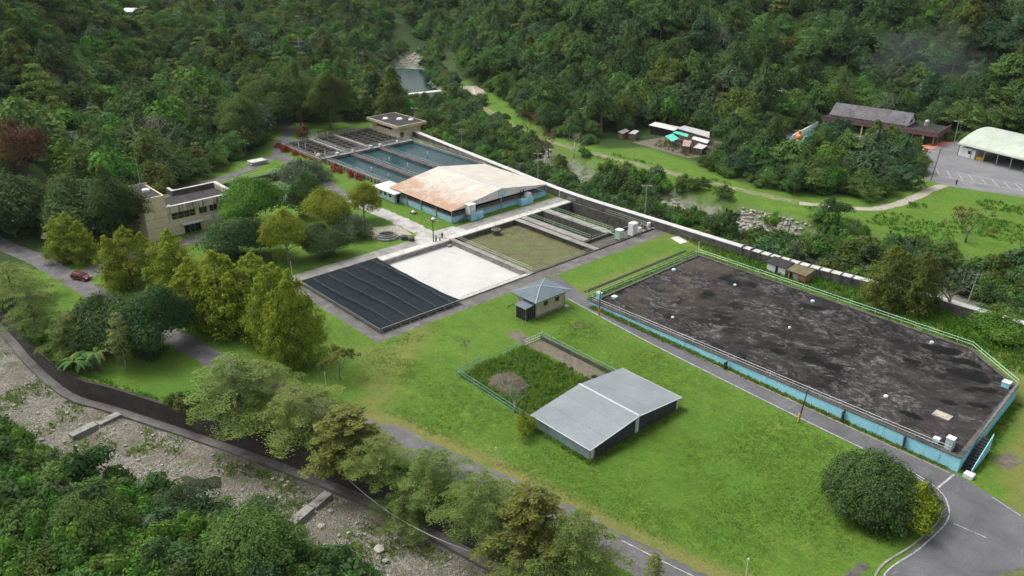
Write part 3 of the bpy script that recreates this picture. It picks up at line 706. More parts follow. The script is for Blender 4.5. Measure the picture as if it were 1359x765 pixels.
def tarp():
    t = thing('tarpaulin_cover', 'dark blue grey tarpaulin sagging over the white basin on a pipe frame', 'cover', (-139,87,0))
    nu, nv = 96, 130; mb = MB(); seam = []
    x0, x1, y0, y1 = -154.6, -123.4, 76.9, 97.0
    for i in range(nu+1):
        for j in range(nv+1):
            a, b = i/nu, j/nv
            x = x0+(x1-x0)*a
            yr = y1 + .2*math.sin(math.pi*a)
            y = y0+(yr-y0)*b
            ph = b*5.2 + .12*math.sin(a*5+b*3)
            s = math.sin(math.pi*a)**.7
            fr_ = (ph+.35) % 1; fold = (fr_/.1 if fr_ < .1 else ((1-fr_)/.9)**1.5)-.35
            z = .98 - .75*s*min(1,b*1.6)**.7 + .8*fold*s**.6 + .05*math.sin(a*23+b*11)*s
            mb.v.append((x, y, z))
            seam.append(1.0 if .1 < fr_ < .145 and 0 < j < nv else 0)
    for i in range(nu):
        for j in range(nv):
            k = i*(nv+1)+j; mb.f.append((k, k+nv+1, k+nv+2, k+1)); mb.m.append(0)
    o = mb.build('tarpaulin', 'tarp', t, smooth=True)
    at = o.data.attributes.new('seam', 'FLOAT', 'POINT'); at.data.foreach_set('value', np.array(seam, np.float32))
    sd = o.modifiers.new('thickness', 'SOLIDIFY'); sd.thickness = .03
    fr = MB()
    for p, q in (((-123.4,76.9),(-123.4,97.2)), ((-123.4,76.9),(-154.6,76.9))):
        P0, P1 = Vector((*p,.94)), Vector((*q,.94))
        fr.tube([P0,P1], .07, 6); fr.tube([P0-Vector((0,0,.45)),P1-Vector((0,0,.45))], .045, 6)
    fr.build('edge_pipe', 'rail', t)
    for k in range(10):
        y = 77.2 + k*2.2
        f = MB(); f.tube([(-123.4,y,0),(-123.4,y,.9)], .045, 6); f.tube([(-122.6,y,.02),(-123.4,y,.8)], .035, 5); f.build('frame_leg', 'rail', t)
    for k in range(1,14):
        x = -123.4 - k*2.4
        f = MB(); f.tube([(x,76.9,0),(x,76.9,.9)], .045, 6); f.build('frame_leg', 'rail', t)
tarp()
def weed_basin():
    t = thing('weedy_basin', 'sunken square basin overgrown with brownish grass between the white basin and the twin tanks', 'basin', (-139,130,0))
    mb = MB(); pit_walls(mb, -154,118.6,-124.5,140.6,-1.9,.2,.5); mb.build('basin_wall', 'concrete_dark', t)
    mb = MB(); mb.box(-153.5,119.1,-1.9,-125,140.1,-1.1); mb.build('grass_floor', 'basin_grass', t)
    mb = MB(); mb.box(-154,117.9,.2,-124.5,119.2,.34); mb.build('kerb_walk', 'concrete', t)
    mb = MB(); mb.box(-154,139.6,.2,-124.5,141.2,.36); mb.build('divider_walk', 'concrete', t)
    mb = MB(); railing(mb, [(-153.6,119.4,.3),(-125.2,119.4,.3)], 1, 2, 2.6, .04); railing(mb, [(-124.9,119.4,.25),(-124.9,140,.25)], .9, 2, 2.6, .05); mb.build('railing', 'rail', t)
    mb = MB(); mb.lathe([(1.1,-1.1),(1.1,-.2),(1.4,-.15),(1.4,.15),(1.1,.2)], (-151.6,131.5,.1), 14); mb.tube([(-151.9,131.5,.2),(-151.9,131.5,1.5)], .06, 6); mb.tube([(-151.2,131.5,.2),(-151.2,131.5,1.5)], .06, 6); mb.build('valve_pit', 'concrete_dark', t)
weed_basin()
def twin_tanks():
    t = thing('settling_tank', 'pair of deep empty concrete tanks with green railings beside the river wall', 'tank', (-139,152,0))
    mb = MB(); pit_walls(mb, -154,141.2,-124.5,162,-3.2,.3,.45)
    mb.box(-153.55,150.1,-3.2,-130.5,152.6,.3); mb.box(-130.5,141.65,-3.2,-129.9,161.55,.3)
    mb.build('tank_wall', 'concrete_dark', t)
    mb = MB(); mb.box(-153.55,145.6,-3.2,-130.55,146.1,-1.1); mb.build('inner_wall', 'soil', t)
    mb = MB(); mb.box(-153.55,141.65,-3.2,-130.55,145.6,-2.2); mb.box(-153.55,146.1,-3.2,-130.55,150.1,-2.6); mb.box(-153.55,152.6,-3.2,-130.55,161.55,-2.7); mb.build('mossy_floor', 'moss_bed', t)
    mb = MB(); mb.box(-129.9,141.65,-.9,-124.95,161.55,-.4); mb.build('side_floor', 'concrete_dark', t)
    mb = MB(); mb.box(-153.5,141.7,.3,-130.4,143.9,.42); mb.build('deck', 'concrete', t)
    mb = MB(); mb.box(-153.5,150.15,.3,-130.4,152.4,.42); mb.build('deck', 'concrete', t)
    mb = MB()
    for y in (144.1, 150.3, 152.5): railing(mb, [(-153.4,y,.42),(-130.3,y,.42)], 1.05, 2, 3.2, .034)
    railing(mb, [(-129.5,144,.3),(-129.5,152,.3)], 1.05, 2, 2.4, .035); railing(mb, [(-156,162.3,.1),(-126,162.3,.1)], 1.1, 2, 3, .04); railing(mb, [(-154.3,142,.3),(-154.3,162,.3)], 1.05, 2, 2.6, .035)
    mb.build('green_railing', 'rail_green', t)
    mb = MB(); mb.tube([(-130.2,150,1),(-127,150,1),(-127,150,.3)], .12, 8); mb.build('pipe', 'rail', t)
twin_tanks()
def cabinet(u, v, w, d, h, mat, label, extra=None):
    t = thing('equipment_cabinet', label, 'cabinet', (u,v,0))
    mb = MB(); mb.box(u-w/2,v-d/2,.12,u+w/2,v+d/2,h); mb.build('body', mat, t)
    mb = MB(); mb.box(u-w/2-.08,v-d/2-.08,h,u+w/2+.08,v+d/2+.08,h+.09); mb.build('cap', 'white', t)
    mb = MB(); mb.box(u+w/2,v-d*.3,.35,u+w/2+.04,v+d*.3,h-.25); o = mb.build('door', 'white', t)
    h_ = MB(); h_.box(u+w/2+.04,v+d*.18,h*.5,u+w/2+.09,v+d*.24,h*.5+.2); h_.build('handle', 'dark', o)
    mb = MB(); mb.box(u-w/2-.12,v-d/2-.12,0,u+w/2+.12,v+d/2+.12,.12); mb.build('plinth', 'concrete', t)
    return t
cabinet(-126.4,150.6,1.6,1.6,2.3,'rail_green','pale green cabinet with white lid at the end of the twin tanks')
cabinet(-125.9,155.2,1.6,2.0,3.1,'white','tall white cabinet beside the heap of pipes at the twin tanks')
def pipe_heap():
    t = thing('pipe_heap', 'jumble of rusty valves and white drums beside the tall white cabinet', 'machinery', (-126,159.5,0))
    rg = random.Random(3)
    for k in range(9):
        x, y = -126+rg.uniform(-1.6,1.2), 159.3+rg.uniform(-2.2,2)
        a = rg.uniform(0,6.28); l = rg.uniform(.5,1.3); z = rg.uniform(.35,1.3)
        MB().tube([(x-math.cos(a)*l,y-math.sin(a)*l,z),(x+math.cos(a)*l,y+math.sin(a)*l,z+rg.uniform(-.2,.3))], rg.uniform(.1,.24), 8).build('pipe', rg.choice(['brick','rail','concrete_dark']), t)
    for x, y in ((-126.4,162.2),(-125.6,157.6)):
        MB().lathe([(.45,0),(.48,.1),(.48,1),(.44,1.1)], (x,y,.3), 12).build('drum', 'white', t)
    MB().box(-128,157,.0,-124.6,163,.3).build('plinth', 'concrete', t)
pipe_heap()

# ------------------------------------------------------------------ water pools and beige pump house behind
def pools():
    t = thing('settling_pool', 'three long blue green water pools side by side behind the rust stained roof', 'pool', (-215,148,0))
    w = MB(); pit_walls(w, -236.5,131,-190,166.5,0,1.55,.5); w.build('outer_wall', 'concrete', t)
    w = MB(); w.box(-236,141.0-.9,0,-190.5,141.0+.9,1.5); w.build('divider', 'concrete_dark', t)
    w = MB(); w.box(-236,152.2-.9,0,-190.5,152.2+.9,1.5); w.build('divider', 'concrete_dark', t)
    for a, b in ((131.5,140.1),(141.9,151.3),(153.1,166)):
        w = MB(); w.box(-236,a,0,-190.5,b,.85); w.build('pool_water', 'pool', t)
    for k in range(24): MB().box(-235.6+k*1.9,130.72,0,-235.2+k*1.9,131-.002,1.4).build('buttress', 'timber', t)
    w = MB(); railing(w, [(-236.2,131.2,1.55),(-191,131.2,1.55)], 1.0, 2, 2.6, .04); railing(w, [(-236,166.3,1.55),(-191,166.3,1.55)], 1.0, 2, 2.6, .04); 
    for y in (140.3,141.7,151.5,152.9): railing(w, [(-235.4,y,1.5),(-192,y,1.5)], .9, 1, 3.2, .03)
    w.build('railing', 'rail', t)
    for x, y in ((-216,135.8),(-222,146.6),(-212,146.8),(-219,160),(-207,136)):
        w = MB(); w.tube([(x,y,.8),(x,y,2.0)], .14, 8); w.build('float_post', 'white', t)
pools()
def catwalk():
    t = thing('catwalk', 'railed steel catwalk crossing between the dark basins and the blue green pools', 'catwalk', (-236,148,0))
    MB().box(-237.6,130.2,1.6,-235.6,166.2,1.78).build('deck', 'concrete', t)
    w = MB(); railing(w, [(-237.5,130.2,1.78),(-237.5,166,1.78)], 1.2, 3, 1.5, .05); railing(w, [(-235.7,130.2,1.78),(-235.7,166,1.78)], 1.2, 3, 1.5, .05)
    for k in range(12):
        y = 130.5+k*3; w.tube([(-235.7,y,1.8),(-235.7,y+1.5,2.95)], .04, 4); w.tube([(-237.5,y,1.8),(-237.5,y+1.5,2.95)], .04, 4)
    w.build('handrail', 'rail', t)
    for y, s in ((136,.8),(142,.6),(149,.9),(153,.7),(160,.6)):
        MB().box(-237.1,y-s*.6,1.78,-236.1,y+s*.6,1.78+s).build('gearbox', 'white', t)
    w = MB()
    for y in (131,139.5,150.5,161,165): w.box(-237.2,y-.25,0,-236.55,y+.25,1.6)
    w.build('pier', 'concrete', t)
catwalk()
def dark_basins():
    t = thing('flocculation_basin', 'row of dark water basins crossed by walkways in front of the beige pump house', 'basin', (-251,150,0))
    w = MB(); pit_walls(w, -265,130.5,-237.7,167,0,1.05,.5); w.build('outer_wall', 'concrete', t)
    for y in (141.5,151.2):
        w = MB(); w.box(-264.5,y-.55,0,-238.2,y+.55,1.0); w.build('divider', 'concrete', t)
    for i, (a, b) in enumerate(((131,140.95),(142.05,150.65),(151.75,166.5))):
        w = MB(); w.box(-264.5,a,0,-238.2,b,.5); w.build('basin_water', 'pool_dark', t)
    w = MB()
    for k in range(8):
        x = -262.5+k*3.1
        for a, b in ((131,140.9),(142.1,150.6),(151.8,166.4)): w.box(x-.12,a,.45,x+.12,b,.78)
    for k in range(12): 
        y = 132.5 + k*2.9
        w.box(-264.4,y-.1,.46,-238.3,y+.1,.68)
    w.build('baffle', 'soil', t)
    w = MB()
    for y in (130.7,142.05,140.95,166.7): railing(w, [(-264.6,y,1.0),(-238.4,y,1.0)], 1, 2, 2.4, .035)
    railing(w, [(-264.8,130.8,1.05),(-264.8,166.8,1.05)], 1, 2, 2.6, .04)
    w.build('railing', 'rail', t)
    for x, y in ((-258,133.5),(-254.5,134.2),(-243,131.4),(-241,134),(-240,138)):
        MB().tube([(x,y,.5),(x,y,2.5)], .12, 8).build('standpipe', 'white', t)
    for x, y in ((-241.5,131.8),):
        w = MB(); w.lathe([(.9,0),(1.0,.5),(.6,1.0),(.1,1.2)], (x,y,1.0), 10); w.build('cover_dome', 'ochre', t)
dark_basins()
def pump_house_beige():
    t = thing('pump_house', 'beige flat roofed pump house at the end of the river wall', 'building', (-253,171,0))
    w = MB(); w.box(-262,166.4,0,-245,176.2,4.3); w.build('wall', 'cream', t)
    r = MB(); r.box(-263.6,165,4.3,-243.4,177.8,5.3); ro = r.build('roof', 'ochre', t)
    r = MB(); r.box(-263,165.6,5.3,-244,177.2,5.38); r.build('roof_deck', 'flat_roof', ro)
    for x, y, s in ((-256,168.5,1.1),(-252,172,1.2),(-248.4,174.5,1.0)):
        r = MB(); r.lathe([(s,0),(s,.25),(s*.7,.55),(.1,.7)], (x,y,5.38), 12); r.build('vent', 'white', ro)
    w = MB(); w.box(-245,167.2,0,-244.95,168.6,2.5); d = w.build('door', 'glass', t)
    w = MB()
    for y in (169.3,172.9): w.box(-245,y,0,-244.9,y+.25,4.3)
    w.build('pilaster', 'cream', t)
    w = MB(); w.box(-259,166.37,2.9,-249,166.4,4.1); w.build('window', 'glass', t)
pump_house_beige()

# ------------------------------------------------------------------ open roofed filter building
def filter_building():
    t = thing('filter_building', 'open sided filter building with rust stained white gable roof and blue base wall', 'building', (-177,143,0))
    w = MB(); w.box(-190,126.3,0,-163.3,127,1.45); w.box(-163.9,127,0,-163.3,160,1.45); w.box(-190,160,0,-163.3,160.6,1.45); w.build('base_wall', 'blue', t)
    w = MB(); w.box(-190,126.26,.55,-163.9,126.3,1.4); w.build('base_panel', 'blue_pale', t)
    w = MB(); w.box(-189.9,127,0,-163.9,160,.5); w.build('floor', 'dark', t)
    w = MB()
    for x in (-188.5,-181,-174): w.box(x,127.5,.5,x+1,159.5,1.5)
    w.build('channel_wall', 'concrete_dark', t)
    for y in (126.15,160.75,143.4):
        for x in ((-190.5,-183.6,-176.8,-170,-163.2) if y != 143.4 else (-163.2,)):
            MB().box(x-.12,y-.12,0,x+.12,y+.12,3.42).build('column', 'rail', t)
    # roof: two slopes, rusty towards the near eave
    er, zr, ze = 143.4, 6.1, 3.5
    nx, ny = 30, 14
    for side, (y0, y1) in enumerate(((125.6,er),(161.3,er))):
        rb = MB(); ru = []
        for j in range(ny+1):
            for i in range(nx+1):
                b = j/ny; x = -191.4 + 28.6*i/nx; rb.v.append((x, y0+(y1-y0)*b, ze+(zr-ze)*b))
                ru.append((1-b*.75)*(.82 if side == 0 else .1))
        for j in range(ny):
            for i in range(nx):
                k = j*(nx+1)+i; f = (k,k+1,k+nx+2,k+nx+1); rb.f.append(f if side == 0 else f[::-1]); rb.m.append(0)
        o = rb.build('roof', 'rust_roof', t)
        at = o.data.attributes.new('rust','FLOAT','POINT'); at.data.foreach_set('value', np.array(ru, np.float32))
        sm = o.modifiers.new('thickness','SOLIDIFY'); sm.thickness = .07
    MB().tube([(-191.4,er,zr+.03),(-162.8,er,zr+.03)], .13, 6).build('ridge_cap', 'trim', t)
    # gable sheets at both ends
    for x in (-163.0,-191.2):
        g = MB(); v = [(x,125.9,3.42),(x,161.0,3.42),(x,er,5.95)]
        g.add(v+[(p[0]+.06,p[1],p[2]) for p in v], [(0,2,1),(3,4,5),(0,1,4,3),(1,2,5,4),(2,0,3,5)]); o = g.build('gable', 'tin_white', t)
    g = MB(); g.box(-162.94,142.1,3.45,-162.86,144.9,5.75); g.build('gable_panel', 'blue_pale', t)
    w = MB(); railing(w, [(-163.4,127,1.45),(-163.4,160,1.45)], 1.1, 3, 2.2, .05); railing(w, [(-190,126.4,1.45),(-163.4,126.4,1.45)], 1, 2, 2.3, .04); w.build('railing', 'rail', t)
    MB().tube([(-163.05,130,1.9),(-163.05,158,1.9)], .15, 8).build('pipe', 'brick', t)
    MB().tube([(-162.9,130,1.3),(-162.9,158,1.3)], .1, 8).build('pipe', 'rail', t)
    for y0 in (131.2,149.6):
        w = MB(); w.box(-163.25,y0,0,-161.2,y0+4.2,1.7); w.build('plinth', 'blue', t)
        for k in range(3):
            MB().tube([(-162.6,y0+.5+k*1.1,1.7),(-162.6,y0+.5+k*1.1,4.1 if k < 2 else 3)], .13, 8).build('standpipe', 'dark', t)
        w = MB(); railing(w, [(-161.3,y0,1.7),(-161.3,y0+4.2,1.7)], 1, 2, 1.4, .04); w.build('handrail', 'rail', t)
    for s in (0,):
        w = MB()
        for k in range(6): w.box(-162.9,128.3+k*.38,.28*k,-161.9,128.7+k*.38,.28*(k+1))
        w.build('stair', 'concrete_dark', t)
        w = MB()
        for x in (-162.95,-161.85): w.tube([(x,128.3,1.0),(x,130.8,2.7)], .05, 5); w.tube([(x,128.3,0),(x,128.3,1)], .05, 5)
        w.build('stair_rail', 'rail', t)
    return t
filter_building()
def white_tank():
    t = thing('water_tank', 'white upright box tank on the blue plinth at the near gable corner', 'tank', (-162.2,131.3,1.7))
    MB().box(-163.0,130.6,1.75,-161.4,132.8,4.3).build('body', 'white', t)
    MB().box(-163.1,130.5,4.3,-161.3,132.9,4.42).build('lid', 'white', t)
    MB().tube([(-161.3,131,1.75),(-161.3,131,4.2)], .06, 6).build('pipe', 'rail', t)
    MB().box(-163,130.7,1.7,-161.5,132.7,1.75).build('foot', 'concrete', t)
white_tank()
t = thing('water_tank', 'low white box on the second blue plinth, far end of the gable side', 'tank', (-162.2,151,1.7))
MB().box(-163,151.9,1.75,-161.6,153.3,2.9).build('body', 'white', t); MB().box(-163.05,151.85,2.9,-161.55,153.35,3.0).build('lid', 'trim', t)
def lean_to():
    t = thing('store_shed', 'small white store shed with pale sloping roof left of the rust stained roof', 'shed', (-191,126,0))
    w = MB(); w.box(-196,124.6,0,-187.4,128.8,2.75); w.build('wall', 'blue_pale', t)
    w = MB(); w.slab([(-197,123.6,3.0),(-185.8,123.6,3.0),(-185.8,129.6,3.3),(-197,129.6,3.3)], .12); w.build('roof', 'tin_white', t)
    w = MB(); w.box(-187.4,125.4,0,-187.35,126.6,2.1); w.build('door', 'dark', t)
    for x in (-194.6,-192.4,-190): 
        o = MB(); o.box(x,124.55,1.2,x+1.1,124.6,2.1); o.build('window', 'glass', t)
    for x in (-186.2,-196.7): MB().tube([(x,124,0),(x,124,2.95)], .07, 6).build('post', 'rail', t)
lean_to()

# ------------------------------------------------------------------ cream office
def office():
    t = thing('office_building', 'cream concrete office with stair tower and stained parapet among trees', 'building', (-208,72,0))
    w = MB(); w.box(-214.2,61.7,0,-202.5,67.1,11.2); tw = w.build('stair_tower', 'cream', t)
    w = MB(); w.box(-213.8,62.1,11.2,-202.9,66.7,11.25); w.build('tower_roof', 'flat_roof', tw)
    w = MB(); w.box(-214.4,61.5,10.2,-214.2,67.3,11.7); w.box(-214.2,61.5,11.2,-202.4,61.8,11.6); w.build('tower_parapet', 'cream_run', tw)
    w = MB(); w.box(-214.5,67.1,0,-203.3,85,6.4); w.build('wall', 'cream', t)
    f = MB(); f.box(-203.3,67.1,6.2,-202.3,85.6,8.0); f.box(-215.3,84.6,6.2,-203.3,85.6,8.0); f.build('parapet', 'cream_run', t)
    f = MB(); f.box(-215.3,74,6.4,-214.5,84.6,8.0); f.box(-218.3,73.2,6.4,-214.5,74,8.0); f.build('back_parapet', 'concrete_dark', t)
    f = MB(); f.box(-202.31,67.0,8.0,-203.1,85.6,8.08); f.box(-215.3,84.8,8.0,-203.1,85.6,8.08); f.box(-215.3,74,8.0,-214.6,84.8,8.08); f.box(-218.3,73.2,8.0,-214.6,74,8.08); f.build('coping', 'concrete_pale', t)
    r = MB(); r.box(-214.5,67.2,6.4,-203.3,84.6,6.75); r.build('roof', 'flat_roof', t)
    r = MB(); r.box(-218,66.5,0,-214.5,74,6.5); r.build('rear_wing', 'concrete_dark', t)
    g = MB(); g.box(-203.3,68.4,4.2,-203.24,74.4,6.0); wi = g.build('window', 'glass', t)
    g = MB()
    for y in (69.9,71.4,72.9): g.box(-203.24,y-.05,4.2,-203.18,y+.05,6)
    g.box(-203.24,68.4,5.0,-203.18,74.4,5.08); g.build('frame', 'rail', wi)
    for y in (75.4,78.2,81.2):
        g = MB(); g.box(-203.3,y,4.3,-203.24,y+2,6.0); wi = g.build('window', 'glass', t)
        g = MB(); g.box(-203.24,y+.95,4.3,-203.18,y+1.05,6.0); g.build('frame', 'rail', wi)
        g = MB(); g.box(-203.3,y-.1,4.12,-203.05,y+2.1,4.3); g.build('sill', 'cream', wi)
    for y in (76.4,79.2,82.2):
        g = MB(); g.box(-203.3,y,2.0,-203.2,y+2.1,3.4); g.build('panel', 'white', t)
    g = MB(); g.box(-203.3,71,0,-203.22,75.2,2.6); d = g.build('door', 'glass', t)
    g = MB()
    for y in (72.3,73.6): g.box(-203.22,y-.06,0,-203.16,y+.06,2.6)
    g.build('frame', 'rail', d)
    g = MB(); g.box(-203.3,70.2,2.7,-201.4,76,2.95); g.build('canopy', 'concrete_pale', t)
    g = MB(); g.box(-202.55,61.7,5.6,-202.47,67.1,5.75); g.box(-202.55,61.7,3.2,-202.47,67.1,3.3); g.build('band', 'cream_run', tw)
    m = MB(); m.tube([(-212,65,11.25),(-212,65,12.6)], .25, 8); m.tube([(-212,65,12.6),(-212,65,21)], [.1,.03], 6); m.build('antenna', 'pole_grey', tw)
    m = MB(); m.box(-209,64,11.25,-207.4,65.6,11.9); m.build('roof_hatch', 'white', tw)
    m = MB(); m.lathe([(.5,0),(.55,.6),(.4,.9)], (-205,68.6,6.75), 10); m.build('roof_vent', 'trim', t)
office()
def sunken_pond():
    t = thing('sunken_pond', 'square sunken pond of pale green water with white railing behind the office', 'pond', (-224,104,0))
    w = MB(); pit_walls(w, -237,93.5,-210,114.5,-3.4,.15,.5); w.build('basin_wall', 'concrete_dark', t)
    w = MB(); w.box(-236.5,94,-3.4,-210.5,114,-2.3); w.build('pond_water', 'pond_green', t)
    w = MB(); w.box(-232,101,-2.29,-226,109,-1.2); w.build('bed_ledge', 'moss_bed', t)
    w = MB(); railing(w, [(-237.6,93,0),(-237.6,115.2,0),(-212,115.2,0)], 1.1, 2, 2.6, .05); w.build('railing', 'rail_white', t)
sunken_pond()

# ------------------------------------------------------------------ pump house with hipped roof, metal shed
def hip_house():
    t = thing('pump_house', 'small ochre house with grey hipped metal roof beside the asphalt road', 'building', (-110.6,108.3,0))
    w = MB(); w.box(-113.9,104.3,0,-108.1,112.4,3.75); w.build('wall', 'ochre', t)
    w = MB(); w.box(-114.1,104.1,0,-107.9,112.6,.35); w.build('plinth', 'concrete', t)
    a, b, z0, z1 = (-115,103.2), (-107.2,113.4), 3.78, 4.95
    c = [(a[0],a[1],z0),(b[0],a[1],z0),(b[0],b[1],z0),(a[0],b[1],z0)]; m = (-111.1,108.3,z1)
    r = MB(); r.add(c+[m]+[(p[0],p[1],p[2]-.12) for p in c], [(0,1,4),(1,2,4),(2,3,4),(3,0,4),(0,5,6,1),(1,6,7,2),(2,7,8,3),(3,8,5,0),(8,7,6,5)]); ro = r.build('roof', 'pump_roof', t)
    r = MB()
    for p in c: r.tube([(p[0],p[1],p[2]+.02),(m[0],m[1],m[2]+.02)], .07, 5)
    r.build('hip_cap', 'trim', ro)
    for y in (106.3,109.6):
        g = MB(); g.box(-108.1,y,1.9,-108.06,y+1.15,2.9); wi = g.build('window', 'glass', t)
        g = MB(); g.box(-108.1,y-.12,1.78,-107.98,y+1.27,1.9); g.box(-108.1,y-.12,2.9,-107.98,y+1.27,3.02); g.box(-108.1,y-.12,1.9,-107.98,y,2.9); g.box(-108.1,y+1.15,1.9,-107.98,y+1.27,2.9); g.build('frame', 'ochre', wi)
    MB().tube([(-107.95,112.2,.1),(-107.95,112.2,3.7)], .06, 6).build('downpipe', 'timber', t)
    MB().box(-108,112,0,-107,112.9,.3).build('doorstep', 'concrete_pale', t)
    g = MB(); g.box(-111,101.5,.1,-108.25,104.28,2.72); g.build('annex', 'mesh_black', t)
    g = MB(); g.slab([(-111.3,101.1,2.86),(-107.95,101.1,2.86),(-107.95,104.1,3.2),(-111.3,104.1,3.2)], .1); g.build('annex_roof', 'pump_roof', t)
    g = MB()
    for x, y in ((-111.05,101.45),(-108.2,101.45),(-108.2,104.2)): g.tube([(x,y,0),(x,y,2.75)], .06, 6)
    for k in range(1,5):
        g.tube([(-111.05+k*.57,101.46,.1),(-111.05+k*.57,101.46,2.7)], .02, 4); g.tube([(-108.22,101.45+k*.55,.1),(-108.22,101.45+k*.55,2.7)], .02, 4)
    g.build('annex_frame', 'rail', t)
hip_house()
def metal_shed():
    t = thing('metal_shed', 'low grey metal shed with shallow gable roof and charcoal end wall on the lawn', 'shed', (-74,87.8,0))
    x0, x1, y0, y1, yr, ze, zr = -80.2,-67.9,77.1,98.4,87.85,2.2,3.35
    w = MB(); w.box(x0+.06,y0,0,x1-.1,y0+.08,2.15); w.build('side_wall', 'teal_sheet', t)
    w = MB(); w.box(x0+.06,y1-.08,0,x1-.1,y1,2.15); w.build('side_wall', 'teal_sheet', t)
    for x in (x1-.1, x0):
        g = MB(); v = [(x,y0+.08,0),(x,y1-.08,0),(x,y1-.08,2.15),(x,yr,3.27),(x,y0+.08,2.15)]
        g.add(v+[(p[0]+.06,p[1],p[2]) for p in v], [(0,4,3,2,1),(5,6,7,8,9),(0,1,6,5),(1,2,7,6),(2,3,8,7),(3,4,9,8),(4,0,5,9)]); g.build('end_wall', 'charcoal', t)
    for y, wd, h in ((y0+.1,.75,2.2),(yr-.4,.8,3.2)):
        g = MB(); g.box(x1-.04,y,0,x1+.03,y+wd,h); g.build('pilaster', 'trim', t)
    g = MB(); g.box(x1-.04,y1-.5,0,x1+.03,y1-.1,2.2); g.build('pilaster', 'trim', t)
    for (ya, yb, nm) in ((y0-.35,yr,0),(y1+.35,yr,1)):
        q = [(x0-.35,ya,ze),(x1+.3,ya,ze),(x1+.3,yb,zr),(x0-.35,yb,zr)]
        if nm: q = q[::-1]
        r = MB(); r.slab(q, .08); ro = r.build('roof', 'shed_roof', t)
    for ya in (y0-.35, y1+.35):
        for f in (.34,.68):
            y_ = ya+(yr-ya)*f; z_ = ze+(zr-ze)*f; g = MB(); g.box(x0-.33,y_-.035,z_-.05,x1+.28,y_+.035,z_+.02); g.build('sheet_lap', 'shed_roof', t)
        g = MB(); g.tube([(x0-.35,ya,ze-.06),(x1+.3,ya,ze-.06)], .08, 6); g.build('gutter', 'trim', t)
    r = MB(); r.tube([(x0-.35,yr,zr+.03),(x1+.3,yr,zr+.03)], .16, 6); r.build('ridge_cap', 'trim', t)
    r = MB()
    for ya, yb in ((y0-.35,yr),(y1+.35,yr)):
        r.tube([(x1+.32,ya,ze-.03),(x1+.32,yb,zr-.03)], .09, 5)
    r.build('verge_trim', 'trim', t)
    for y in (80.6,84.4,91.5,95):
        g = MB(); g.box(x1-.04,y-.03,0,x1-.02,y+.03,2.3); g.build('seam', 'dark', t)
metal_shed()

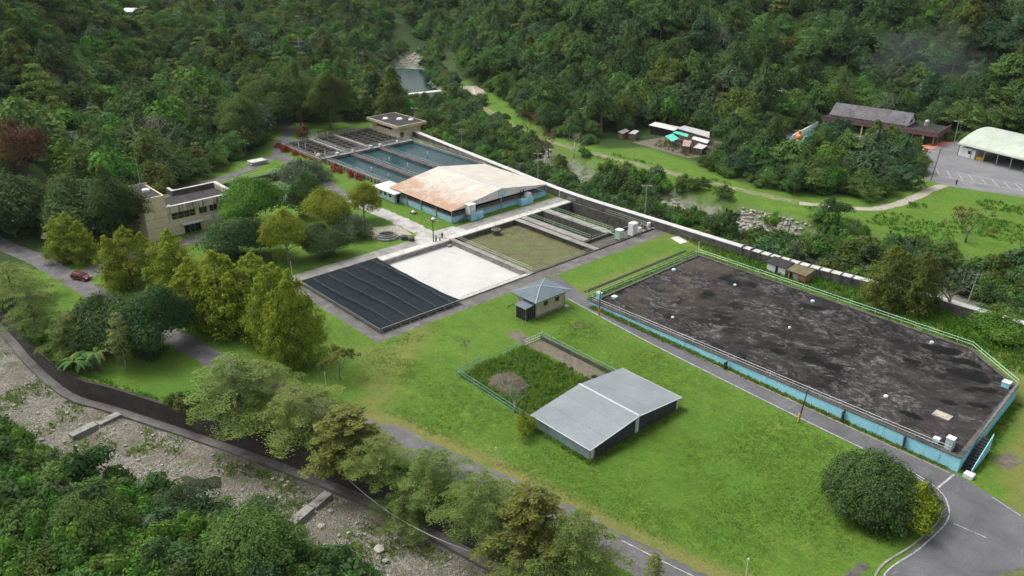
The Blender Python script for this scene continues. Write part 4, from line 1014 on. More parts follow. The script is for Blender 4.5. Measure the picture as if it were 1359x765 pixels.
# ------------------------------------------------------------------ black sludge bed with blue wall
def sludge_bed():
    t = thing('sludge_bed', 'huge raised bed of black sludge behind a long sky blue wall', 'tank', (-68,134,0))
    out = [(-105.2,117.1),(-29.8,115.1),(-31.6,143.2),(-42.4,152.2),(-105.8,155.4)]
    top = lambda x: .62 + (x+105)/75*1.75
    n = len(out); C = np.mean(out, 0)
    inn = [(-104.6,117.7),(-30.5,115.7),(-32.2,142.9),(-42.7,151.6),(-105.2,154.8)]
    mb = MB()
    for i in range(n):
        j = (i+1)%n; o0, o1, i1, i0 = out[i], out[j], inn[j], inn[i]
        v = [(*o0,-.3),(*o1,-.3),(*i1,-.3),(*i0,-.3),(*o0,top(o0[0])),(*o1,top(o1[0])),(*i1,top(i1[0])),(*i0,top(i0[0]))]
        mb.add(v, [(0,1,5,4)]); mb.add(v, [(4,5,6,7),(2,3,7,6)], 1)
    mb.build('wall', ['blue','concrete_dark'], t)
    mb = MB()
    for i in (0,1):
        j = i+1; o0, o1, i1, i0 = out[i], out[j], inn[j], inn[i]
        a, b = np.array(o0), np.array(o1); d = (b-a)/np.linalg.norm(b-a); nrm = np.array([d[1],-d[0]])*.1
        p = [a+nrm, b+nrm, np.array(i1), np.array(i0)]
        v = [(*q, top(q[0])+.004) for q in p]+[(*q, top(q[0])+.16) for q in p]
        mb.add(v, [(4,5,6,7),(0,1,5,4),(2,3,7,6),(1,2,6,5),(3,0,4,7)])
    mb.build('coping', 'concrete_dark', t)
    # surface
    us = np.linspace(-105.1,-30.2,150); vs2 = np.linspace(115.6,155.2,80)
    U, V = np.meshgrid(us, vs2); msk = inside(U, V, [tuple(np.array(p)+(C-np.array(p))*.002) for p in inn])
    Z = np.array(top(U)) - .28 + (vnoise(U,V,4,8)-.5)*.16 + (vnoise(U,V,1.3,9)-.5)*.12
    bumps = [(-95,146,6,.5),(-98,141,5,.45),(-101,133,4,.5),(-90,149,6,.35),(-100,126,3,.3)]
    for bx, by, br, bh in bumps: Z += bh*np.clip(1-np.hypot(U-bx,(V-by)*1.5)/br,0,1)*vnoise(U,V,1.1,10)
    vid = np.arange(U.size).reshape(U.shape); q = np.stack([vid[:-1,:-1],vid[:-1,1:],vid[1:,1:],vid[1:,:-1]],-1).reshape(-1,4)
    # fit the grid to the outline: pull outside points on to it
    for k in range(n):
        a = np.array(inn[k]); b = np.array(inn[(k+1)%n]); d = (b-a)/np.linalg.norm(b-a); nr = np.array([-d[1],d[0]])
        s = (U-a[0])*nr[0]+(V-a[1])*nr[1]; s = np.minimum(s, 0); U = U-s*nr[0]; V = V-s*nr[1]
    me = bpy.data.meshes.new('sludge'); org = BASE[t.name]
    me.from_pydata((np.stack([U,V,Z],-1).reshape(-1,3)-np.array(org)).tolist(), [], q.tolist())
    me.polygons.foreach_set('use_smooth',[True]*len(me.polygons)); me.materials.append(M['sludge'])
    wet = np.zeros(U.shape)
    for wx, wy, wr, wa in ((-46,148,4,.5),(-41,146.5,3,.3),(-38.5,142,4,.5),(-35.5,138.5,3,.6),(-60,127.5,2.6,.2),(-66,126,2.2,0),(-56.5,127.5,3.4,.1),(-38,130,2,.2),(-82,131,2.6,0),(-92,138,3,.2),(-93,148,4,.2),(-97,133,2.4,0),(-88,148,4,.3),(-40,122,2,0),(-48,140,2.2,.5),(-34,133,2.4,.3),(-88,123,2,.1),(-72,148,3,.3)):
        dx, dy = U-wx, V-wy; ca, sa = math.cos(wa), math.sin(wa); x, y = dx*ca+dy*sa, -dx*sa+dy*ca
        r = np.hypot(x, y*2)/wr + (vnoise(U,V,1.7,21)-.5)*.9
        wet = np.maximum(wet, sstep(1.05,.75,r))
    bare = np.maximum(sstep(9,3,np.hypot(U+101,V-152)), .8*sstep(3.5,0,np.hypot(U+100,V-124)))*.55
    bare = np.maximum(bare, .5*sstep(.45,.7,vnoise(U,V,3,31))*sstep(-80,-96,U))
    for nm, a in (('wet',wet),('bare',bare)):
        at = me.attributes.new(nm,'FLOAT','POINT'); at.data.foreach_set('value', a.reshape(-1).astype(np.float32))
    o = bpy.data.objects.new('sludge', me); COL.objects.link(o); o.parent = t
    P3 = lambda x, y, dz=0: (x, y, top(x)+dz)
    mb = MB(); railing(mb, [P3(-105,117.3,.16),P3(-68,116.3,.16),P3(-31.5,115.35,.16)], 1.0, 2, 2.6, .05)
    railing(mb, [P3(-30.2,124,.16),P3(-31.7,143,.16)], 1.0, 2, 2.4, .05); mb.build('front_railing', 'rail', t)
    mb = MB(); railing(mb, [P3(-31.8,143.4),P3(-42.5,152.4),P3(-75,154.2),P3(-106,155.8)], 1.1, 2, 2.8, .055); railing(mb, [(-106.2,155.4,.2),(-106.6,121,.2),(-106.4,118,.3)], 1.1, 2, 2.8, .055); mb.build('green_railing', 'rail_green', t)
    # stairs outside the right hand wall
    st = MB()
    for k in range(12): st.box(-29.72+(-.02*k),116.2+k*.62,max(0,.19*k-.1),-28.35-(.035*k),116.2+(k+1)*.62,.19*(k+1))
    st.build('stair', 'dark', t)
    st = MB(); v = [(-28.3,115.9,0),(-28.72,124,0),(-28.72,124,3.2),(-28.3,115.9,.9)]
    st.add(v+[(p[0]+.1,p[1],p[2]) for p in v], [(3,2,1,0),(4,5,6,7),(0,1,5,4),(1,2,6,5),(2,3,7,6),(3,0,4,7)]); st.build('stair_side', 'blue', t)
    st = MB(); st.box(-28.9,114.6,0,-27.6,115.8,.6); st.build('foot_block', 'white', t)
    for y in (-70.5,-48,-38): 
        st = MB(); x = y; st.box(x,114.9+ (x+105)*-.001,.1,x+.18,115.9,top(x)-.05); st.build('wall_joint', 'concrete_dark', t)
    return top
top = sludge_bed()
def small_post(u, v, w, h, z, mat, label):
    t = thing('control_box', label, 'box', (u,v,z))
    MB().box(u-w/2,v-w/2,z,u+w/2,v+w/2,z+h).build('body', mat, t)
    MB().box(u-w/2-.06,v-w/2-.06,z+h,u+w/2+.06,v+w/2+.06,z+h+.08).build('cap', 'white', t)
small_post(-32.2,116.9,1.05,1.9,top(-32)-.25,'blue_pale','tall pale blue control box at the corner of the sludge bed by the stairs')
small_post(-34.2,117.2,.8,.7,top(-34)-.25,'blue','small blue box left of the tall control box on the sludge bed')
small_post(-33.2,142.3,1.2,.9,top(-33)-.25,'blue','blue box at the far right corner of the sludge bed')
small_post(-104.9,119.6,.9,1.5,.35,'blue','blue box with white top at the left corner of the sludge bed')
small_post(-103,122.3,.9,.5,.35,'blue','low blue box just inside the left corner of the sludge bed')
for u, v, r, lb in ((-104,143.8,.7,'blue lid on the left edge of the sludge bed'),(-73.3,150.5,.6,'pale blue lid at the far edge of the sludge bed'),(-89.3,146.2,.45,'white cap standing in a black puddle on the sludge'),(-88.5,123.4,.45,'white cap near the roadside railing on the sludge'),(-48.5,149.4,.5,'white cap near the far right corner of the sludge'),(-45.4,124.5,.5,'white cap in the middle right of the sludge'),(-70,136,.4,'small white cap in the middle of the sludge')):
    t = tag(MB().lathe([(r*.7,0),(r*.7,.3),(r*.5,.4),(.05,.43)], (u,v,top(u)-.3), 12).build('manhole_cap', 'blue_pale' if 'blue' in lb else 'white'), lb, 'cap', 'caps on the sludge bed')
t = thing('sludge_outlet', 'square pale concrete frame in the sludge near the stairs', 'hatch', (-36.5,125.2,top(-36)-.25))
z_ = top(-36.5)-.26
MB().box(-37.9,124.4,z_,-35.3,126.2,z_+.22).build('frame', 'rock_pale', t); MB().box(-37.4,124.8,z_+.22,-35.9,125.8,z_+.26).build('lid', 'ochre', t)
ditch = MB(); ditch.box(-110.3,120.6,-.2,-109.5,156.3,.06); tag(ditch.build('drain_channel', 'dark'), 'dark narrow drain along the lawn left of the sludge bed', 'drain')

# ------------------------------------------------------------------ fenced enclosure
def enclosure():
    t = thing('mesh_fence', 'green mesh fence round the overgrown plot, with a dark low wall on the far side', 'fence', (-91,88,0))
    def panel(p, q, h=1.3, nm='panel'):
        p, q = Vector((*p,0)), Vector((*q,0)); L = (q-p).length; k = max(1, round(L/2.4))
        mb = MB()
        for j in (0.05, h*.5, h): mb.tube([p+Vector((0,0,j)), q+Vector((0,0,j))], .035, 4)
        for i in range(int(L/.35)):
            a = p.lerp(q, i*.35/L); mb.tube([a+Vector((0,0,.05)), a+Vector((0,0,h))], .012, 3, cap=False)
        mb.build(nm, 'fence_green', t)
        for i in range(k+1):
            a = p.lerp(q, i/k); MB().tube([a, a+Vector((0,0,h+.12))], .05, 6).build('post', 'fence_green', t)
    panel((-101,94.3),(-100.8,87.9)); panel((-101.2,85.9),(-101.2,78.2)); panel((-101.2,78.2),(-81.5,77.4)); panel((-100.9,99),(-80.8,98.75))
    MB().box(-100.7,98.35,0,-80.7,98.6,.85).build('low_wall', 'concrete_dark', t)
    g = MB()
    for z in (.15,.7,1.25): g.tube([(-100.9,94.5,z),(-100.9,98.9,z)], .045, 5)
    for k in range(9): g.tube([(-100.9,94.5+k*.55,.1),(-100.9,94.5+k*.55,1.3)], .035, 5)
    g.build('gate', 'rail_white', t)
enclosure()
polysheet('plot_path', [(-100.6,94.6),(-100.6,98.2),(-88,98.2),(-81,97.6),(-81,95.6),(-86,94.2),(-93,95.2)], .012, 'soil')
def mound():
    mb = MB(); n = 26
    for i in range(n+1):
        for j in range(n+1):
            x, y = -97.2+9*i/n, 79.2+7.4*j/n
            r = math.hypot((i/n-.5)*2, (j/n-.5)*2)
            z = 1.1*max(0,1-r**1.4)*(.45+1.0*float(vnoise(x,y,1.6,12))) + .02
            mb.v.append((x,y,z))
    for i in range(n):
        for j in range(n):
            k = i*(n+1)+j; mb.f.append((k,k+n+1,k+n+2,k+1)); mb.m.append(0)
    tag(mb.build('earth_mound', 'dark_soil', smooth=True), 'heap of brown earth in the overgrown fenced plot', 'mound')
mound()

# ------------------------------------------------------------------ small site things
def well():
    t = thing('round_well', 'round concrete well with white railing on the grass beside the driveway', 'well', (-166,107.5,0))
    MB().lathe([(2.9,0),(2.9,.45),(2.3,.5),(2.3,.95),(2.05,.95),(2.05,.2),(.01,.2)], (-166,107.5,0), 24).build('curb', 'concrete', t)
    MB().lathe([(1.9,.21),(1.9,.24)], (-166,107.5,0), 20).build('shaft', 'dark', t)
    mb = MB()
    for k in range(16):
        a = 2*math.pi*k/16; b = 2*math.pi*(k+1)/16
        p, q = Vector((-166+2.6*math.cos(a),107.5+2.6*math.sin(a),.5)), Vector((-166+2.6*math.cos(b),107.5+2.6*math.sin(b),.5))
        mb.tube([p,p+Vector((0,0,1.1))], .045, 4)
        for z in (.55,1.1): mb.tube([p+Vector((0,0,z)),q+Vector((0,0,z))], .045, 4)
    mb.build('railing', 'rail', t)
well()
def pole(u, v, h, label, kind='lamp', mat='pole_grey', lean=(0,0), z=0, ang=0):
    t = thing('lamp_post' if kind == 'lamp' else 'utility_pole', label, 'street lamp' if kind == 'lamp' else 'pole', (u,v,z))
    tx, ty = u+lean[0], v+lean[1]
    MB().tube([(u,v,z),(tx,ty,z+h)], [.15,.09], 8).build('post', mat, t)
    ca, sa = math.cos(ang), math.sin(ang)
    if kind == 'lamp':
        MB().tube([(tx-ca*.9,ty-sa*.9,z+h),(tx+ca*.9,ty+sa*.9,z+h)], .05, 6).build('arm', mat, t)
        for s in (-1,1):
            MB().tube([(tx+s*ca*.5,ty+s*sa*.5,z+h+.04),(tx+s*ca*1.5,ty+s*sa*1.5,z+h+.02)], [.17,.1], 8).build('lamp_head', 'pole_grey', t)
    elif kind == 'wire':
        for dz in (-.4,-1.1):
            m = MB(); m.tube([(tx-ca*.9,ty-sa*.9,z+h+dz),(tx+ca*.9,ty+sa*.9,z+h+dz)], .06, 5)
            for s in (-.8,-.3,.3,.8): m.tube([(tx+ca*s,ty+sa*s,z+h+dz),(tx+ca*s,ty+sa*s,z+h+dz+.25)], .06, 6)
            m.build('cross_arm', 'pole_grey', t)
    if kind == 'hazard':
        for k in range(4):
            MB().lathe([(.2,0),(.2,.22)], (u,v,z+.15+k*.42), 10).build('hazard_band', 'hazard', t)
        MB().box(tx-.06,ty-.5,z+h-.1,tx+.06,ty+.5,z+h+.02).build('cross_arm', mat, t)
    return t
pole(-155.8,114.4,5.6,'double headed lamp post next to the three people at the basin corner', 'lamp', 'pole_dark', ang=.75)
pole(-176.2,169.9,8.2,'tall lamp post at the river wall behind the far gable corner', 'lamp', ang=.7)
pole(-132.8,168.4,8.5,'tall lamp post at the river wall behind the white cabinet', 'lamp', ang=.7)
pole(-222,176.9,6.6,'pole with brackets behind the river wall above the pools', 'wire', ang=.7)
pole(-253,179.5,8.2,'thin lamp post behind the beige pump house', 'lamp', ang=.7)
pole(-92,169.5,8.6,'dark leaning utility pole behind the river wall near the huts', 'wire', 'pole_dark', (.4,1.2), ang=.8)
pole(-50.8,171.2,8.4,'pale leaning utility pole at the right end of the river wall', 'wire', 'pole_grey', (.2,1.6), ang=.8)
pole(-94.9,258.3,10,'dark leaning utility pole at the edge of the car park', 'wire', 'pole_dark', (.6,.9), ang=.4)
pole(-100.2,114.5,5.2,'thin dark pole with hazard bands beside the ochre house road', 'hazard', 'pole_dark')
pole(-52.4,109.6,6.2,'thin dark pole with yellow bands at the lawn edge below the blue wall', 'hazard', 'pole_dark', (0.5,.3))
pole(-290.3,113,9.2,'pale lamp pole in the trees above the forest road', 'lamp', ang=.4, z=0)
pole(-313,146.5,7.5,'pale lamp pole at the far left of the forest road', 'lamp', ang=.4, z=float(height(-313,146.5)))
pole(-108.5,309,8,'thin lamp post at the right end of the long restaurant', 'lamp', ang=.3)
for i, (u, v, h, lb) in enumerate(((-106.9,157,2.9,'white marker post at the far left corner of the sludge bed railing'),(-107.3,118.4,2.8,'white marker post beside the asphalt road across from the ochre house'),(-76.6,66,3,'white marker post at the lawn edge beside the broken lower road'),(-38.7,74,2.8,'white marker post at the near edge of the lawn by the lower road'),(-112.8,58.6,2.9,'white marker post between the orange bush and the tall yellow green tree'),(-161,78.2,3.2,'white marker post below the round yellow green tree by the tarpaulin'),(-158.5,161.5,2.4,'white marker post at the corner of the twin tanks near the river wall'),(-211,126.6,3,'white marker post beside the pool wall and red shrubs'),(-62,116.2,2.4,'white marker post standing at the blue wall railing'))):
    t = thing('marker_post', lb, 'post', (u,v,0), 0, 'white marker posts')
    MB().tube([(u,v,0),(u,v,h)], .07, 6).build('post_body', 'rail_white', t); MB().lathe([(.1,0),(.1,.1),(.02,.16)], (u,v,h), 8).build('cap', 'white', t)
def cable():
    a, b = Vector((-92,48.0,.2)), Vector((-63,52.2,.3)); pts = []
    for i in range(25):
        s = i/24; p = a.lerp(b, s); p.z -= 2.6*4*s*(1-s)*.5; p.y -= .9*math.sin(math.pi*s)+.15; pts.append(p)
    tag(MB().tube(pts, .06, 5).build('sagging_cable', 'rail'), 'pale cable sagging along the face of the retaining wall', 'cable')
cable()
def pergola():
    t = thing('pergola', 'small moss roofed pergola on white posts beside the road end', 'pergola', (-267,147,0))
    for x, y in ((-268.6,145),(-268.6,149.4),(-265.8,145),(-265.8,149.4)): MB().box(x-.2,y-.2,0,x+.2,y+.2,2.4).build('post', 'white', t)
    MB().box(-269.4,144.2,2.4,-265,150.2,2.65).build('roof_slab', 'concrete', t); 
    o = MB().box(-269.3,144.3,2.65,-265.1,150.1,2.95).build('moss_cover', 'weed', t)
pergola()
def slab_stack():
    t = thing('slab_stack', 'stack of grey concrete slabs on the grass at the road fork', 'slab stack', (-250,114.4,0))
    rg = random.Random(2)
    for k in range(6):
        dx, dy = rg.uniform(-.25,.25), rg.uniform(-.3,.3)
        MB().box(-252+dx,111.6+dy,.22*k,-248.4+dx,117+dy,.22*k+.17).build('slab', 'concrete_pale' if k % 2 else 'concrete', t)
slab_stack()
def bench_block(u, v, label):
    t = thing('valve_cover', label, 'valve', (u,v,0))
    MB().box(u-.9,v-.7,0,u+.9,v+.7,.3).build('plinth', 'concrete_dark', t)
    MB().lathe([(.5,.3),(.55,.6),(.2,.75),(.2,.95)], (u,v,0), 10).build('valve', 'white', t)
bench_block(-176.5,123.2,'white topped valve on the grass strip beside the filter building')
bench_block(-168.3,123.8,'second valve block nearer the gable corner on the grass strip')
t = thing('barrier', 'two dark drum blocks on the grass between the well and the people', 'block', (-161.5,110.5,0))
MB().lathe([(.9,0),(.95,.9),(.6,1.1)], (-162.2,110,0), 12).build('drum', 'concrete_dark', t); MB().lathe([(.8,0),(.85,.8),(.5,1.0)], (-160.3,110.9,0), 12).build('drum', 'concrete_dark', t)
def hut(u0, v0, u1, v1, h, wall, roof, name, label, doors):
    t = thing(name, label, 'hut', ((u0+u1)/2,(v0+v1)/2,0))
    MB().box(u0,v0,0,u1,v1,h).build('wall', wall, t)
    q = [(u0-.35,v0-.5,h+.08),(u1+.35,v0-.5,h+.08),(u1+.35,v1+.4,h+.5),(u0-.35,v1+.4,h+.5)]
    MB().slab(q, .15).build('roof', roof, t)
    for a, b, m, z0, z1 in doors: MB().box(a,v0-.05,z0,b,v0-.002,z1).build('door' if z0 < .1 else 'window', m, t)
    return t
hut(-90.2,160.2,-85.6,163,2.1,'white','flat_roof','shed_hut','white walled hut with broken mossy roof by the river wall', [(-88,-87.4,'dark',.02,1.9)])
hut(-84.6,159.9,-80.4,162.8,2.0,'brick','mossy','brick_hut','brick hut with mossy roof and pale door, right of the white hut', [(-84.2,-83.6,'glass',.02,1.8),(-83.2,-82.2,'rail',.02,1.8)])

# ------------------------------------------------------------------ vehicles
def make_car(name, label, paint, loc, rz):
    t = thing(name, label, 'car', loc, rz)
    # side profile (x forward), lofted across the width with tumblehome
    prof = [(-2.2,.55),(-2.22,.9),(-2.1,1.05),(-1.75,1.58),(-1.2,1.68),(.2,1.66),(1.05,1.1),(1.95,.92),(2.2,.75),(2.22,.45),(1.9,.28),(-1.95,.28)]
    mb = MB(); n = len(prof)
    for y, k in ((-.86,0),(-.9,0),(-.62,1),(.62,1),(.9,0),(.86,0)):
        for x, z in prof:
            hi = z > 1.12
            if abs(y) == .86: yy, zz = (math.copysign(.9 if not hi else .66, y), z if not hi else z-.06)
            elif abs(y) == .9: yy, zz = (math.copysign(.9 if not hi else .66, y), z-(.06 if hi else 0))
            else: yy, zz = y*(1 if not hi else .92), z
            mb.v.append((x,yy,zz))
    for r in range(1,4):
        for i in range(n):
            j = (i+1)%n; mb.f.append((r*n+i,r*n+j,(r+1)*n+j,(r+1)*n+i)); mb.m.append(0)
    mb.f.append(tuple(n+i for i in range(n))); mb.f.append(tuple(4*n+i for i in range(n-1,-1,-1))); mb.m += [0,0]
    o = mb.build('body', paint, t, local=True)
    bv = o.modifiers.new('edges','BEVEL'); bv.width = .06; bv.segments = 2
    for s in (-1,1):
        g = MB(); v = [(-1.75,s*.915,1.12),(.85,s*.915,1.12),(.15,s*.70,1.56),(-1.45,s*.70,1.56)]
        g.add(v+[(p[0],p[1]-s*.04,p[2]) for p in v], [(0,1,2,3) if s < 0 else (3,2,1,0),(0,3,7,4),(1,5,6,2)]); g.build('side_window', 'glass', t, local=True)
    g = MB(); g.slab([(-2.13,-.72,1.1),(-2.13,.72,1.1),(-1.83,.58,1.55),(-1.83,-.58,1.55)], .03); g.build('rear_window', 'glass', t, local=True)
    g = MB(); g.slab([(1.08,.74,1.13),(1.08,-.74,1.13),(.32,-.6,1.62),(.32,.6,1.62)], -.03); g.build('windscreen', 'glass', t, local=True)
    for s in (-1,1):
        MB().box(-2.27,s*.62-.2,.82,-2.15,s*.62+.2,1.04).build('tail_light', 'lamp_red', t, local=True)
        MB().box(2.08,s*.62-.2,.66,2.24,s*.62+.2,.84).build('headlight', 'lamp_clear', t, local=True)
        MB().box(.75,s*.92,1.08,.98,s*1.1,1.24).build('mirror', paint, t, local=True)
    MB().box(-2.3,-.8,.42,-2.18,.8,.6).build('bumper', 'tyre', t, local=True)
    MB().box(-2.26,-.26,.66,-2.2,.26,.8).build('number_plate', 'white', t, local=True)
    for x in (-1.35,1.38):
        for s in (-1,1):
            w = MB(); w.tube([(x,s*.74,.34),(x,s*.95,.34)], .34, 18); wo_ = w.build('wheel', 'tyre', t, local=True)
            w = MB(); w.tube([(x,s*.95,.34),(x,s*.965,.34)], .2, 12); w.build('rim', 'rail', wo_, local=True)
    return t
make_car('parked_car', 'red car on the shaded gravel bend, seen from behind', 'car_red', (-190.2,42.0,.02), R(28))
make_car('parked_car', 'white car half hidden behind the pointed tree, ahead of the red car', 'car_white', (-188.6,49.0,.02), R(70))
make_car('parked_car', 'white car deep in the shade under the trees at the far left', 'car_white', (-222.5,44.5,.02), R(120))

# ------------------------------------------------------------------ people
def person(u, v, label, top_m, leg_m, rz, z=0, arm=.12, stride=.14, s=1.0):
    t = thing('person', label, 'person', (u,v,z), rz)
    J = {'pel':(0,0,.93,.135),'waist':(0,0,1.08,.125),'chest':(0,0,1.3,.15),'neck':(0,0,1.48,.06),'head0':(.01,0,1.56,.075),'head1':(.02,0,1.66,.1),'head2':(.01,0,1.73,.06)}
    E_ = [('pel','waist'),('waist','chest'),('chest','neck'),('neck','head0'),('head0','head1'),('head1','head2')]
    for k, sg in (('l',1),('r',-1)):
        f = stride*sg
        J.update({k+'hip':(0,.1*sg,.88,.105),k+'knee':(f*.6+.02,.11*sg,.5,.07),k+'ank':(f-.02,.11*sg,.1,.045),k+'toe':(f+.15,.12*sg,.045,.04)})
        J.update({k+'sh':(0,.19*sg,1.42,.07),k+'elb':(-f*.4,.26*sg,1.14,.05),k+'wr':(-f*.4+arm,.25*sg,.92,.034),k+'palm':(-f*.4+arm+.03,.25*sg,.85,.036)})
        E_ += [('pel',k+'hip'),(k+'hip',k+'knee'),(k+'knee',k+'ank'),(k+'ank',k+'toe'),('chest',k+'sh'),(k+'sh',k+'elb'),(k+'elb',k+'wr'),(k+'wr',k+'palm')]
        for q in range(4):
            J[k+'f%d' % q] = (-f*.4+arm+.05+.018*(q-1.5), .25*sg, .765+.012*abs(q-1.3), .009); E_.append((k+'palm',k+'f%d' % q))
        J[k+'th'] = (-f*.4+arm+.09, .24*sg-.02*sg, .81, .01); E_.append((k+'palm',k+'th'))
    names = list(J); me = bpy.data.meshes.new('body')
    me.from_pydata([tuple(c*s for c in J[n][:3]) for n in names], [(names.index(a),names.index(b)) for a, b in E_], [])
    o = bpy.data.objects.new('body', me); COL.objects.link(o); o.parent = t
    sk = o.modifiers.new('skin','SKIN')
    for i, n in enumerate(names):
        me.skin_vertices[0].data[i].radius = (J[n][3]*s, J[n][3]*s)
    me.skin_vertices[0].data[names.index('pel')].use_root = True
    sb = o.modifiers.new('sub','SUBSURF'); sb.levels = 1; sb.render_levels = 2
    me.materials.append(M['skin'])
    c = MB(); c.lathe([(.155*s,.95*s),(.15*s,1.1*s),(.185*s,1.32*s),(.15*s,1.44*s),(.07*s,1.49*s)], (0,0,0), 14); so = c.build('shirt', top_m, t, local=True); so.scale = (.85,1.12,1)
    for sg in (1,-1):
        k = 'l' if sg > 0 else 'r'
        c = MB(); c.tube([J[k+'sh'][:3], J[k+'elb'][:3]], [.085,.065], 10); c.build('sleeve', top_m, t, local=True)
        c = MB(); c.tube([(0,.08*sg,.97), J[k+'hip'][:3], J[k+'knee'][:3], (J[k+'ank'][0],J[k+'ank'][1],.12)], [.13,.125,.09,.07], 12); c.build('trouser_leg', leg_m, t, local=True)
        x, y = J[k+'ank'][0], J[k+'ank'][1]
        c = MB(); c.box(x-.08,y-.05,0,x+.2,y+.05,.09); c.build('shoe', 'dark', t, local=True)
    c = MB(); c.lathe([(.112,0),(.115,.05),(.09,.11),(.03,.13)], (-.005,0,1.64), 12); c.build('hair', 'hair', t, local=True)
    c = MB(); c.add([(.1,-.02,1.6),(.1,.02,1.6),(.145,0,1.6),(.105,0,1.66)], [(0,2,1),(0,3,2),(1,2,3)]); c.build('nose', 'skin', t, local=True)
person(-155.5,115.0,'person in a light blue top, leftmost of three standing at the basin corner','cloth_blue','cloth_navy',-.3)
person(-155.4,116.1,'person in a white top between the two others at the basin corner','cloth_white','cloth_navy',1.2)
person(-156.1,117.4,'person all in black, rightmost of the people at the basin corner','cloth_black','cloth_black',2.6)
person(-88,259.8,'person in dark clothes walking at the car park edge','cloth_navy','cloth_black',1.9,.02,.1,.22)

# ------------------------------------------------------------------ buildings across the river
def restaurant():
    t = thing('restaurant', 'long restaurant with dark gabled roof, red balustrade and columned veranda', 'building', (-132,300,0), R(7.4))
    def B(name, mat, parent=t, *boxes):
        m = MB()
        for b in boxes: m.box(*b)
        return m.build(name, mat, parent, local=True)
    B('wall', 'timber', t, (-19,2.5,0,19,12.6,3.7))
    B('veranda_roof', 'flat_roof', t, (-20.3,-2.6,3.7,20.6,13,4.2))
    B('fascia', 'redtile', t, (-20.4,-2.75,3.3,20.7,-2.62,4.55), (20.62,-2.6,3.3,20.75,13,4.55), (-20.45,-2.6,3.3,-20.32,13,4.4))
    m = MB()
    for k in range(80): m.box(-20.3+k*.52,-2.9,4.58,-20.1+k*.52,-2.76,5.1)
    m.box(-20.4,-2.92,5.1,20.8,-2.74,5.22)
    for k in range(30): m.box(20.76,-2.5+k*.52,4.58,20.9,-2.3+k*.52,5.1)
    m.box(20.72,-2.7,5.1,20.92,13,5.22); m.build('balustrade', 'redtile', t, local=True)
    x0, x1, ya, yr, yb, ze, zr = -19.4, 9.2, 1.6, 7.3, 13, 4.9, 8.5
    for q, s in (([(x0,ya,ze),(x1,ya,ze),(x1,yr,zr),(x0,yr,zr)],0), ([(x1,yb,ze),(x0,yb,ze),(x0,yr,zr),(x1,yr,zr)],1)):
        m = MB(); m.slab(q, .2); m.build('roof', 'slate', t, local=True)
    m = MB(); v = [(8.6,2.4,4.2),(8.6,12.2,4.2),(8.6,12.2,5.1),(8.6,yr,8.15),(8.6,2.4,5.1)]
    m.add(v+[(-18.8,p[1],p[2]) for p in v], [(0,1,2,3,4),(9,8,7,6,5),(0,5,6,1),(1,6,7,2),(4,9,5,0)]); m.build('upper_wall', 'tin_white', t, local=True)
    B('gable_window', 'glass', t, (8.6,5.6,5,8.66,9,6))
    for k in range(12): B('column', 'timber' if k % 2 else 'cream', t, (-19.8+k*3.55,-2.2,0,-19.35+k*3.55,-1.75,3.3))
    for k in range(4): B('column', 'timber', t, (19.9,.8+k*3.4,0,20.3,1.2+k*3.4,3.3))
    for k in range(9): B('window', 'glass', t, (-17+k*3.8,2.44,.9,-14.6+k*3.8,2.48,2.9))
    m = MB(); m.lathe([(.9,0),(.9,1.7),(.5,2.1),(.1,2.2)], (13.5,9.5,4.2), 14); m.build('roof_tank', 'rail', t, local=True)
restaurant()
polysheet('terrace', [(-128,289.5),(-111.5,291.5),(-108.5,311),(-113,312),(-115.5,297.5),(-128.5,296)], .03, 'terracotta')
polysheet('courtyard', [(-160,272),(-140,270),(-132,288),(-132,296),(-156,296)], .012, 'asphalt_pale')
w = MB(); w.prism([(-149.6,270.6),(-154.4,296.8),(-154,296.9),(-149.2,270.7)], 0, 2.0); tag(w.build('boundary_wall', 'white'), 'white boundary wall running from the orange play figure to the long restaurant', 'wall')
polysheet('court_floor', [(-149,272),(-146,270.5),(-145,285),(-152.5,292)], .03, 'turquoise')
t = thing('play_figure', 'orange and white play figure on a pedestal at the courtyard corner', 'figure', (-145.5,268.2,0))
MB().lathe([(1.1,0),(1.0,1.2),(.8,1.5)], (-145.5,268.2,0), 12).build('pedestal', 'white', t); MB().lathe([(.8,1.5),(1.3,2.3),(1.2,3.0),(.6,3.6),(.5,3.9)], (-145.5,268.2,0), 14).build('body', 'orange', t); MB().lathe([(.3,3.9),(.65,4.3),(.6,4.7),(.1,5)], (-145.5,268.2,0), 12).build('head', 'hazard', t)
for u, v, s, lb in ((-118.4,293.4,1,'white sign board at the corner of the red terrace'),(-131,291.5,1,'white board in front of the restaurant columns')):
    t = thing('sign_board', lb, 'board', (u,v,0)); MB().box(u-1.6,v-.06,.5,u+1.6,v+.06,2.4).build('panel', 'white', t)
    for d in (-1.4,1.4): MB().box(u+d-.06,v-.1,0,u+d+.06,v-.062,2.4).build('leg', 'rail', t)
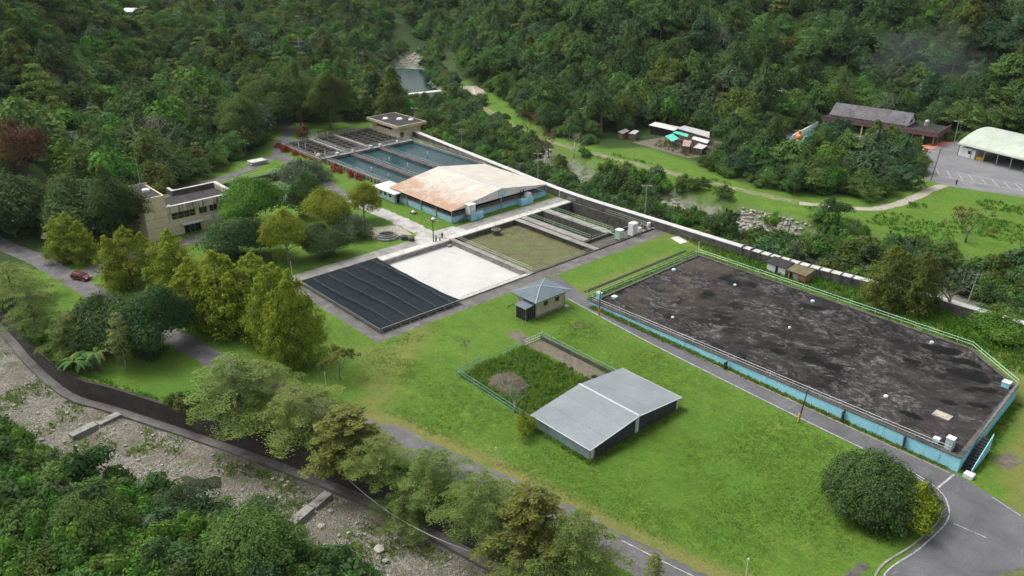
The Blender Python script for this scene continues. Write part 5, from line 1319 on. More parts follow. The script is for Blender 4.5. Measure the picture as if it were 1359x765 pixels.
def arch_hall():
    t = thing('arch_roof_hall', 'open sided hall with pale green barrel roof on the car park', 'hall', (-102,293.6,0), R(-14))
    L, Wd, n = 62, 25.5, 18
    m = MB(); 
    pr = [(Wd*(i/n), 4+4.2*math.sin(math.pi*i/n)**.85) for i in range(n+1)]
    nx = 40
    for k in range(nx+1):
        for y, z in pr: m.v.append((L*k/nx,y,z))
    for k in range(nx):
        for i in range(n): m.f.append((k*(n+1)+i,(k+1)*(n+1)+i,(k+1)*(n+1)+i+1,k*(n+1)+i+1)); m.m.append(0)
    o = m.build('roof', 'arch_roof', t, local=True, smooth=True); sm = o.modifiers.new('thickness','SOLIDIFY'); sm.thickness = .12
    m = MB(); m.add([(.3,y,z-.15) for y, z in pr[1:-1]]+[(.3,pr[-2][0],3.6),(.3,pr[1][0],3.6)], [tuple(range(n+1))]); m.build('end_sheet', 'tin_white', t, local=True)
    for k in range(14):
        for y in (.5,25): MB().tube([(.6+k*4.6,y,0),(.6+k*4.6,y,3.95)], .17, 8).build('column', 'concrete', t, local=True)
    m = MB(); m.box(.4,1.2,0,6.2,6,3.0); o = m.build('booth', 'white', t, local=True); MB().box(3.6,1.14,1.3,5,1.2,2.4).build('window', 'glass', o, local=True)
    m = MB(); m.box(.5,24.6,0,61,24.9,3.6); m.build('back_wall', 'concrete_dark', t, local=True)
    m = MB()
    for k in range(14): m.tube([(.6+k*4.6,.5,3.95),(.6+k*4.6,12.7,4.4),(.6+k*4.6,25,3.95)], .1, 6)
    m.build('truss', 'rail', t, local=True)
arch_hall()
def crate(x, y, label, mat):
    t = thing('storage_crate', label, 'crate', (x,y,0)); MB().box(x-1.1,y-.7,.1,x+1.1,y+.7,1.0).build('body', mat, t)
    MB().box(x-1.15,y-.75,1.0,x+1.15,y+.75,1.08).build('lid', mat, t)
    for s in (-.7,.7): MB().box(x+s-.1,y-.7,0,x+s+.1,y+.7,.1).build('runner', 'timber', t)
crate(-94,293.8,'yellow crate beside the white booth of the arched hall','hazard')
def shack(name, label, quad, h, rise, roofm, wallm, cat='shack'):
    """four corner roof on posts with a set back wall"""
    c = np.mean(quad, 0); t = thing(name, label, cat, (c[0],c[1],0))
    a = sum(quad[i][0]*quad[(i+1)%4][1]-quad[(i+1)%4][0]*quad[i][1] for i in range(4))
    if a < 0: quad = quad[::-1]
    order = sorted(range(4), key=lambda i: quad[i][0]*FW[0]+quad[i][1]*FW[1]); zs = [h]*4
    for i in order[2:]: zs[i] = h+rise
    MB().slab([(*quad[i],zs[i]) for i in range(4)], .1).build('roof', roofm, t)
    ins = [tuple(np.array(q)*.86+c*.14) for q in quad]
    if wallm: MB().prism(ins, 0, h-.25).build('wall', wallm, t)
    for q, z in zip([tuple(np.array(q)*.95+c*.05) for q in quad], zs): MB().tube([(*q,0),(*q,z-.1)], .08, 6).build('post', 'timber', t)
    return t
shack('long_shack','long white tin roof, leftmost of the riverside shacks',[(-190.5,240),(-192.2,246),(-182.2,248.4),(-180.3,242)],2.7,.6,'tin_white','dark')
shack('awning','square green awning in front, lower one of two at the riverside shacks',[(-176.9,232.5),(-177.4,237.4),(-172.4,234.7),(-171.4,229.4)],2.6,.4,'green_tarp',None,'awning')
shack('awning','wide green awning behind the lower one at the riverside shacks',[(-178,238.1),(-178.6,241),(-173.6,241.6),(-171.2,238)],2.75,.3,'green_tarp',None,'awning')
shack('tin_shack','broad grey tin roof behind the green awnings at the riverside shacks',[(-180,243),(-180.8,248.6),(-169.8,249),(-165,242)],3,.5,'tin','timber')
shack('tin_shack','narrow pale tin roof right of the green awnings',[(-169.5,238.9),(-163.1,239.5),(-160.9,235.2),(-167.8,235.6)],2.9,.3,'tin_white','timber')
shack('rusty_shack','rust streaked tin roof in front of the pale one at the riverside shacks',[(-165.9,227.8),(-170,234.2),(-167.2,235),(-163.6,229)],2.4,.3,'tin_rust','timber')
shack('rusty_shack','patched white and rust tin roof, nearest right of the riverside shacks',[(-162.2,229),(-163.6,234),(-159.6,233.6),(-158.8,229.4)],2.4,.3,'tin','concrete_dark')
shack('garden_shed','tiny pale shed roof, left of two in the trees by the riverside track',[(-194.5,227.5),(-194.8,232.3),(-191.7,230.6),(-191.2,226.4)],2.2,.3,'tin','timber','shed')
shack('garden_shed','tiny pale shed roof, right of two in the trees by the riverside track',[(-190.2,228.4),(-191.4,233),(-189.3,233.3),(-187.6,229.1)],2.2,.3,'tin','timber','shed')
polysheet('village_yard', [(-186,226),(-160,224),(-157,236),(-163,250),(-182,250)], .01, 'soil')
def hill_house(x, y, w, d, h, roofm, wallm, label, rz=0, lift=0):
    z = float(height(x,y))-.6; t = thing('hill_house', label, 'house', (x,y,z+lift), R(rz))
    MB().box(-w/2,-d/2,-lift,w/2,d/2,h).build('wall', wallm, t, local=True)
    for q in ([(-w/2-.5,-d/2-.5,h),(w/2+.5,-d/2-.5,h),(w/2+.5,0,h+1.4),(-w/2-.5,0,h+1.4)],[(w/2+.5,d/2+.5,h),(-w/2-.5,d/2+.5,h),(-w/2-.5,0,h+1.4),(w/2+.5,0,h+1.4)]):
        MB().slab(q, .15).build('roof', roofm, t, local=True)
    for k in (-.25,.25): MB().box(k*w-.6,-d/2-.04,h*.4,k*w+.6,-d/2-.002,h*.8).build('window', 'glass', t, local=True)
hill_house(-241.8,307.8,15,7,4,'tin_white','concrete','long pale roof high on the right hand hillside',45,3)
hill_house(-334.2,78.5,9,7,4,'redtile','concrete','dark red roof among the trees at the far left',48,1.6)
hill_house(-338,86,10,6,4,'tin_rust','white','pale wall and rusty roof right of the dark red roof',48,1.4)
hill_house(-431.5,145.3,9,7,5,'tin_white','white','white house high in the left forest',40,2.5)
hill_house(-426.2,159.3,6,5,4,'tin_white','white','small white house right of the higher one in the left forest',40,2)
hill_house(-285.1,64.1,8,6,4,'tin','concrete','grey roof showing behind the rust red tree',48,2.2)
hill_house(-286.4,71.7,6,5,4,'tin_white','concrete','small pale roof right of the grey one behind the rust red tree',48,2.2)
hill_house(-507,320,10,7,5,'tin','white','pale house at the top of the valley',40,4)
hill_house(-181,306.5,9,6,3.5,'tin_white','concrete','white roof in the trees left of the long restaurant',40,2)
def weir():
    t = thing('weir', 'pale concrete weir holding back the green reservoir', 'weir', (-326,234,-4))
    MB().prism([(-322,212),(-318.6,212),(-311,247),(-314.4,248)], -5, -1.9).build('dam', 'concrete_pale', t)
    MB().prism([(-318.6,240),(-312,244),(-300,236),(-301,233)], -4.5, -2.4).build('spillway', 'concrete_pale', t)
weir()
w = MB(); P_ = smooth_line([(-300,250),(-281,236),(-262,224.5)],5); ribbon(w, P_, -2.9,-2.3,.3); tag(w.build('track_kerb','concrete_pale'), kind='structure')

# ------------------------------------------------------------------ vegetation: leaf meshes
def unit(v): return v/(np.linalg.norm(v, axis=-1, keepdims=True)+1e-9)
def cards(rg, C, N, size, asp=.6, tangent=None):
    n = len(C); r = rg.normal(size=(n,3)) if tangent is None else tangent + rg.normal(size=(n,3))*.35
    t = unit(r-(r*N).sum(1,keepdims=True)*N); b = np.cross(N, t); s = size*rg.uniform(.7,1.3,(n,1)) 
    V = np.stack([C-t*s*.5, C+b*s*asp*.5+t*s*.08, C+t*s*.5, C-b*s*asp*.5+t*s*.08], 1)
    return V.reshape(-1,3)
class Leaves:
    def __init__(s): s.V, s.T = [], []
    def put(s, V, tint):
        s.V.append(V); s.T.append(np.repeat(np.clip(tint,0,1), 4))
    def arrays(s): return np.concatenate(s.V), np.concatenate(s.T)
def clump(L, rg, c, r, n, size, flat=.75, ctr=None, tint=.5, up=.35, asp=.6, lo=-.45, droop=None):
    d = unit(rg.normal(size=(n*2,3))); d = d[d[:,2] > lo][:n]; n = len(d)
    P = c + d*np.array([1,1,flat])*r*(rg.uniform(.55,1.0,(n,1))+rg.normal(size=(n,1))*.1)
    o = unit(P-ctr) if ctr is not None else d
    N = unit(d*.7+o*.45+np.array([0,0,up])+rg.normal(size=(n,3))*.38)
    L.put(cards(rg, P, N, size, asp, droop), tint+rg.normal(size=n)*.16)
def stray(L, rg, n, ls, Rr, H, base, f):
    d = unit(rg.normal(size=(n,3))); d[:,2] = np.abs(d[:,2])*1.1-.15; k = rg.uniform(.55,1.04,(n,1))
    P = d*k*np.array([Rr*f,Rr*f,(H-base)*.52])+np.array([0,0,base+(H-base)*.46])
    L.put(cards(rg, P, unit(d+np.array([0,0,.4])+rg.normal(size=(n,3))*.5), ls, .55), rg.uniform(.15,.8,n))
def crown_broad(rg, Rr, H, base, ncl, per, ls, flat=.75, spread=.75, cr=(.26,.44), top=.5, warp=1.0):
    L = Leaves(); ctr = np.array([0,0,base+(H-base)*.3])
    for i in range(ncl):
        d = unit(rg.normal(size=3)); d[2] = abs(d[2])*1.05-.25 if rg.random() < .85 else d[2]
        r = Rr*rg.uniform(*cr)
        c = np.array([d[0]*(Rr*spread), d[1]*(Rr*spread), base+(H-base)*(.42+.45*d[2])])*1.0
        c[:2] *= rg.uniform(.55,1.06)
        clump(L, rg, c, r, int(per*(r/(Rr*.35))**2), ls, flat*rg.uniform(.8,1.15), ctr, rg.uniform(.2,.72))
    if warp:
        p1, p2, p3 = rg.uniform(0,6.28,3)
        for V in L.V:
            th_ = np.arctan2(V[:,1],V[:,0]); f = 1+warp*(.24*np.sin(2*th_+p1)+.17*np.sin(3*th_+p2)+.1*np.sin(5*th_+p3+V[:,2]*.5))
            V[:,:2] *= f[:,None]; V[:,2] *= (1+warp*(.16*np.sin(th_+p3)+.1*np.sin(2*th_+p2))); V[:,:2] += (V[:,2:]-base)*np.array([[math.cos(p1),math.sin(p1)]])*.1*warp
    stray(L, rg, int(sum(len(q) for q in L.T)/4*.16), ls, Rr, H, base, .95)
    return L
def crown_cone(rg, Rr, H, base, nb, per, ls):
    L = Leaves()
    for i in range(nb):
        t = (i+rg.random())/nb; t = t**1.15; h = base+(H-base)*t*.97
        ln = Rr*((1-t)**.5*rg.uniform(.66,1.06))*(.86 if t < .08 else 1)+.35; a = rg.uniform(0,6.283)
        dr = np.array([math.cos(a),math.sin(a),0])
        for f in (.45,.75,.98):
            r = (.34-.1*t)*Rr*rg.uniform(.55,1)*.72+.15; c = dr*ln*f*.93; c[2] = h - f*f*ln*.16
            clump(L, rg, c, r, int(per*r*r/.8)+6, ls, .8, np.array([0,0,h-.6]), rg.uniform(.28,.7), .3, .42, -.8, np.array([0,0,-1.0])+dr*.4)
    for k in range(5): clump(L, rg, np.array([rg.normal()*.25,rg.normal()*.25,H-.4-k*.5]), .45+.12*k, 60, ls, 1.1, None, .6, .3, .42, -.8, np.array([0,0,-1.0]))
    return L
def crown_ovoid(rg, Rr, H, base, ncl, per, ls):
    L = Leaves()
    for i in range(ncl):
        t = rg.random()**.9; a = rg.uniform(0,6.283); rr = Rr*(1-t**1.9)**.62*(.62+.38*min(1,t*5+.35))*rg.uniform(.4,1.0)
        r = Rr*rg.uniform(.17,.33)*(1-.42*t); h = base+(H-base)*(.06+.88*t)
        clump(L, rg, np.array([math.cos(a)*rr,math.sin(a)*rr,h]), r, int(per*r*r), ls, .95, np.array([0,0,h-1.2]), rg.uniform(.22,.72), .35, .45, -.75, np.array([math.cos(a)*.35,math.sin(a)*.35,-.9]))
    n = int(sum(len(q) for q in L.T)/4*.14); tt = rg.random(n); aa = rg.uniform(0,6.283,n); r_ = Rr*(1-tt**1.9)**.62*rg.uniform(.15,1.1,n)
    P = np.stack([np.cos(aa)*r_,np.sin(aa)*r_,base+(H-base)*(.03+.93*tt)],1); L.put(cards(rg, P, unit(np.stack([np.cos(aa),np.sin(aa),tt*0+.4],1)+rg.normal(size=(n,3))*.4), ls, .45, np.array([0,0,-1.0])), rg.uniform(.15,.8,n))
    for k in range(4): clump(L, rg, np.array([rg.normal()*.3,rg.normal()*.3,H-.5-k*.6]), .5+.15*k, 80, ls, 1.1, None, .6, .3, .45, -.8, np.array([0,0,-1.0]))
    return L
def crown_layer(rg, Rr, H, base, tiers, per, ls):
    L = Leaves(); tips = []
    for k in range(tiers):
        f = k/(tiers-1); h = base+(H-base)*(f**.95); rt = Rr*(1-.62*f**2.4)*rg.uniform(.75,1.12)*(.8 if k == 0 else 1)
        nbr = rg.integers(6,9); a0 = rg.uniform(0,6.28)
        for b in range(nbr):
            a = a0+6.283*b/nbr+rg.normal()*.22; ln = rt*rg.uniform(.65,1.12); dr = np.array([math.cos(a),math.sin(a),0]); tips.append((h,dr*ln,k))
            m = int(per*(ln/Rr)*rg.uniform(.6,1.2))
            s = rg.uniform(.12,1,m)**.75; wd = ln*.30*(1.12-s)**.6*s**.4*1.5
            side = np.array([-dr[1],dr[0],0]); off = rg.normal(size=m)*.5
            P = dr*(ln*s)[:,None]+side*(off*wd)[:,None]; P[:,2] += h+.10*ln*s-.22*ln*s*s+rg.normal(size=m)*.13
            N = unit(np.array([0,0,1.])+rg.normal(size=(m,3))*.42)
            L.put(cards(rg, P, N, ls, .5), rg.uniform(.25,.7)+rg.normal(size=m)*.15)
    return L, tips
def branch_rec(mb, rg, p, d, ln, r, depth, ends):
    n = 3; pts = [p]; q = p.copy()
    for i in range(n):
        d = unit(d+rg.normal(size=3)*.14+np.array([0,0,.05])); q = q+d*ln/n; pts.append(q.copy())
    mb.tube(pts, [r, r*.85, r*.72, r*.6], 5, cap=False)
    if depth == 0: ends.append(q); return
    for k in range(rg.integers(2,4)):
        e = unit(d+rg.normal(size=3)*.55+np.array([0,0,.12])); branch_rec(mb, rg, q, e, ln*rg.uniform(.62,.82), r*.58, depth-1, ends)
def leaf_mesh(name, L, mats, trunk=None):
    V, T = L.arrays(); nq = len(V)//4
    F = np.arange(nq*4).reshape(-1,4)
    me = bpy.data.meshes.new(name)
    if trunk:
        o = len(V); V = np.concatenate([V, np.array(trunk.v)]); T = np.concatenate([T, np.full(len(trunk.v), .5)])
        me.from_pydata(V.tolist(), [], F.tolist()+[tuple(i+o for i in f) for f in trunk.f])
    else:
        me.vertices.add(len(V)); me.vertices.foreach_set('co', V.astype(np.float32).reshape(-1))
        me.loops.add(nq*4); me.loops.foreach_set('vertex_index', np.arange(nq*4, dtype=np.int32))
        me.polygons.add(nq); me.polygons.foreach_set('loop_start', np.arange(0,nq*4,4,dtype=np.int32)); me.polygons.foreach_set('loop_total', np.full(nq,4,np.int32))
    for m in mats: me.materials.append(M[m])
    if trunk: me.polygons.foreach_set('material_index', np.concatenate([np.zeros(nq,np.int32), np.ones(len(trunk.f),np.int32)]))
    at = me.attributes.new('tint','FLOAT','POINT'); at.data.foreach_set('value', T.astype(np.float32))
    me.update(calc_edges=True); return me
def trunk_mb(rg, H, base, r, Rr, limbs=6, lean=.04):
    mb = MB(); a = rg.normal(size=2)*lean*H
    pts = [(0,0,-.4),(a[0]*.3,a[1]*.3,H*.3),(a[0]*.7,a[1]*.7,H*.62),(a[0],a[1],H*.9)]
    mb.tube(pts, [r*1.25,r,r*.6,r*.15], 7)
    for k in range(limbs):
        h = base+(H-base)*(k+.3)/limbs*.7; t = 2.4*k+rg.uniform(0,1); l = Rr*rg.uniform(.5,.85)
        mb.tube([(0,0,h),(math.cos(t)*l*.5,math.sin(t)*l*.5,h+l*.28),(math.cos(t)*l,math.sin(t)*l,h+l*.42)], [r*.45,r*.3,r*.08], 5)
    return mb
PROTO = {}
def near_proto(key, Rr, H, L, trunk, leafm, barkm='bark'):
    PROTO.setdefault(key, []).append((Rr, H, leaf_mesh(key+'_crown', L, [leafm]), trunk_me(trunk, barkm)))
def trunk_me(mb, mat):
    me = bpy.data.meshes.new('trunk'); me.from_pydata(mb.v, [], mb.f); me.materials.append(M[mat]); me.polygons.foreach_set('use_smooth',[True]*len(mb.f)); me.update(); return me
rg = np.random.default_rng(4)
def crown_multi(rg, Rr, H, base, per, ls, n=3, k0=1):
    L = crown_ovoid(rg, Rr*(.74 if n > 1 else 1), H, base, 110, per, ls)
    for i in range(n-1):
        a = 2.3*i+rg.uniform(0,1.5); o = np.array([math.cos(a),math.sin(a),0])*Rr*rg.uniform(.36,.5); S = crown_ovoid(rg, Rr*rg.uniform(.5,.62), H*rg.uniform(.68,.9), base, 70, per, ls)
        for V, T in zip(S.V, S.T): L.V.append(V+o); L.T.append(T)
    return L
for k in range(3): near_proto('cyp', 6.3, 15, crown_multi(rg,6.3,15,.2,74,.40,4), trunk_mb(rg,14,2,.25,6), 'leaf_cyp')
near_proto('cyp2', 5.6, 14, crown_multi(rg,5.6,14,.1,80,.38,3), trunk_mb(rg,13,2,.25,6), 'leaf_cypdark')
for k in range(2): near_proto('dome', 6.3, 12, crown_broad(rg,6.3,12,2.2,54,330,.38,.75,warp=.4), trunk_mb(rg,12,2.6,.28,6), 'leaf_cyp', 'bark_pale')
near_proto('dome2', 7.5, 12, crown_broad(rg,7.5,12,1.0,64,420,.42,.75), trunk_mb(rg,12,2,.35,7), 'leaf_bright')
near_proto('dome3', 7.5, 17, crown_broad(rg,7.5,17,4,56,380,.42,.65), trunk_mb(rg,17,5,.38,7), 'leaf_dark')
for k in range(2): near_proto('dark', 6.5, 11, crown_broad(rg,6.5,11,.2,64,380,.40,.75,.78), trunk_mb(rg,11,1,.3,6), 'leaf_dark')
near_proto('bush', 7.5, 9, crown_broad(rg,7.5,9,-1.6,150,1000,.34,.9,.82,(.12,.27),warp=.16), trunk_mb(rg,8,.5,.3,6), 'leaf_bush')
near_proto('ybush', 2.5, 5, crown_broad(rg,2.5,5,-.3,26,120,.28,.8), trunk_mb(rg,4.5,.5,.1,2), 'leaf_cyp')
near_proto('grey', 5, 6, crown_broad(rg,5,6,-.4,46,200,.32,.8), trunk_mb(rg,5.5,.5,.16,4), 'leaf_grey')
for k in range(2): near_proto('olive', 8, 18, crown_broad(rg,8,18,3,66,420,.45,.75), trunk_mb(rg,17,3,.35,7), 'leaf_olive')
near_proto('river', 5, 5, crown_broad(rg,5,5,-.5,36,150,.38,.7), trunk_mb(rg,4.5,.4,.15,4), 'leaf_bright')
near_proto('red', 8, 12.5, crown_broad(rg,8,12.5,3.5,44,150,.42,.6), trunk_mb(rg,12,4,.3,7), 'leaf_red')
near_proto('redsh', 3.5, 4.5, crown_broad(rg,3.5,4.5,-.3,26,130,.3,.8), trunk_mb(rg,4,.5,.1,3), 'leaf_red')
near_proto('crim', 1.5, 1.7, crown_broad(rg,1.5,1.7,-.3,16,60,.22,.85), trunk_mb(rg,1.4,.2,.05,1.2), 'leaf_crimson')
for k in range(3):
    L, tips = crown_layer(rg, 8, 12, 3.0, 6, 520, .31)
    tb = MB(); tb.tube([(0,0,-.4),(0,0,6),(.1,.1,12)], [.24,.17,.03], 7)
    for h, q, kk in tips: tb.tube([(0,0,h-.1),(q[0]*.5,q[1]*.5,h+.35),(q[0]*.9,q[1]*.9,h+.2)], [.045,.03,.01], 4)
    near_proto('lay', 8, 12, L, tb, 'leaf_layer', 'bark')
    if k == 0:
        L, tips = crown_layer(rg, 5.4, 12, 1.0, 11, 320, .42); tb2 = MB(); tb2.tube([(0,0,-.4),(0,0,6),(.1,.1,12)], [.2,.14,.03], 7)
        for h, q, kk in tips: tb2.tube([(0,0,h-.1),(q[0]*.9,q[1]*.9,h+.3)], [.06,.015], 4)
        near_proto('lay2', 5.4, 12, L, tb2, 'leaf_brownish', 'bark')
L, tips = crown_layer(rg, 2.8, 11, 2.8, 9, 70, .34); tb = MB(); tb.tube([(0,0,-.3),(0,0,6),(0,0,11)], [.14,.1,.02], 7)
for h, q, kk in tips: tb.tube([(0,0,h-.1),(q[0]*.9,q[1]*.9,h+.15)], [.04,.01], 4)
near_proto('young', 2.8, 11, L, tb, 'leaf_layer', 'bark_pale')
def bare_tree(key, Rr, H, nleaf, leafm, barkm, depth=4, ls=.3, r0=.22):
    tb = MB(); ends = []; h0 = H*.3
    tb.tube([(0,0,-.4),(0,0,h0)], [r0*1.2,r0], 7)
    for k in range(4):
        a = 1.57*k+rg.uniform(0,1); branch_rec(tb, rg, np.array([0,0,h0*rg.uniform(.6,1)]), unit(np.array([math.cos(a)*.75,math.sin(a)*.75,.9])), H*.27, r0*.62, depth-1, ends)
    E_ = np.array(ends); sc = np.array([Rr/max(1e-3,np.percentile(np.hypot(E_[:,0],E_[:,1]),92)), 0, H/max(E_[:,2])])
    L = Leaves()
    for e in E_:
        clump(L, rg, e, Rr*.1+.12, nleaf, ls, .8, None, rg.uniform(.3,.7))
    near_proto(key, Rr*1.0, max(E_[:,2]), L, tb, leafm, barkm)
bare_tree('bare', 8, 17, 5, 'leaf_grey', 'bark_pale', 5, .32, .3)
bare_tree('redbare', 5.5, 9, 20, 'leaf_red', 'bark', 4, .28, .2)
bare_tree('palm', 4, 9.5, 14, 'leaf_grey', 'bark', 3, .5, .25)
bare_tree('barebush', 2.5, 5.4, 6, 'leaf_grey', 'bark_pale', 4, .16, .07)
bare_tree('fruit', 3.6, 6, 46, 'leaf_orange', 'bark', 4, .26, .1)
def banana():
    L = Leaves(); tb = MB()
    for s in range(6):
        ox, oy = rg.normal(size=2)*1.3; h = rg.uniform(1.8,3.6); tb.tube([(ox,oy,-.2),(ox,oy,h)], [.16,.09], 7)
        for k in range(9):
            a = rg.uniform(0,6.28); ln = rg.uniform(2,3.2); dr = np.array([math.cos(a),math.sin(a),0]); side = np.array([-dr[1],dr[0],0]); m = 9; lift = rg.uniform(.5,1.2)
            tint = rg.uniform(.2,.75) if rg.random() > .08 else 1
            pts = [np.array([ox,oy,h])+dr*ln*(i/m)+np.array([0,0,lift*ln*.5*(i/m)*(2-2.6*i/m)]) for i in range(m+1)]
            for i in range(m):
                w0 = .42*math.sin(math.pi*(.12+.86*i/m))**.7; w1 = .42*math.sin(math.pi*(.12+.86*(i+1)/m))**.7
                for s2 in (1,-1):
                    d0 = np.array([0,0,-.3*w0]); V = np.array([pts[i],pts[i+1],pts[i+1]+side*w1*s2+np.array([0,0,-.35*w1]),pts[i]+side*w0*s2+d0])
                    L.put(V if s2 < 0 else V[::-1], np.array([tint]))
    near_proto('ban', 4.6, 6, L, tb, 'leaf_banana')
banana()
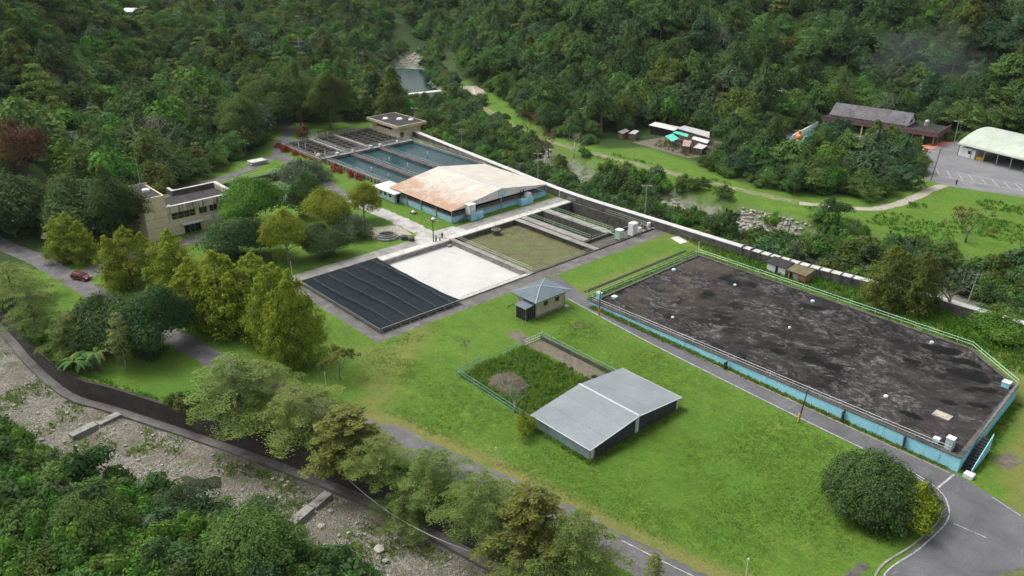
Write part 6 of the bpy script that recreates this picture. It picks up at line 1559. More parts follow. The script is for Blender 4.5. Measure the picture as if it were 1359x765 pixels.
TREES = [
    ('cyp', -202.4, 44.0, 6.8, 12.2, 'conifer_tree', 'yellow green feathery tree behind the red car, beside the shaded gravel bend'),
    ('cyp', -178.8, 49.2, 7.3, 14.1, 'conifer_tree', 'pointed yellow green tree hiding the foot of the cream office tower, nearest the white car'),
    ('cyp', -169.1, 55.1, 7.8, 14.6, 'conifer_tree', 'rounded yellow green tree below the long window of the cream office'),
    ('cyp', -145.3, 55.1, 9.0, 17.2, 'conifer_tree', 'broad olive green tree leading the grove left of the dark tarpaulin'),
    ('cyp', -142.5, 60.9, 8.6, 16.0, 'conifer_tree', 'middle yellow green tree of the grove left of the dark tarpaulin'),
    ('cyp', -150.3, 52.3, 7.3, 14.9, 'conifer_tree', 'olive green tree at the left end of the grove, beside the lower road'),
    ('cyp', -134.2, 60.1, 6.8, 15.9, 'conifer_tree', 'yellow green tree between the middle and the tallest of the grove'),
    ('cyp', -123.0, 59.0, 6.6, 18.9, 'conifer_tree', 'tall yellow green tree nearest the corner of the dark tarpaulin'),
    ('dome', -168.0, 81.1, 6.0, 12.6, 'domed_tree', 'round yellow green tree with bare trunk beside the white marker post'),
    ('dome', -179.0, 98.5, 6.9, 11.3, 'domed_tree', 'yellow green domed tree between the dark shrub and the gravel drive'),
    ('dome', -181.1, 110.5, 4.9, 10.7, 'domed_tree', 'golden green tree at the bend of the gravel drive by the lean-to'),
    ('cyp2', -63.5, 162.8, 7.4, 13.5, 'conifer_tree', 'large yellow green tree by the river wall, left one of the pair'),
    ('cyp2', -57.8, 164.0, 5.8, 13.6, 'conifer_tree', 'smaller olive tree by the river wall, right one of the pair'),
    ('dome', -290.9, 179.4, 5.9, 10.0, 'domed_tree', 'small yellow green tree left of the beige pump house roof'),
    ('dark', -150.7, 36.6, 7.1, 10.8, 'broadleaf_tree', 'dark round tree behind the young slender tree'),
    ('dark', -144.7, 41.1, 6.4, 13.0, 'broadleaf_tree', 'large dark green tree at the edge of the lower road, right of its twin'),
    ('dome2', -197.8, 86.6, 8.0, 12.1, 'broadleaf_tree', 'dense bright green domed tree at the right end of the cream office'),
    ('dark', -193.9, 100.4, 4.6, 11.7, 'broadleaf_tree', 'narrow dark tree beside the sunken green pond'),
    ('dark', -165.8, 89.5, 5.7, 7.7, 'dark_shrub', 'dark blue green shrub between two yellow green trees near the round well'),
    ('dark', -179.4, 74.1, 8.0, 9.6, 'broadleaf_tree', 'dusky blue green tree in front of the office ground floor'),
    ('grey', -171.9, 101.3, 5.2, 6.3, 'grey_shrub', 'grey green bushy tree beside the round well'),
    ('grey', -222.7, 116.7, 7.6, 6.3, 'grey_shrub', 'thin grey bush beside the pond and the gravel drive'),
    ('dark', -232.9, 40.0, 11.2, 15.2, 'broadleaf_tree', 'dark forest tree at the left edge, below the rust red tree'),
    ('dark', -220.8, 52.5, 9.7, 14.6, 'broadleaf_tree', 'dark tree above the hidden white car'),
    ('dome3', -206.5, 57.0, 7.4, 17.6, 'broadleaf_tree', 'large dark green tree leaning over the office tower'),
    ('lay', -186.3, 27.7, 9.1, 8.7, 'layered_tree', 'layered olive tree at the left edge above the retaining wall'),
    ('lay', -165.7, 26.8, 6.8, 12.1, 'layered_tree', 'wide layered olive tree between the retaining wall and the red car'),
    ('lay', -113.8, 43.1, 10.5, 10.6, 'layered_tree', 'feathery layered tree on the retaining wall below the yellow green grove'),
    ('lay', -102.7, 48.4, 9.2, 8.0, 'layered_tree', 'layered olive tree above the wall, left of the brownish one'),
    ('lay2', -92.2, 50.1, 6.9, 8.7, 'layered_tree', 'brownish olive layered tree above the retaining wall near the broken road edge'),
    ('lay', -78.0, 55.4, 6.1, 6.2, 'layered_tree', 'sparse layered tree hanging over the sagging cable'),
    ('lay', -66.6, 54.9, 7.2, 8.2, 'layered_tree', 'layered tree half covering the lower road near the white marker post'),
    ('lay2', -58.8, 56.4, 6.6, 10.5, 'layered_tree', 'bushy olive tree in front of the metal shed, by the road edge'),
    ('lay', -52.8, 58.1, 7.0, 9.0, 'layered_tree', 'thin olive layered tree over the near end of the lower road'),
    ('lay', -56.7, 52.5, 6.4, 7.6, 'layered_tree', 'green layered tree at the bottom edge over the retaining wall'),
    ('lay', -115.1, 48.1, 8.2, 7.5, 'layered_tree', 'pale layered tree across the lower road from the tall yellow green tree'),
    ('lay', -85.1, 51.2, 6.2, 6.9, 'layered_tree', 'light layered tree on the bright grass beside the broken road'),
    ('lay', -78.2, 50.9, 5.3, 5.7, 'layered_tree', 'low layered tree at the wall top, left end of the sagging cable'),
    ('lay', -153.1, 30.1, 5.7, 8.4, 'layered_tree', 'low layered tree between the banana plant and the road with the red car'),
    ('young', -142.0, 35.1, 2.8, 11.3, 'young_tree', 'slender young layered tree with a pale trunk on the grass bank'),
    ('young', -45.7, 64.5, 1.6, 4.6, 'young_tree', 'young bushy sapling at the near edge of the lower road'),
    ('fruit', -113.3, 61.7, 3.8, 5.9, 'fruit_bush', 'orange tinged bush with dark foot beside the lower road'),
    ('barebush', -103.8, 82.2, 1.7, 5.3, 'bare_bush', 'small bare bush standing alone on the lawn left of the enclosure'),
    ('barebush', -85.1, 77.5, 3.6, 6.2, 'bare_bush', 'pale bare bush leaning on the green fence beside the shed'),
    ('ybush', -79.1, 74.3, 2.0, 4.3, 'yellow_bush', 'yellow green bush at the left back corner of the metal shed'),
    ('bush', -34.6, 97.2, 7.0, 9.3, 'round_bush', 'huge dense dark round bush on the lawn corner by the road junction'),
    ('ybush', -29.3, 98.4, 3.2, 6.4, 'yellow_bush', 'yellow green bush growing against the right side of the huge round bush'),
    ('grey', -29.5, 102.7, 2.6, 4.6, 'grey_shrub', 'grey green shrub at the curved kerb beside the huge round bush'),
    ('river', -42.0, 164.8, 5.6, 4.5, 'green_shrub', 'spreading green shrub at the end of the river wall'),
    ('palm', -53.3, 168.9, 4.0, 9.8, 'bare_tree', 'withered palm like tree by the river wall, beside the tilted pole'),
    ('redbare', -66.8, 212.4, 6.4, 9.1, 'red_tree', 'reddish half bare tree alone on the far green field'),
    ('red', -254.4, 48.5, 9.0, 17.0, 'red_tree', 'rust red tree in the forest at the left edge'),
    ('bare', -257.3, 83.6, 10.1, 20.1, 'bare_tree', 'large grey bare tree in the forest behind the cream office'),
    ('redsh', -272.2, 142.6, 3.7, 4.5, 'red_shrub', 'dark red and green shrub beside the pergola'),
    ('olive', -275.1, 156.6, 8.1, 21.3, 'domed_tree', 'olive tree behind the pergola, right of the road end'),
    ('olive', -289.2, 151.8, 9.0, 21.1, 'domed_tree', 'wide olive tree over the end of the road by the pergola'),
    ('olive', -292.3, 137.6, 9.5, 19.1, 'broadleaf_tree', 'dark olive tree left of the road into the forest'),
    ('olive', -273.6, 119.1, 8.0, 17.8, 'broadleaf_tree', 'olive tree at the left side of the road into the forest, nearest the lamp pole'),
    ('dark', -287.1, 171.3, 6.7, 13.4, 'broadleaf_tree', 'dark tree between the olive pergola trees and the small yellow green one'),
    ('redbare', -199.9, 197.7, 6.0, 10.0, 'red_tree', 'reddish brown tree beside the riverside track across the river'),
    ('bare', -189.2, 199.3, 4.6, 9.0, 'bare_tree', 'pale bare tree right of the reddish tree across the river'),
    ('redbare', -218.7, 205.3, 5.0, 9.4, 'red_tree', 'smaller reddish tree where the riverside track leaves the forest'),
    ('ban', -146.1, 30.0, 4.7, 6.3, 'banana_plant', 'banana plant with broad arching leaves above the retaining wall'),
]

KIND_GROUP = {'cyp':'yellow green trees of the site','cyp2':'trees at the river wall','dome':'yellow green trees of the site','dark':'dark trees of the site','lay':'layered trees along the retaining wall','lay2':'layered trees along the retaining wall','grey':'grey shrubs of the site','young':'young trees'}
def plant(k, u, v, Rr, H, name, label, z=None, rot=None, group=None):
    P_ = PROTO[k][rg.integers(len(PROTO[k]))]
    if z is None: z = float(height(u, v)) if v > float(itp(WALL, u)) else float(bed_height(u, v))
    t = thing(name, label, {'tree':'tree','shrub':'shrub','bush':'bush','plant':'plant'}[name.split('_')[-1]], (u,v,z), rg.uniform(0,6.28) if rot is None else rot, group or KIND_GROUP.get(k))
    t.scale = (Rr/P_[0], Rr/P_[0], H/P_[1])
    for nm, me in (('crown', P_[2]), ('trunk', P_[3])):
        o = bpy.data.objects.new(nm, me); COL.objects.link(o); o.parent = t
    return t
for k, u, v, Rr, H, name, label in TREES: plant(k, u, v, Rr, H, name, label)
for (u, v), lb in zip([(-264.5,129),(-260,128.6),(-257.5,128.3),(-251.5,128.6),(-226.5,128.9),(-223.5,128.7),(-217.5,129),(-213,129.2)],
    ['leftmost crimson shrub at the corner of the dark basins','crimson shrub between two others at the dark basin corner','crimson shrub right of its pair below the dark basins','small crimson shrub below the ochre dome of the dark basins','crimson shrub at the left end of the brown pool wall','crimson shrub second along the brown pool wall','crimson shrub right of the white post at the pool wall','rightmost crimson shrub along the brown pool wall']):
    s = rg.uniform(.8,1.25); plant('crim', u, v, 1.5*s, 1.8*s, 'crimson_shrub', lb, group='crimson shrubs along the pools')
def flower_hedge():
    L = Leaves()
    for k in range(70):
        f = k/70; c = np.array([-265+f*29+rg.normal()*.3, 129.6+rg.normal()*.35, .35]); clump(L, rg, c, .6, 50, .2, .8, None, rg.uniform(.1,.9))
    for k in range(60): clump(L, rg, np.array([-266.4+rg.normal()*.4,131+k*.55,.35]), .6, 50, .2, .8, None, rg.uniform(.1,.9))
    o = bpy.data.objects.new('low_hedge', leaf_mesh('low_hedge', L, ['leaf_crimson'])); COL.objects.link(o); tag(o, 'low reddish hedge round the two outer sides of the dark basins', 'hedge')
flower_hedge()
t = thing('power_pylon', 'small pale pylon among the trees above the reservoir', 'pylon', (-358,190.9,7.5))
mb = MB()
for a, b in ((-.8,-.8),(.8,-.8),(.8,.8),(-.8,.8)): mb.tube([(-358+a,190.9+b,7),(-358+a*.2,190.9+b*.2,22)], .12, 4)
mb.build('tower', 'pole_grey', t); mb = MB()
for h in (18,20.5): mb.tube([(-360,189,h),(-356,192.8,h)], .12, 4)
mb.build('cross_arm', 'pole_grey', t)
def z3(q, zf=height, dz=-.03): return np.concatenate([q, (zf(q[:,0],q[:,1])+dz)[:,None]],1)
def rnd_in(poly, n):
    p = np.array(poly); lo, hi = p.min(0), p.max(0); q = rg.uniform(lo,hi,(n*4,2)); return q[inside(q[:,0],q[:,1],poly)][:n]

# ------------------------------------------------------------------ forest, river thicket, near bank
def project(X, Y, Z):
    th = R(24.5); fw = X*FW[0]+Y*FW[1]; rt = X*RT[0]+Y*RT[1]; z = Z-75
    dep = fw*math.cos(th)-z*math.sin(th); up = fw*math.sin(th)+z*math.cos(th)
    return 679.5+1097*rt/dep, 382.5-1097*up/dep, dep
def hill_proto(leafm, Rr, H, base, ncl, per, ls, flat, kind='broad', nm='broadleaf_tree'):
    L = crown_broad(rg, Rr, H, base, ncl, per, ls, flat, .78, (.22,.4)) if kind == 'broad' else crown_layer(rg, Rr, H, base, 6, per, ls)[0] if kind == 'lay' else crown_cone(rg, Rr, H, base, 46, per, ls)
    tb = MB(); tb.tube([(0,0,-1.5),(0,0,H*.7)], [.3,.12], 6)
    me = leaf_mesh(nm, L, [leafm, 'bark'], tb); return (Rr, H, me, nm)
HP = [hill_proto('leaf_forest',5.2,9,1,34,85,.62,.7), hill_proto('leaf_dark',5.4,10,1.2,36,85,.62,.75), hill_proto('leaf_bluish',5,9.5,1,32,85,.6,.7),
      hill_proto('leaf_olive',5,9,1.5,34,85,.55,.65), hill_proto('leaf_bright',4.6,8,.5,34,85,.6,.6), hill_proto('leaf_forest',5.6,11,2,28,100,.6,.55),
      hill_proto('leaf_layer',5.5,9.5,2,0,150,.6,.5,'lay','layered_tree'), hill_proto('leaf_grey',4.8,8.5,1,34,60,.5,.7), hill_proto('leaf_olive',4.2,11,1,0,40,.55,.7,'cone','conifer_tree'), hill_proto('leaf_dark',4.4,12,1.5,34,80,.6,.8)]
COLN = ['deep green','very dark','blue green','olive','bright green','tall green','feathery layered','grey green','pointed olive','narrow dark']
CLEAR = [([(-150,280),(-106,280),(-106,293),(-150,293)],0), ([(-152,250),(-131,243),(-134,270),(-152,274)],0), ([(-196,214),(-158,206),(-150,222),(-156,240),(-196,246)],0), ([(-262,42),(-247,36),(-236,38),(-240,50),(-250,57),(-262,56)],0), ([(-226,41),(-218,41),(-218,49),(-226,49)],0), ([(-196,227),(-156,223),(-156,238),(-166,251),(-194,251)],0), ([(-156,268),(-139,266),(-130,285),(-130,298),(-156,299)],0), ([(-196,224),(-186,224),(-186,234),(-196,234)],0)]
def forest():
    pts = []
    sp = 6.8
    for u in np.arange(-760, 130, sp):
        for v in np.arange(0, 640, sp): pts.append((u+rg.uniform(-.48,.48)*sp, v+rg.uniform(-.48,.48)*sp))
    P_ = np.array(pts); X, Y = P_[:,0], P_[:,1]
    ok = inside(X,Y,BELT) | inside(X,Y,LEFTF)
    for c, _ in CLEAR: ok &= ~inside(X,Y,c)
    ok |= inside(X,Y,[(-335,224),(-300,193),(-275,181),(-262,181),(-270,200),(-300,212)])
    ok &= (river_d(X,Y) > 3) | (X < -428)
    X, Y = X[ok], Y[ok]; Z = height(X,Y)
    px, py, dep = project(X,Y,Z+5)
    ok = (px > -300) & (px < 1600) & (py > -75) & (dep > 60) & (dep < 760)
    X, Y, Z, px, py, dep = X[ok], Y[ok], Z[ok], px[ok], py[ok], dep[ok]
    n = len(X)
    zone = vnoise(X,Y,38,41)*.6+rg.random(n)*.55
    left = px < 560
    w_l = [.2,.12,.1,.2,.1,.1,.1,.05,.03,.0]; w_r = [.26,.24,.14,.07,.06,.09,.02,.04,.02,.06]
    # type from smooth noise so that stands of a kind form
    q = np.clip((zone-.05)/1.05,0,.9999); perm_l = np.cumsum(w_l)/sum(w_l); perm_r = np.cumsum(w_r)/sum(w_r)
    q = (q*3.7+rg.random(n)*.6) % 1
    idx = np.where(left, np.searchsorted(perm_l, q), np.searchsorted(perm_r, q)); idx = np.clip(idx,0,9)
    Rr = 3.6+4.6*rg.random(n)**1.3*np.where(left, .98, 1.0); Rr *= np.where(rg.random(n) < .08, 1.3, 1)
    far = np.clip((dep-330)/250,0,1); Rr *= np.where(left, 1-.2*far, 1)
    hs_ = rg.uniform(.8,1.25,n)
    low = inside(X,Y,[(-166,205),(-90,205),(-90,262),(-108,290),(-166,291)]); hs_ = np.where(low, hs_*.72, hs_); Rr = np.where(low, Rr*.85, Rr)
    vis = (px > -40) & (px < 1400) & (py < 790) & (py > -25)
    size = np.where(vis, Rr/dep, 0)
    order = np.argsort(-size); NI = 225
    hill_objs = {}
    recs = []
    for i in order[:NI]:
        b = HP[idx[i]]; s = Rr[i]/b[0]
        o = bpy.data.objects.new(b[3], b[2]); COL.objects.link(o); o.location = (X[i],Y[i],Z[i]-.3); o.rotation_euler = (0,0,rg.uniform(0,6.28)); o.scale = (s,s,s*hs_[i])
        hill_objs.setdefault(int(idx[i]), o); recs.append((o, int(idx[i]), px[i], py[i], Rr[i], X[i], Y[i], left[i]))
    LM = [('the dark red roof',68,117),('the rust red tree',45,235),('the cream office',245,270),('the forest road',330,190),('the pergola',426,178),('the reservoir',525,105),('the beige pump house',520,165),('the gravel clearing',620,118),('the reddish riverside trees',725,175),('the riverside shacks',900,183),('the long restaurant',1155,165),('the orange play figure',1062,180),('the arched hall',1320,190),('the car park',1250,215),('the far green field',1180,255),('the long hillside roof',876,32),('the white hill house',183,35),('the large grey bare tree',210,185),('the two pale lamp poles',305,155),('the left edge',5,190),('the right edge',1355,120),('the top edge',1100,5)]
    seen = {}
    for o, k, x, y, r_, X_, Y_, lf in recs:
        nm, lx, ly = min(LM, key=lambda l: math.hypot(l[1]-x,(l[2]-y)*1.4)); dx, dy = x-lx, y-ly
        where = ('above' if dy < 0 else 'below') if abs(dy) > abs(dx)*.7 else ('right of' if dx > 0 else 'left of')
        if abs(dx)+abs(dy) < 26: where = 'right by'
        sz = 'big' if r_ > 5.6 else 'small' if r_ < 4.2 else 'middling'
        lab = '%s %s tree %s %s' % (sz, COLN[k], where, nm)
        seen.setdefault(lab, []).append((o, math.hypot(dx,dy)))
    ORD = ['nearest','second','third','fourth','fifth','sixth','seventh','eighth']
    for lab, os_ in seen.items():
        os_.sort(key=lambda q: q[1])
        for i, (o, d) in enumerate(os_):
            l = lab if len(os_) == 1 else lab + (', nearest it' if i == 0 else ', %s from it' % ORD[min(i,7)])
            tag(o, l, 'tree', 'forest trees of the left slope' if o.location.x*RT[0]+o.location.y*RT[1] < -30 else 'forest trees across the river')
    rest = order[NI:]
    src = [hill_objs[k] for k in sorted(hill_objs)]; remap = {k:i for i, k in enumerate(sorted(hill_objs))}
    ii = np.array([remap.get(int(k), 0) for k in idx[rest]]); bR = np.array([HP[sorted(hill_objs)[i]][0] for i in ii])
    scatter('forest', src, np.stack([X[rest],Y[rest],Z[rest]-.3],1), Rr[rest]/bR, rg.uniform(0,6.28,len(rest)), ii, 'continuous forest covering the hill slopes behind the nearer trees', 'forest')
    print('forest', n, NI)
    return src
def scatter(name, src, P_, scl, rot, idx, label, cat):
    me = bpy.data.meshes.new(name); me.from_pydata(P_.tolist(), [], [])
    for nm, tp, a in (('s','FLOAT',scl),('r','FLOAT',rot),('i','INT',idx)):
        at = me.attributes.new(nm, tp, 'POINT'); at.data.foreach_set('value', np.asarray(a, np.int32 if tp == 'INT' else np.float32))
    o = bpy.data.objects.new(name, me); COL.objects.link(o); tag(o, label, cat, None, 'stuff')
    ng = bpy.data.node_groups.new(name, 'GeometryNodeTree')
    ng.interface.new_socket('Geometry', in_out='INPUT', socket_type='NodeSocketGeometry'); ng.interface.new_socket('Geometry', in_out='OUTPUT', socket_type='NodeSocketGeometry')
    N, Lk = ng.nodes, ng.links
    gi, go = N.new('NodeGroupInput'), N.new('NodeGroupOutput'); iop = N.new('GeometryNodeInstanceOnPoints'); jn = N.new('GeometryNodeJoinGeometry')
    for s in reversed(src):
        oi = N.new('GeometryNodeObjectInfo'); oi.inputs['Object'].default_value = s; oi.inputs['As Instance'].default_value = True; oi.transform_space = 'ORIGINAL'
        Lk.new(oi.outputs['Geometry'], jn.inputs[0])
    def na(nm, tp):
        a = N.new('GeometryNodeInputNamedAttribute'); a.data_type = tp; a.inputs['Name'].default_value = nm
        return [q for q in a.outputs if q.enabled][0]
    cx = N.new('ShaderNodeCombineXYZ'); Lk.new(na('r','FLOAT'), cx.inputs[2])
    er = N.new('FunctionNodeEulerToRotation'); Lk.new(cx.outputs[0], er.inputs[0])
    iop.inputs['Pick Instance'].default_value = True
    Lk.new(gi.outputs[0], iop.inputs['Points']); Lk.new(jn.outputs[0], iop.inputs['Instance']); Lk.new(na('i','INT'), iop.inputs['Instance Index'])
    Lk.new(er.outputs[0], iop.inputs['Rotation']); Lk.new(na('s','FLOAT'), iop.inputs['Scale']); Lk.new(iop.outputs[0], go.inputs[0])
    md = o.modifiers.new('scatter','NODES'); md.node_group = ng
    return o
HILL_SRC = forest()
SHRUB = [hill_proto('leaf_forest',2.6,3.4,-.4,24,60,.42,.75,nm='river_shrub'), hill_proto('leaf_bright',2.4,2.8,-.4,24,60,.4,.75,nm='river_shrub'), hill_proto('leaf_bluish',2.8,3.8,-.3,26,60,.42,.75,nm='river_shrub'),
         hill_proto('leaf_olive',2.5,3.2,-.3,24,55,.4,.7,nm='river_shrub'), hill_proto('leaf_dark',3.4,5.2,.2,28,70,.45,.75,nm='river_shrub'), hill_proto('leaf_grey',2.5,3,-.3,24,45,.36,.75,nm='river_shrub'), hill_proto('leaf_brownish',2.6,2.6,-.4,22,50,.4,.75,nm='river_shrub')]
SHN = ['deep green','bright green','blue green','olive','dark tall','grey green','brownish']
def shrubs(pts, group, sizes, where, NI, stuffname, stufflabel, zf, types, lmk):
    P_ = np.array(pts); X, Y = P_[:,0], P_[:,1]; Z = zf(X,Y); px, py, dep = project(X,Y,Z+1); n = len(X)
    idx = rg.choice(len(SHRUB), n, p=types); sc = rg.uniform(*sizes, n)
    vis = (px > -20) & (px < 1380) & (py > -10) & (py < 790)
    order = np.argsort(-np.where(vis, sc/dep, 0)); recs = {}
    src = {}
    for i in order[:NI]:
        b = SHRUB[idx[i]]; o = bpy.data.objects.new(b[3], b[2]); COL.objects.link(o); o.location = (X[i],Y[i],Z[i]-.1); o.rotation_euler = (0,0,rg.uniform(0,6.28)); s = sc[i]; o.scale = (s,s,s*rg.uniform(.8,1.25))
        src.setdefault(int(idx[i]), o)
        nm, lx, ly = min(lmk, key=lambda l: math.hypot(l[1]-px[i],l[2]-py[i])); dx, dy = px[i]-lx, py[i]-ly
        wh = ('above' if dy < 0 else 'below') if abs(dy) > abs(dx)*.7 else ('right of' if dx > 0 else 'left of')
        if math.hypot(dx,dy) < 22: wh = 'right by'
        sz = 'large' if s > np.percentile(sc,67) else 'small' if s < np.percentile(sc,33) else 'mid-sized'
        recs.setdefault('%s %s shrub %s %s' % (sz, SHN[idx[i]], wh, nm), []).append((o, math.hypot(dx,dy)))
    ORD = ['nearest','second','third','fourth','fifth','sixth','seventh','eighth']
    if 'wall' in group: recs = {k.replace('shrub','wall shrub'): v for k, v in recs.items()}
    for lab, os_ in recs.items():
        os_.sort(key=lambda q: q[1])
        for i, (o, d) in enumerate(os_):
            tag(o, lab if len(os_) == 1 else lab+(', nearest it' if i == 0 else ', %s from it' % ORD[min(i,7)]), 'shrub', group)
    rest = order[NI:]
    if len(rest) and stufflabel:
        ks = sorted(src); rm = {k:i for i,k in enumerate(ks)}
        scatter(stuffname, [src[k] for k in ks], np.stack([X[rest],Y[rest],Z[rest]-.1],1), sc[rest], rg.uniform(0,6.28,len(rest)), np.array([rm.get(int(k),0) for k in idx[rest]]), stufflabel, 'undergrowth')
# thicket in the far river
pts = []
for u in np.arange(-430, 60, 3.0):
    for v in np.arange(160, 330, 3.0):
        x, y = u+rg.uniform(-1.6,1.6), v+rg.uniform(-1.6,1.6); pts.append((x,y))
P_ = np.array(pts); X, Y = P_[:,0], P_[:,1]
lev = np.where(X < -275, 178, itp(LEVEE, X)); rd = river_d(X,Y)
gap = np.zeros(X.shape, bool)
for gx, gy, gr in ((-183,192,7),(-172,190,6),(-135,191,7),(-128,192,6),(-142,190,5),(-114,187,4),(-86,184,5),(-78,186,5),(-58,183,7),(-52,178,6),(-195,198,5),(-118,194,6),(-103,194,6)): gap |= np.hypot(X-gx,Y-gy) < gr
rocky = (((X > -203) & (X < -166)) | ((X > -143) & (X < -106))) & (rd > -12) & (rg.random(len(X)) < .85)
ok = (Y > lev+4.0) & (rd < np.where(vnoise(X,Y,11,53) > .55, 5, 1.5)) & ~gap & ~rocky & (vnoise(X,Y,9,51) > .12) & (X > -300)
ok3 = (X < -262) & (rd > 0) & (rd < 8) & (vnoise(X,Y,7,55) > .2) & ~inside(X,Y,[(-312,256),(-312,246),(-262,218),(-250,226),(-284,250)])
ok2 = (X < -250) & (Y < lev+40) & (Y > 178) & (rd > -6) & (rd < 8)
LMR = [('the long river wall',700,232),('the lamp post behind the gable',713,215),('the river boulders',765,212),('the lamp post behind the cabinet',857,255),('the grass strip beyond the river',900,236),('the huts at the river wall',1075,345),('the leaning dark pole',1050,310),('the yellow green pair of trees',1195,355),('the withered palm like tree',1260,380),('the pale leaning pole',1290,380),('the reddish half bare tree',1280,295),('the weir',535,125),('the pole behind the pools',616,180),('the field track',1150,280),('the boulder bank',1000,272),('the right edge',1350,390)]
shrubs(P_[ok | ok2 | ok3], 'shrubs in the far river', (.7,1.6), '', 200, 'river_undergrowth', 'dense low growth filling the far river bed', height, [.27,.17,.12,.17,.09,.14,.04], LMR)
# low growth along the forest edges
P_ = np.concatenate([rnd_in(BELT[5:29], 1500), rnd_in(LEFTF[1:24], 900)]); X, Y = P_[:,0], P_[:,1]
e_ = np.minimum(poly_dist(X,Y,BELT,True), poly_dist(X,Y,LEFTF,True)); k_ = (e_ < 11)
for c, _ in CLEAR: k_ &= ~inside(X,Y,c)
P_ = P_[k_]; ii = rg.choice(3, len(P_), p=[.5,.3,.2]); so = {}
for o in bpy.data.objects:
    if o.name.startswith('river_shrub') and o.data.materials[0].name in ('leaf_forest','leaf_olive','leaf_bright'): so.setdefault(o.data.materials[0].name, o)
so = [so[k] for k in ('leaf_forest','leaf_olive','leaf_bright') if k in so]
scatter('forest_undergrowth', so, np.stack([P_[:,0],P_[:,1],height(P_[:,0],P_[:,1])-.1],1), rg.uniform(.6,1.2,len(P_)), rg.uniform(0,6.28,len(P_)), np.minimum(ii,len(so)-1), 'low undergrowth along the forest edges', 'undergrowth')
# near bank, bottom left
pts = []
for u in np.arange(-260, 20, 2.5):
    for v in np.arange(-40, 46, 2.5):
        x, y = u+rg.uniform(-1.2,1.2), v+rg.uniform(-1.2,1.2)
        if y < float(itp(BANK, x))+2.2+2*(float(vnoise(x,y,6,61))-.5) : pts.append((x,y))
P_ = np.array(pts); px, py, dep = project(P_[:,0],P_[:,1],bed_height(P_[:,0],P_[:,1])+1); P_ = P_[(px > -420) & (px < 900) & (py < 900) & (dep > 30)]
LMB = [('the broken upstream weir',120,570),('the left edge',0,600),('the gravel bed',300,650),('the downstream weir',420,665),('the bottom edge',250,765),('the bottom left corner',0,765),('the big round dark crown',420,720),('the blue green tree',360,660),('the puddle in the gravel',280,630)]
shrubs(P_, 'shrubs on the near bank', (.7,1.35), '', 130, 'bank_undergrowth', 'tangled green undergrowth covering the near river bank', bed_height, [.3,.42,.04,.09,.05,.04,.06], LMB)
near_proto('fgdark', 7, 8, crown_broad(rg,7,8,-.5,80,520,.34,.75,.8,(.16,.32),warp=.4), trunk_mb(rg,7.5,.5,.3,6), 'leaf_forest')
near_proto('fgblue', 6, 8, crown_broad(rg,6,8,.5,46,150,.36,.7,.85,(.18,.3)), trunk_mb(rg,7.5,1,.2,6), 'leaf_bluish')
plant('fgdark', -82, 30, 7.2, 8, 'round_tree', 'big round dark green crown at the bottom edge beside the gravel river')
plant('fgblue', -90.5, 33.0, 5.6, 6.8, 'spreading_tree', 'loose blue green tree leaning over the gravel river, behind the big round crown')
plant('fgblue', -99, 27.5, 5, 6, 'spreading_tree', 'second blue green tree left of the loose one on the near bank')
plant('fgdark', -100, 16, 6, 6.5, 'round_tree', 'green spreading crown in the lower left thicket')

# shrubs spilling over the retaining wall
us = np.concatenate([rg.uniform(-190,-150,22), rg.uniform(-128,-58,46)]); P_ = np.stack([us, itp(WALL,us)+rg.uniform(.7,4.2,len(us))],1)
shrubs(P_, 'shrubs along the retaining wall', (.5,.95), '', 68, 'wall_undergrowth', '', height, [.25,.4,.02,.2,.03,.05,.05], [('the banana plant',120,475),('the upstream wall end',40,440),('the sagging cable',560,700),('the downstream weir',420,640),('the lower road',560,600),('the bottom edge',650,760),('the dark round trees',185,470),('the brownish layered tree',462,590)])
scatter('plot_clumps', so, np.concatenate([z3(rnd_in([(-100,79),(-82,78.4),(-82,96),(-100,93.5)], 150))]), rg.uniform(.12,.27,150), rg.uniform(0,6.28,150), rg.choice(3,150,p=[.05,.05,.9]), 'leafy clumps among the weeds of the fenced plot', 'weeds')
for u_, v_, s_, lb in ((-300,104,.8,'bare grey tree above the forest road, right of the larger bare one'),(-352,128,.9,'bare pale tree high in the left forest'),(-330,172,.75,'thin bare tree behind the olive pergola trees'),(-182,262,.7,'pale bare tree behind the riverside shacks'),(-152,352,.8,'thin bare tree behind the long restaurant'),(-205,300,.9,'bare pale tree on the slope left of the restaurant')):
    plant('bare', u_, v_, 6*s_, 15*s_, 'bare_tree', lb)
# ------------------------------------------------------------------ grass, weeds and stones
def tufts(name, P_, h, spread, nb, leafm, label, cat, wid=.1):
    n = len(P_); B_ = np.repeat(P_, nb, 0); m = len(B_); hh = np.repeat(h, nb)*rg.uniform(.6,1.2,m); sp = np.repeat(spread, nb)
    a = rg.uniform(0,6.283,m); off = np.stack([np.cos(a),np.sin(a)],1)*(rg.random(m)**.5*sp)[:,None]
    base = B_.copy(); base[:,:2] += off; tip = base.copy(); tip[:,:2] += off*.7+rg.normal(size=(m,2))*(.3*hh)[:,None]; tip[:,2] += hh
    sd = np.stack([-np.sin(a),np.cos(a),np.zeros(m)],1)*(wid*(.5+hh))[:,None]; mid = base*.45+tip*.55; mid[:,2] += .12*hh
    V = np.stack([base, mid+sd, tip, mid-sd],1).reshape(-1,3)
    L = Leaves(); L.put(V, np.repeat(rg.uniform(.15,.85,n), nb)+rg.normal(size=m)*.12)
    o = bpy.data.objects.new(name, leaf_mesh(name, L, [leafm])); COL.objects.link(o); return tag(o, label, cat, None, 'stuff')
q = rnd_in([(-100.7,78.3),(-81,77.8),(-81,98),(-100.7,94.3)], 2600)
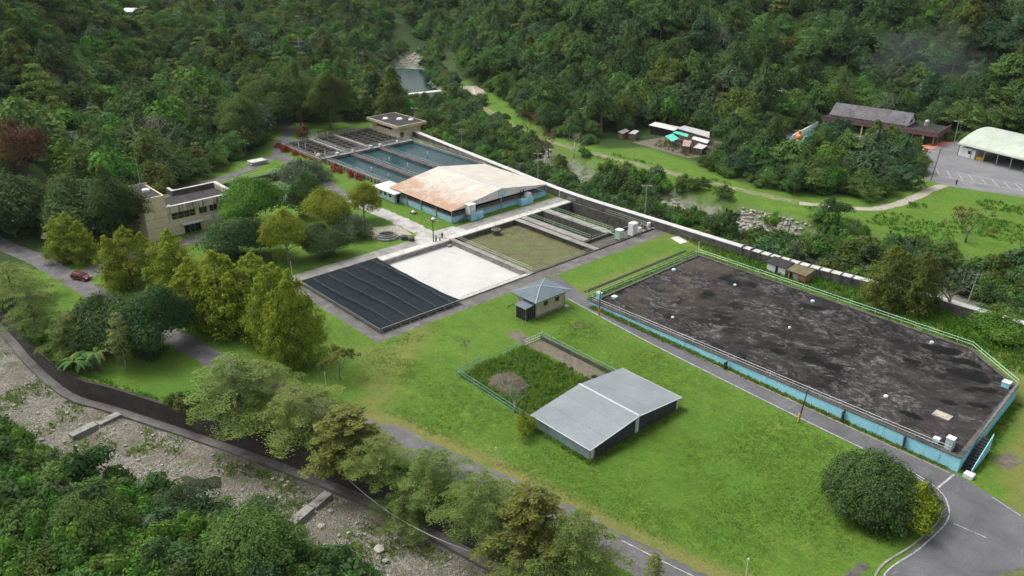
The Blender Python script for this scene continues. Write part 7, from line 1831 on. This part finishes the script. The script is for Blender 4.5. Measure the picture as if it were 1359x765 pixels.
ms = ~inside(q[:,0],q[:,1],[(-100.6,94.4),(-86,94),(-81,95.6),(-81,98.2),(-100.6,98.2)]) & (np.hypot(q[:,0]+92.5,(q[:,1]-83)*1.25) > 1.7*rg.uniform(.5,1.3,len(q)))
mh = lambda x, y: 0*x
tufts('plot_weeds', z3(q[ms]), rg.uniform(.15,.6,ms.sum()), rg.uniform(.3,.7,ms.sum()), 9, 'lawn_blade', 'rank green weeds filling the fenced plot', 'weeds')
q = np.concatenate([rnd_in([(-107.6,118.6),(-105.6,118),(-106,157),(-108.4,157)], 700), rnd_in([(-105,155.6),(-42,152.6),(-42,154.8),(-105,158.2)], 900), rnd_in([(-104,115.6),(-31,114.6),(-31,115),(-104,116.9)], 1100), rnd_in([(-29.4,117),(-27.6,117),(-30,142),(-31.3,142)], 350), rnd_in([(-81,76.2),(-67,76.2),(-67,77.1),(-81,77.1)], 160), rnd_in([(-67.8,76.5),(-66.6,76.5),(-66.6,99),(-67.8,99)], 260), rnd_in([(-116,103),(-107,103),(-107,113),(-116,113)], 200)])
k_ = ~inside(q[:,0],q[:,1],[(-115,102.5),(-107.5,102.5),(-107.5,113),(-115,113)]); q = q[k_]
tufts('verge_weeds', z3(q), rg.uniform(.15,.45,len(q)), rg.uniform(.2,.45,len(q)), 6, 'lawn_blade', 'ragged weeds along walls and kerbs', 'weeds')
lawn = [(-120,60),(-98,62),(-60,69),(-40,73.5),(-31,77),(-31,106),(-38,108.5),(-78,110.5),(-108,113.5),(-119,113),(-119.5,75)]
q = rnd_in(lawn, 20000); 
ms = ~inside(q[:,0],q[:,1],[(-81,76.5),(-67,76.5),(-67,99),(-81,99)]) & ~inside(q[:,0],q[:,1],[(-115,101),(-107,101),(-107,113.5),(-115,113.5)]) & ~inside(q[:,0],q[:,1],[(-107,94),(-101,94),(-101,98),(-107,98)]) & ~inside(q[:,0],q[:,1],[(-101.5,77),(-81,77),(-81,99),(-101.5,99)]) & (vnoise(q[:,0],q[:,1],6,71)+rg.random(len(q))*.5 > .52+.3*sstep(-96,-108,q[:,0]))
q = q[ms]; big = vnoise(q[:,0],q[:,1],9,72)
tufts('lawn_grass', z3(q), .05+.15*big, rg.uniform(.25,.6,len(q)), 5, 'lawn_blade', 'uneven long grass over the lawn', 'grass')
q = np.concatenate([rnd_in([(-225,206),(-170,200),(-110,203),(-90,208),(-50,206),(-30,212),(-30,262),(-70,258),(-88,252),(-90,232),(-100,218),(-112,212),(-150,210),(-200,209)], 5200), rnd_in([(-120,164),(-60,168),(-40,168),(-32,158),(-34,152),(-42,156),(-105,159)], 2600), rnd_in([(-188,25),(-147,28.5),(-136,33),(-114,42),(-92,52),(-74,58),(-60,60),(-60,57),(-74,54),(-94,48.2),(-114,41),(-147,27.4)], 3800), rnd_in([(-243,168),(-200,167.5),(-200,164),(-243,167)], 300)])
q = q[(q[:,1] > itp(WALL,q[:,0])+.5) & (poly_dist(q[:,0],q[:,1],TRACK) > 2.0) & ~((q[:,1] > 198) & (vnoise(q[:,0],q[:,1],8,97) < .5))]
tufts('bank_grass', z3(q), rg.uniform(.25,.8,len(q)), rg.uniform(.25,.55,len(q)), 6, 'weed', 'long grass hanging over the wall tops and banks', 'grass')
q = rnd_in([(-32,104),(-28.5,103),(-28,99),(-29,93),(-31,92),(-34,104)], 260)
tufts('kerb_grass', z3(q), rg.uniform(.2,.5,len(q)), rg.uniform(.15,.4,len(q)), 6, 'weed', 'grass around the huge round bush at the kerb', 'grass')
# weeds and stones in the left river
us = rg.uniform(-230,-50,5200); f_ = rg.random(5200); q = np.stack([us, itp(BANK,us)-3+(itp(WALL,us)-2.6-itp(BANK,us)+3)*f_],1)
ms = (vnoise(q[:,0],q[:,1],4.2,81) > .6) | (f_ < .2)
q2 = q[ms]; tufts('river_weeds', z3(q2, bed_height), rg.uniform(.15,.55,len(q2)), rg.uniform(.25,.7,len(q2)), 8, 'lawn_blade', 'patches of weeds on the gravel bed', 'weeds', .13)
def stones(name, q, zf, size, mats, label, cat):
    base = [(0,0,1),(.9,0,.45),(.28,.85,.45),(-.72,.53,.45),(-.72,-.53,.45),(.28,-.85,.45),(.72,.53,-.45),(-.28,.85,-.45),(-.9,0,-.45),(-.28,-.85,-.45),(.72,-.53,-.45),(0,0,-1)]
    F0 = [(0,1,2),(0,2,3),(0,3,4),(0,4,5),(0,5,1),(1,6,2),(2,7,3),(3,8,4),(4,9,5),(5,10,1),(2,6,7),(3,7,8),(4,8,9),(5,9,10),(1,10,6),(11,7,6),(11,8,7),(11,9,8),(11,10,9),(11,6,10)]
    mb = MB(); Z = zf(q[:,0],q[:,1])
    for i in range(len(q)):
        s = size[i]; ca, sa = math.cos(i*2.4), math.sin(i*2.4); sc = rg.uniform(.6,1.15,3)*np.array([1,1,.65])
        v = []
        for x, y, z in base:
            x, y, z = x*sc[0]*rg.uniform(.8,1.2), y*sc[1]*rg.uniform(.8,1.2), z*sc[2]; v.append((q[i,0]+s*(x*ca-y*sa), q[i,1]+s*(x*sa+y*ca), Z[i]+s*(z+.25)))
        mb.add(v, F0, int(rg.random() < .5) if len(mats) > 1 else 0)
    return tag(mb.build(name, mats), label, cat, None, 'stuff')
us = rg.uniform(-230,-45,2600); f_ = rg.random(2600); q = np.stack([us, itp(BANK,us)-2+(itp(WALL,us)-2.5-itp(BANK,us)+2)*f_],1)
stones('river_stones', q, bed_height, np.abs(rg.normal(size=2600))**1.6*.09+.06, ['rock_pale','rock'], 'scattered pale stones on the gravel bed', 'stones')
us = np.concatenate([rg.uniform(-215,-60,1500), rg.uniform(-203,-166,1100), rg.uniform(-143,-106,1100)]); n = len(us)
cen = np.interp(us, [p[0] for p in sorted(RIVER)], [p[1] for p in sorted(RIVER)]); q = np.stack([us, cen+16-rg.random(n)**1.1*24],1)
q = q[(vnoise(q[:,0],q[:,1],14,91) > .3)]
stones('river_boulders', q, height, rg.uniform(.25,.85,len(q)), ['rock','rock_pale'], 'boulders tumbled along the far river bank', 'boulders')
us = np.concatenate([rg.uniform(-440,-320,420)]); cen = np.interp(us, [p[0] for p in sorted(RIVER)], [p[1] for p in sorted(RIVER)])
q = np.stack([us, cen+rg.choice([-1,1],420)*(itp(RHW,us)+rg.normal(size=420)*2.5)],1); q = q[vnoise(q[:,0],q[:,1],9,95) > .45]; q2 = np.stack([rg.uniform(-425,-395,160), rg.uniform(282,305,160)],1)
stones('stream_boulders', np.concatenate([q,q2]), height, rg.uniform(.4,1.2,580), ['rock_pale','rock'], 'pale boulders round the reservoir upstream', 'boulders')
q = np.stack([np.linspace(-312,-266,150)+rg.normal(size=150)*.8, np.linspace(250,226,150)-2.5-rg.random(150)*7],1)
stones('bank_boulders', q, height, rg.uniform(.4,1.2,150), ['rock','rock_pale'], 'grey boulder bank below the gravel clearing', 'boulders')
q = rnd_in([(-180,228),(-160,225),(-158,236),(-180,242)], 160); tufts('yard_weeds', z3(q), rg.uniform(.4,1.2,160), rg.uniform(.3,.6,160), 7, 'drygrass', 'dry weeds around the riverside shacks', 'weeds')
for t_ in list(bpy.data.objects):
    if t_.type == 'MESH' and not t_.users_collection: bpy.data.objects.remove(t_)

def smoke():
    bm = bmesh.new(); bmesh.ops.create_icosphere(bm, subdivisions=4, radius=1)
    for v in bm.verts:
        p = v.co; k = 1+.25*math.sin(p.x*4+1)*math.cos(p.y*3.3)+.18*math.sin(p.z*6+p.x*3); v.co = Vector((p.x*24*k, p.y*15*k, p.z*13*k))
    me = bpy.data.meshes.new('smoke'); bm.to_mesh(me); bm.free()
    m = bpy.data.materials.new('smoke'); m.use_nodes = True; nt = m.node_tree; nt.nodes.clear()
    o_ = nt.nodes.new('ShaderNodeOutputMaterial'); v_ = nt.nodes.new('ShaderNodeVolumePrincipled')
    v_.inputs['Color'].default_value = (.75,.82,.9,1); v_.inputs['Density'].default_value = .0028
    nt.links.new(v_.outputs[0], o_.inputs['Volume']); me.materials.append(m)
    o = bpy.data.objects.new('smoke', me); COL.objects.link(o); o.location = (-140,352,21)
    tag(o, 'faint bluish smoke drifting over the trees behind the car park', 'smoke', None, 'stuff')
smoke()
